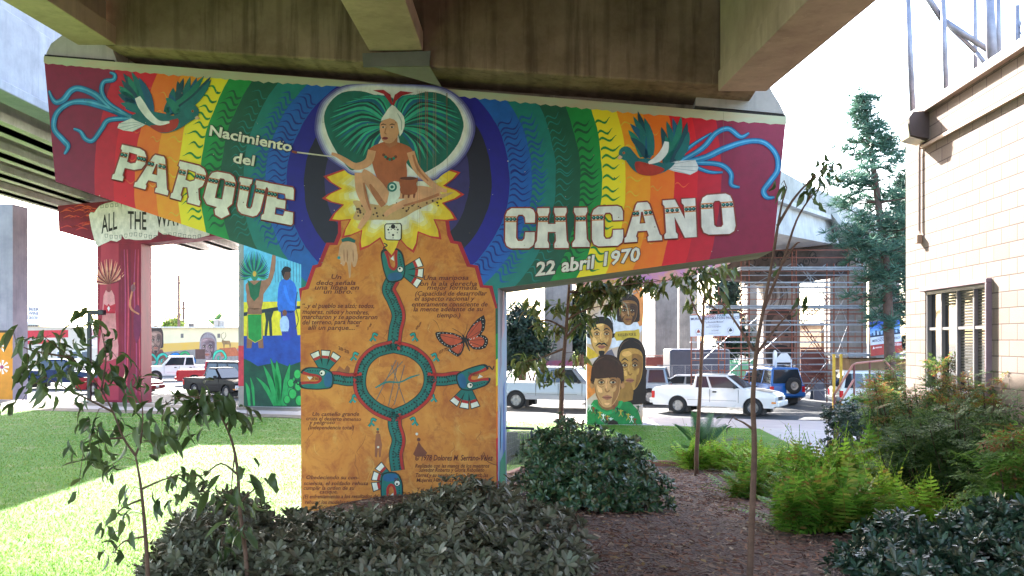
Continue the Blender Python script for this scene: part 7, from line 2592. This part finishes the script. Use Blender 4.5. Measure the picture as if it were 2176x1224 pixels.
def young_tree(name, lab, d, trunk, branches, clusters, r0, leafL, mt, lean=(0, 0), down=.9, tw=True, dens=1.0):
    tp_ = seg_pts(trunk, d)
    base = tp_[0].copy()
    hb = H(base.x, base.y)
    if base.z > hb:
        tp_ = [Vector((base.x, base.y, hb - .05))] + tp_
    t = thing(name, lab, 'tree', (tp_[0].x, tp_[0].y, hb))
    m = MB()
    n = len(tp_)
    m.tube(tp_, [r0 * (1 - .72 * i / (n - 1)) for i in range(n)], 8)
    tr_ = m.build('trunk', bark, t, W=t, smooth=True)
    m = MB()
    nodes = list(tp_)
    for br in branches:
        q = seg_pts(br, d)
        nodes += q
        k = len(q)
        m.tube(q, [r0 * .45 * (1 - .75 * i / (k - 1)) for i in range(k)], 6)
    lv_ = Leaves()
    for x, y, n_ in clusters:
        dd = d + random.uniform(-.35, .35)
        c = P(x, y, dd)
        best = min(nodes, key=lambda v: (v - c).length - .15 * (v.z > c.z))
        mid_ = best.lerp(c, .5) + Vector((0, 0, .05))
        if tw:
            m.tube([best, mid_, c], [r0 * .16, r0 * .12, r0 * .08], 4)
        for k in range(int(n_ * dens)):
            f = random.uniform(.45, 1.1)
            p = best.lerp(c, f) + Vector((random.gauss(0, 1), random.gauss(0, 1), random.gauss(0, 1))) * leafL * .33
            out_ = (c - best)
            out_.z = 0
            az = math.atan2(out_.y, out_.x) + random.gauss(0, .9) if out_.length > .05 else random.uniform(0, 6.28)
            tilt = random.gauss(down * .5, .4)
            M = rotz(az) @ roty(tilt) @ np.array([[1, 0, 0], [0, math.cos(tilt), -math.sin(tilt)], [0, math.sin(tilt), math.cos(tilt)]])
            lv_.put(random.choice(LP), M, np.array(p), leafL * random.uniform(.65, 1.15))
    m.build('branches', bark, t, W=t, smooth=True)
    lv_.build('crown', mt, t, W=t)
olive = leafmat('olive leaves', ['#3a4a28', '#4c5c34', '#5f6e44', '#445632', '#74804f'], .38, .3, .5)
young_tree('young_tree', 'leaning young tree with drooping curled leaves beside the sunlit lawn', 6.5,
           [(316, 1265), (310, 1150), (300, 1040), (288, 968)],
           [[(288, 968), (262, 930), (240, 875), (215, 830), (185, 790), (120, 735)], [(288, 968), (300, 930), (303, 870), (295, 800)], [(240, 875), (150, 830), (95, 800)], [(262, 930), (215, 935), (180, 950)],
            [(304, 1060), (260, 1080), (235, 1110)], [(300, 1040), (345, 1020), (390, 1008)], [(308, 1140), (265, 1150), (240, 1175)], [(215, 830), (225, 760), (215, 700)], [(150, 760), (70, 745), (35, 730)]],
           [(60, 722, 10), (108, 712, 12), (150, 700, 9), (85, 768, 12), (140, 785, 12), (190, 768, 9), (60, 800, 9), (100, 830, 9), (35, 872, 4), (212, 682, 6), (182, 660, 4), (222, 742, 7), (252, 765, 7), (190, 832, 7),
            (240, 800, 7), (262, 840, 6), (198, 900, 12), (170, 940, 8), (212, 960, 9), (180, 992, 6), (232, 992, 5), (304, 880, 7), (314, 930, 7), (165, 1058, 2), (250, 1082, 4), (272, 1058, 3), (222, 1130, 4), (252, 1112, 3),
            (245, 1172, 7), (330, 1062, 3), (385, 1012, 3), (130, 745, 8), (20, 700, 3), (300, 800, 5), (265, 900, 5), (340, 960, 3)], .021, .148, olive)
young_tree('young_tree', 'young tree rising through the dusty shrub with a bunch of limp leaves on top', 7.0,
           [(528, 1265), (522, 1180), (508, 1070), (506, 1010), (496, 950), (480, 905), (458, 870)],
           [[(458, 870), (420, 845), (380, 845), (350, 860)], [(480, 905), (500, 880), (525, 880)], [(506, 1010), (470, 985), (430, 1010), (395, 1010)], [(508, 1070), (540, 1040), (565, 1020)], [(500, 960), (495, 1000), (490, 1060)], [(515, 1120), (480, 1130), (470, 1160)]],
           [(378, 852, 14), (420, 850, 14), (458, 850, 12), (500, 868, 7), (526, 890, 5), (350, 872, 6), (392, 915, 5), (342, 935, 4), (432, 1030, 4), (470, 1062, 4), (400, 1008, 5), (362, 1012, 5), (378, 1058, 3), (540, 1012, 5), (562, 1032, 5),
            (520, 1082, 8), (470, 1122, 7), (500, 1135, 7), (480, 1180, 6), (440, 870, 9), (405, 870, 9), (455, 1040, 4)], .02, .17, olive)
young_tree('young_tree', 'tall bare slender tree rising in front of the ferns, tuft of leaves at its top', 7.5,
           [(1592, 1265), (1598, 1100), (1603, 950), (1600, 850), (1608, 740), (1622, 660), (1640, 560), (1652, 480)],
           [[(1652, 480), (1685, 425), (1720, 385), (1750, 358)], [(1622, 660), (1662, 560), (1692, 470), (1722, 420), (1745, 395)], [(1606, 755), (1650, 695), (1698, 645)], [(1602, 745), (1560, 680), (1530, 640)], [(1645, 530), (1660, 440), (1672, 400)], [(1662, 560), (1690, 520), (1700, 515)], [(1603, 915), (1580, 898), (1560, 890)]],
           [(1742, 362, 7), (1762, 352, 6), (1718, 402, 5), (1738, 382, 5), (1698, 642, 5), (1655, 565, 3), (1660, 392, 3), (1548, 900, 2), (1728, 425, 2), (1775, 372, 4)], .03, .13, olive)
green2 = leafmat('yellowish leaves', ['#3e4c24', '#52622e', '#6c7a3c', '#404e2e', '#8c8a4e', '#586a38', '#7a5c38'], .38, .3, .5)
young_tree('young_tree', 'slim tree in front of the white banner, few drooping leaves', 18.5,
           [(1480, 965), (1486, 860), (1492, 740), (1496, 640), (1500, 565)],
           [[(1496, 640), (1530, 660), (1545, 640)], [(1494, 690), (1470, 640), (1462, 600)], [(1498, 600), (1520, 580), (1540, 570)]],
           [(1492, 596, 14), (1470, 642, 8), (1512, 578, 12), (1524, 622, 6), (1464, 600, 8), (1445, 580, 6), (1545, 655, 3), (1540, 565, 8), (1480, 570, 10)], .05, .28, green2, dens=1.5)
young_tree('young_tree', 'slim tree by the great pier, long leaves hanging over the painted faces', 17.6,
           [(1192, 900), (1195, 800), (1203, 700), (1210, 600), (1215, 540)],
           [[(1203, 700), (1160, 680), (1120, 700)], [(1200, 740), (1150, 760), (1110, 770)], [(1208, 620), (1260, 620), (1330, 605), (1420, 595)], [(1205, 680), (1240, 660), (1280, 650)], [(1200, 720), (1230, 690), (1250, 690)]],
           [(1130, 640, 8), (1170, 650, 12), (1180, 702, 9), (1115, 762, 12), (1098, 785, 8), (1158, 800, 6), (1145, 770, 6), (1222, 690, 10), (1232, 758, 4), (1252, 632, 20), (1292, 612, 22), (1332, 602, 18), (1248, 680, 9), (1222, 655, 14),
            (1296, 655, 6), (1372, 600, 12), (1402, 612, 8), (1440, 590, 6), (1240, 610, 16), (1310, 640, 14), (1190, 790, 6), (1150, 700, 10), (1275, 600, 16), (1350, 585, 12)], .055, .235, green2, dens=2.5)

# small palm by the lawn edge
def palm_frond(L, nl, wd, droop, ll):
    ps = []
    for i in range(nl):
        t = .12 + .88 * i / (nl - 1)
        x, z = t * L, -droop * t * t * L
        k = ll * math.sin(min(1., (1 - t) * 1.2 + .25) * math.pi / 2) * min(1, t * 4)
        for s_ in (-1, 1):
            e = np.array([x + k * .65, s_ * k * .8, z + k * .12 - .15 * k])
            v = np.array([(x - wd, 0, z), (x + wd, 0, z), (e[0] + .15 * wd, e[1], e[2]), (e[0] - .15 * wd, e[1], e[2])])
            ps.append((v, np.array([[0, 1, 2, 3]])))
    a = []
    for i in range(7):
        t = i / 6
        a += [(t * L, -.012 * (1.1 - t), -droop * t * t * L), (t * L, .012 * (1.1 - t), -droop * t * t * L)]
    ps.append((np.array(a), np.array([(2 * i, 2 * i + 2, 2 * i + 3, 2 * i + 1) for i in range(6)])))
    return join(ps)
palmm = leafmat('palm green', ['#2f5234', '#3d6440', '#4f7648', '#386048'], .35, .2, .5)
g_ = G(1492, 985)
pm_ = thing('palm', 'small feathery palm at the edge of the lawn', 'palm', g_)
PF = [palm_frond(1., 30, .02, dr, .3) for dr in (.2, .4, .6)]
for tx, ty, L in ((1418, 895, 1.0), (1556, 842, 1.25), (1588, 900, 1.0), (1425, 935, .9), (1578, 945, .95), (1470, 870, 1.0), (1540, 895, 1.0), (1450, 905, .9), (1515, 880, .95)):
    v = P(tx, ty, g_.y + random.uniform(-.6, .5)) - (g_ + Vector((0, 0, .25)))
    el = math.atan2(v.z, math.hypot(v.x, v.y))
    M = rotz(math.atan2(v.y, v.x)) @ roty(-el - .25)
    lv_ = Leaves()
    lv_.put(random.choice(PF), M, np.array(g_ + Vector((0, 0, .25))), L)
    lv_.build('frond', palmm, pm_, W=pm_, smooth=False)
m = MB()
m.lathe([(.09, -.1), (.1, .1), (.08, .25), (.03, .32)], g_, (0, 0, 1), 10)
m.build('stump', bark, pm_, W=pm_)

# ---------------------------------------------------------------- larger trees beyond
def tuft(n, L, w_):
    V, Q = [], []
    for k in range(n):
        d = rng.normal(size=3)
        d[2] = abs(d[2]) * .5 + .1
        d /= np.linalg.norm(d)
        s_ = np.cross(d, rng.normal(size=3))
        s_ /= np.linalg.norm(s_)
        b = len(V)
        V += [-s_ * w_, s_ * w_, d * L + s_ * w_ * .3, d * L - s_ * w_ * .3]
        Q.append((b, b + 1, b + 2, b + 3))
    return np.array(V), np.array(Q)
TU = [tuft(16, 1., .05) for _ in range(6)]
pinem = leafmat('pine needles', ['#3a564a', '#48685a', '#587a66', '#40604f', '#688a74'], .5, .3, .3)
def pine(lab, d, trunk, prof, n, size, mt, trunk_r=.28):
    tp_ = seg_pts(trunk, d)
    t = thing('pine_tree', lab, 'tree', (tp_[0].x, d, 0))
    m = MB()
    k = len(tp_)
    tp_ = [Vector((tp_[0].x, d, -.2))] + tp_
    m.tube(tp_, [trunk_r * (1 - .85 * i / k) for i in range(k + 1)], 8)
    m.build('trunk', mat('pine bark', '#5a463e', .9, .3, 6.), t, W=t, smooth=True)
    lv_ = Leaves()
    m = MB()
    ztop = tp_[-1].z
    def cen(z):
        for a, b in zip(tp_[:-1], tp_[1:]):
            if a.z <= z <= b.z:
                return a.lerp(b, (z - a.z) / (b.z - a.z + 1e-6))
        return tp_[-1]
    for j in range(n):
        f = random.random() ** .8
        z = prof[0][0] + (ztop - prof[0][0]) * f
        rmax = np.interp(z, [p[0] for p in prof], [p[1] for p in prof])
        az = random.uniform(0, 6.28)
        r = rmax * random.uniform(.4, 1.3)
        c = cen(z)
        e = c + Vector((math.cos(az) * r, math.sin(az) * r, r * random.uniform(.05, .35)))
        m.tube([c, c.lerp(e, .5) + Vector((0, 0, -.05 * r)), e], [.035, .025, .01], 4)
        for q in range(int(3 + 5 * r)):
            g2 = random.uniform(.35, 1.05)
            p = c.lerp(e, g2) + Vector((random.gauss(0, .16), random.gauss(0, .16), random.gauss(0, .12))) * (1 + r * .25)
            lv_.put(random.choice(TU), frame((math.cos(az) * .5, math.sin(az) * .5, .8)), np.array(p), size * random.uniform(.7, 1.2))
    m.build('branches', mat('pine bark', '#5a463e', .9, .3, 6.), t, W=t)
    lv_.build('crown', mt, t, W=t, smooth=False)
pine('tall blue green pine between the ramp and the block building', 36., [(1894, 860), (1890, 740), (1882, 560), (1862, 400), (1846, 290), (1836, 205)],
     [(3.2, .7), (5.2, 1.5), (7.0, 1.9), (9.0, 1.65), (10.6, 1.1), (11.6, .55), (12.9, .2)], 130, .4, pinem)
pine('second darker pine half hidden behind the corner of the block building', 42., [(1935, 860), (1932, 700), (1925, 480), (1918, 380)],
     [(2.5, .8), (5.0, 1.5), (7.5, 1.4), (9.5, .7), (10.6, .2)], 110, .38, leafmat('dark pine needles', ['#22382f', '#2d473b', '#3a5849'], .5, .2, .4), .25)

CL = []
for _ in range(6):
    ps = []
    for k in range(12):
        v, q = leaf_proto(random.uniform(.5, .9), .34, shape=[.1, 1., .1])
        M = rotz(random.uniform(0, 6.28)) @ roty(random.uniform(-1.1, .9))
        ps.append((v @ M.T + rng.normal(size=3) * .28, q))
    CL.append(join(ps))
def broad_tree(name, lab, d, px, base, blobs, n, size, mt, tr=.22, cat='tree'):
    b0 = P(px, base, d)
    t = thing(name, lab, cat, (b0.x, d, 0))
    m = MB()
    lv_ = Leaves()
    for cx, cy, rx, ry in blobs:
        c = P(cx, cy, d)
        rx_, rz_ = rx / FX * d, ry / FX * d
        m.tube([(b0.x, d, -.2), (b0.x + (c.x - b0.x) * .3, d, c.z * .5), (c.x, d, c.z)], [tr, tr * .6, tr * .2], 6)
        for k in range(n):
            dd = rng.normal(size=3)
            dd /= np.linalg.norm(dd)
            f = random.uniform(.45, 1.0) * (1 + .25 * noise.noise((dd[0] * 2.5 + cx, dd[1] * 2.5, dd[2] * 2.5 + cy)))
            p = np.array([c.x + dd[0] * rx_ * f, d + dd[1] * rx_ * f, c.z + dd[2] * rz_ * f])
            if p[2] < .1:
                continue
            lv_.put(random.choice(CL), frame(dd + np.array([0, 0, .4]), random.uniform(0, 6.28)), p, size * random.uniform(.7, 1.3))
    m.build('trunk', bark, t, W=t, smooth=True)
    lv_.build('crown', mt, t, W=t, smooth=False)
darkt = leafmat('dark tree leaves', ['#16241c', '#1f3226', '#2a4030', '#1a2c26', '#35503a'], .5, .2, .4)
midt = leafmat('sunlit far leaves', ['#5a7a30', '#7d9a48', '#a0b064', '#8a8a4a'], .5, .4, .3)
broad_tree('tree', 'dense dark tree behind the silver pickup, close beside the great pier', 60, 1110, 800, [(1105, 690, 42, 50), (1130, 730, 38, 42), (1085, 740, 34, 50)], 260, .42, darkt)
broad_tree('tree', 'dark tree between the grey pier and the painted faces', 63, 1236, 800, [(1236, 660, 30, 50), (1232, 710, 28, 45)], 220, .42, darkt)
broad_tree('tree', 'dark conifer like tree behind the white banner', 58, 1548, 800, [(1548, 620, 22, 40), (1540, 680, 38, 50), (1560, 720, 40, 40)], 240, .42, darkt)
broad_tree('shrub', 'sunlit yellow green bushes beyond the silver pickup', 66, 1130, 800, [(1100, 765, 40, 26), (1160, 770, 40, 22), (1230, 768, 30, 26)], 130, .4, midt, .08, 'shrub')
broad_tree('tree', 'small rounded tree behind the store roof', 100, 62, 740, [(66, 688, 14, 10), (58, 692, 10, 8)], 60, .5, midt)
broad_tree('tree', 'pale small tree beside the utility poles', 96, 370, 740, [(370, 688, 18, 12), (358, 694, 12, 8)], 70, .5, midt)
# far palm above the cream building
t = thing('palm', 'fan of palm fronds above the roof of the cream mural building', 'palm', (P(455, 0, 96).x, 96, 0))
a = P(455, 694, 96)
m = MB()
m.tube([(a.x, 96, -.2), (a.x, 96, a.z)], .3, 8)
m.build('trunk', bark, t, W=t)
lv_ = Leaves()
PF2 = [palm_frond(1., 20, .02, dr, .22) for dr in (.3, .6)]
for k in range(34):
    lv_.put(random.choice(PF2), rotz(random.uniform(0, 6.28)) @ roty(-random.uniform(-.1, 1.3)), np.array(a), 2.1 * random.uniform(.8, 1.1))
lv_.build('crown', palmm, t, W=t, smooth=False)

for o in col.objects:
    if o.parent is None and 'category' in o and 'group' not in o:
        k = o.name.split('.')[0]
        if k in ('young_tree', 'mural_pier', 'utility_pole', 'pickup_truck'):
            o['group'] = {'young_tree': 'young planted trees', 'mural_pier': 'painted bridge piers', 'utility_pole': 'utility poles beyond the street', 'pickup_truck': 'pickups along the street'}[k]
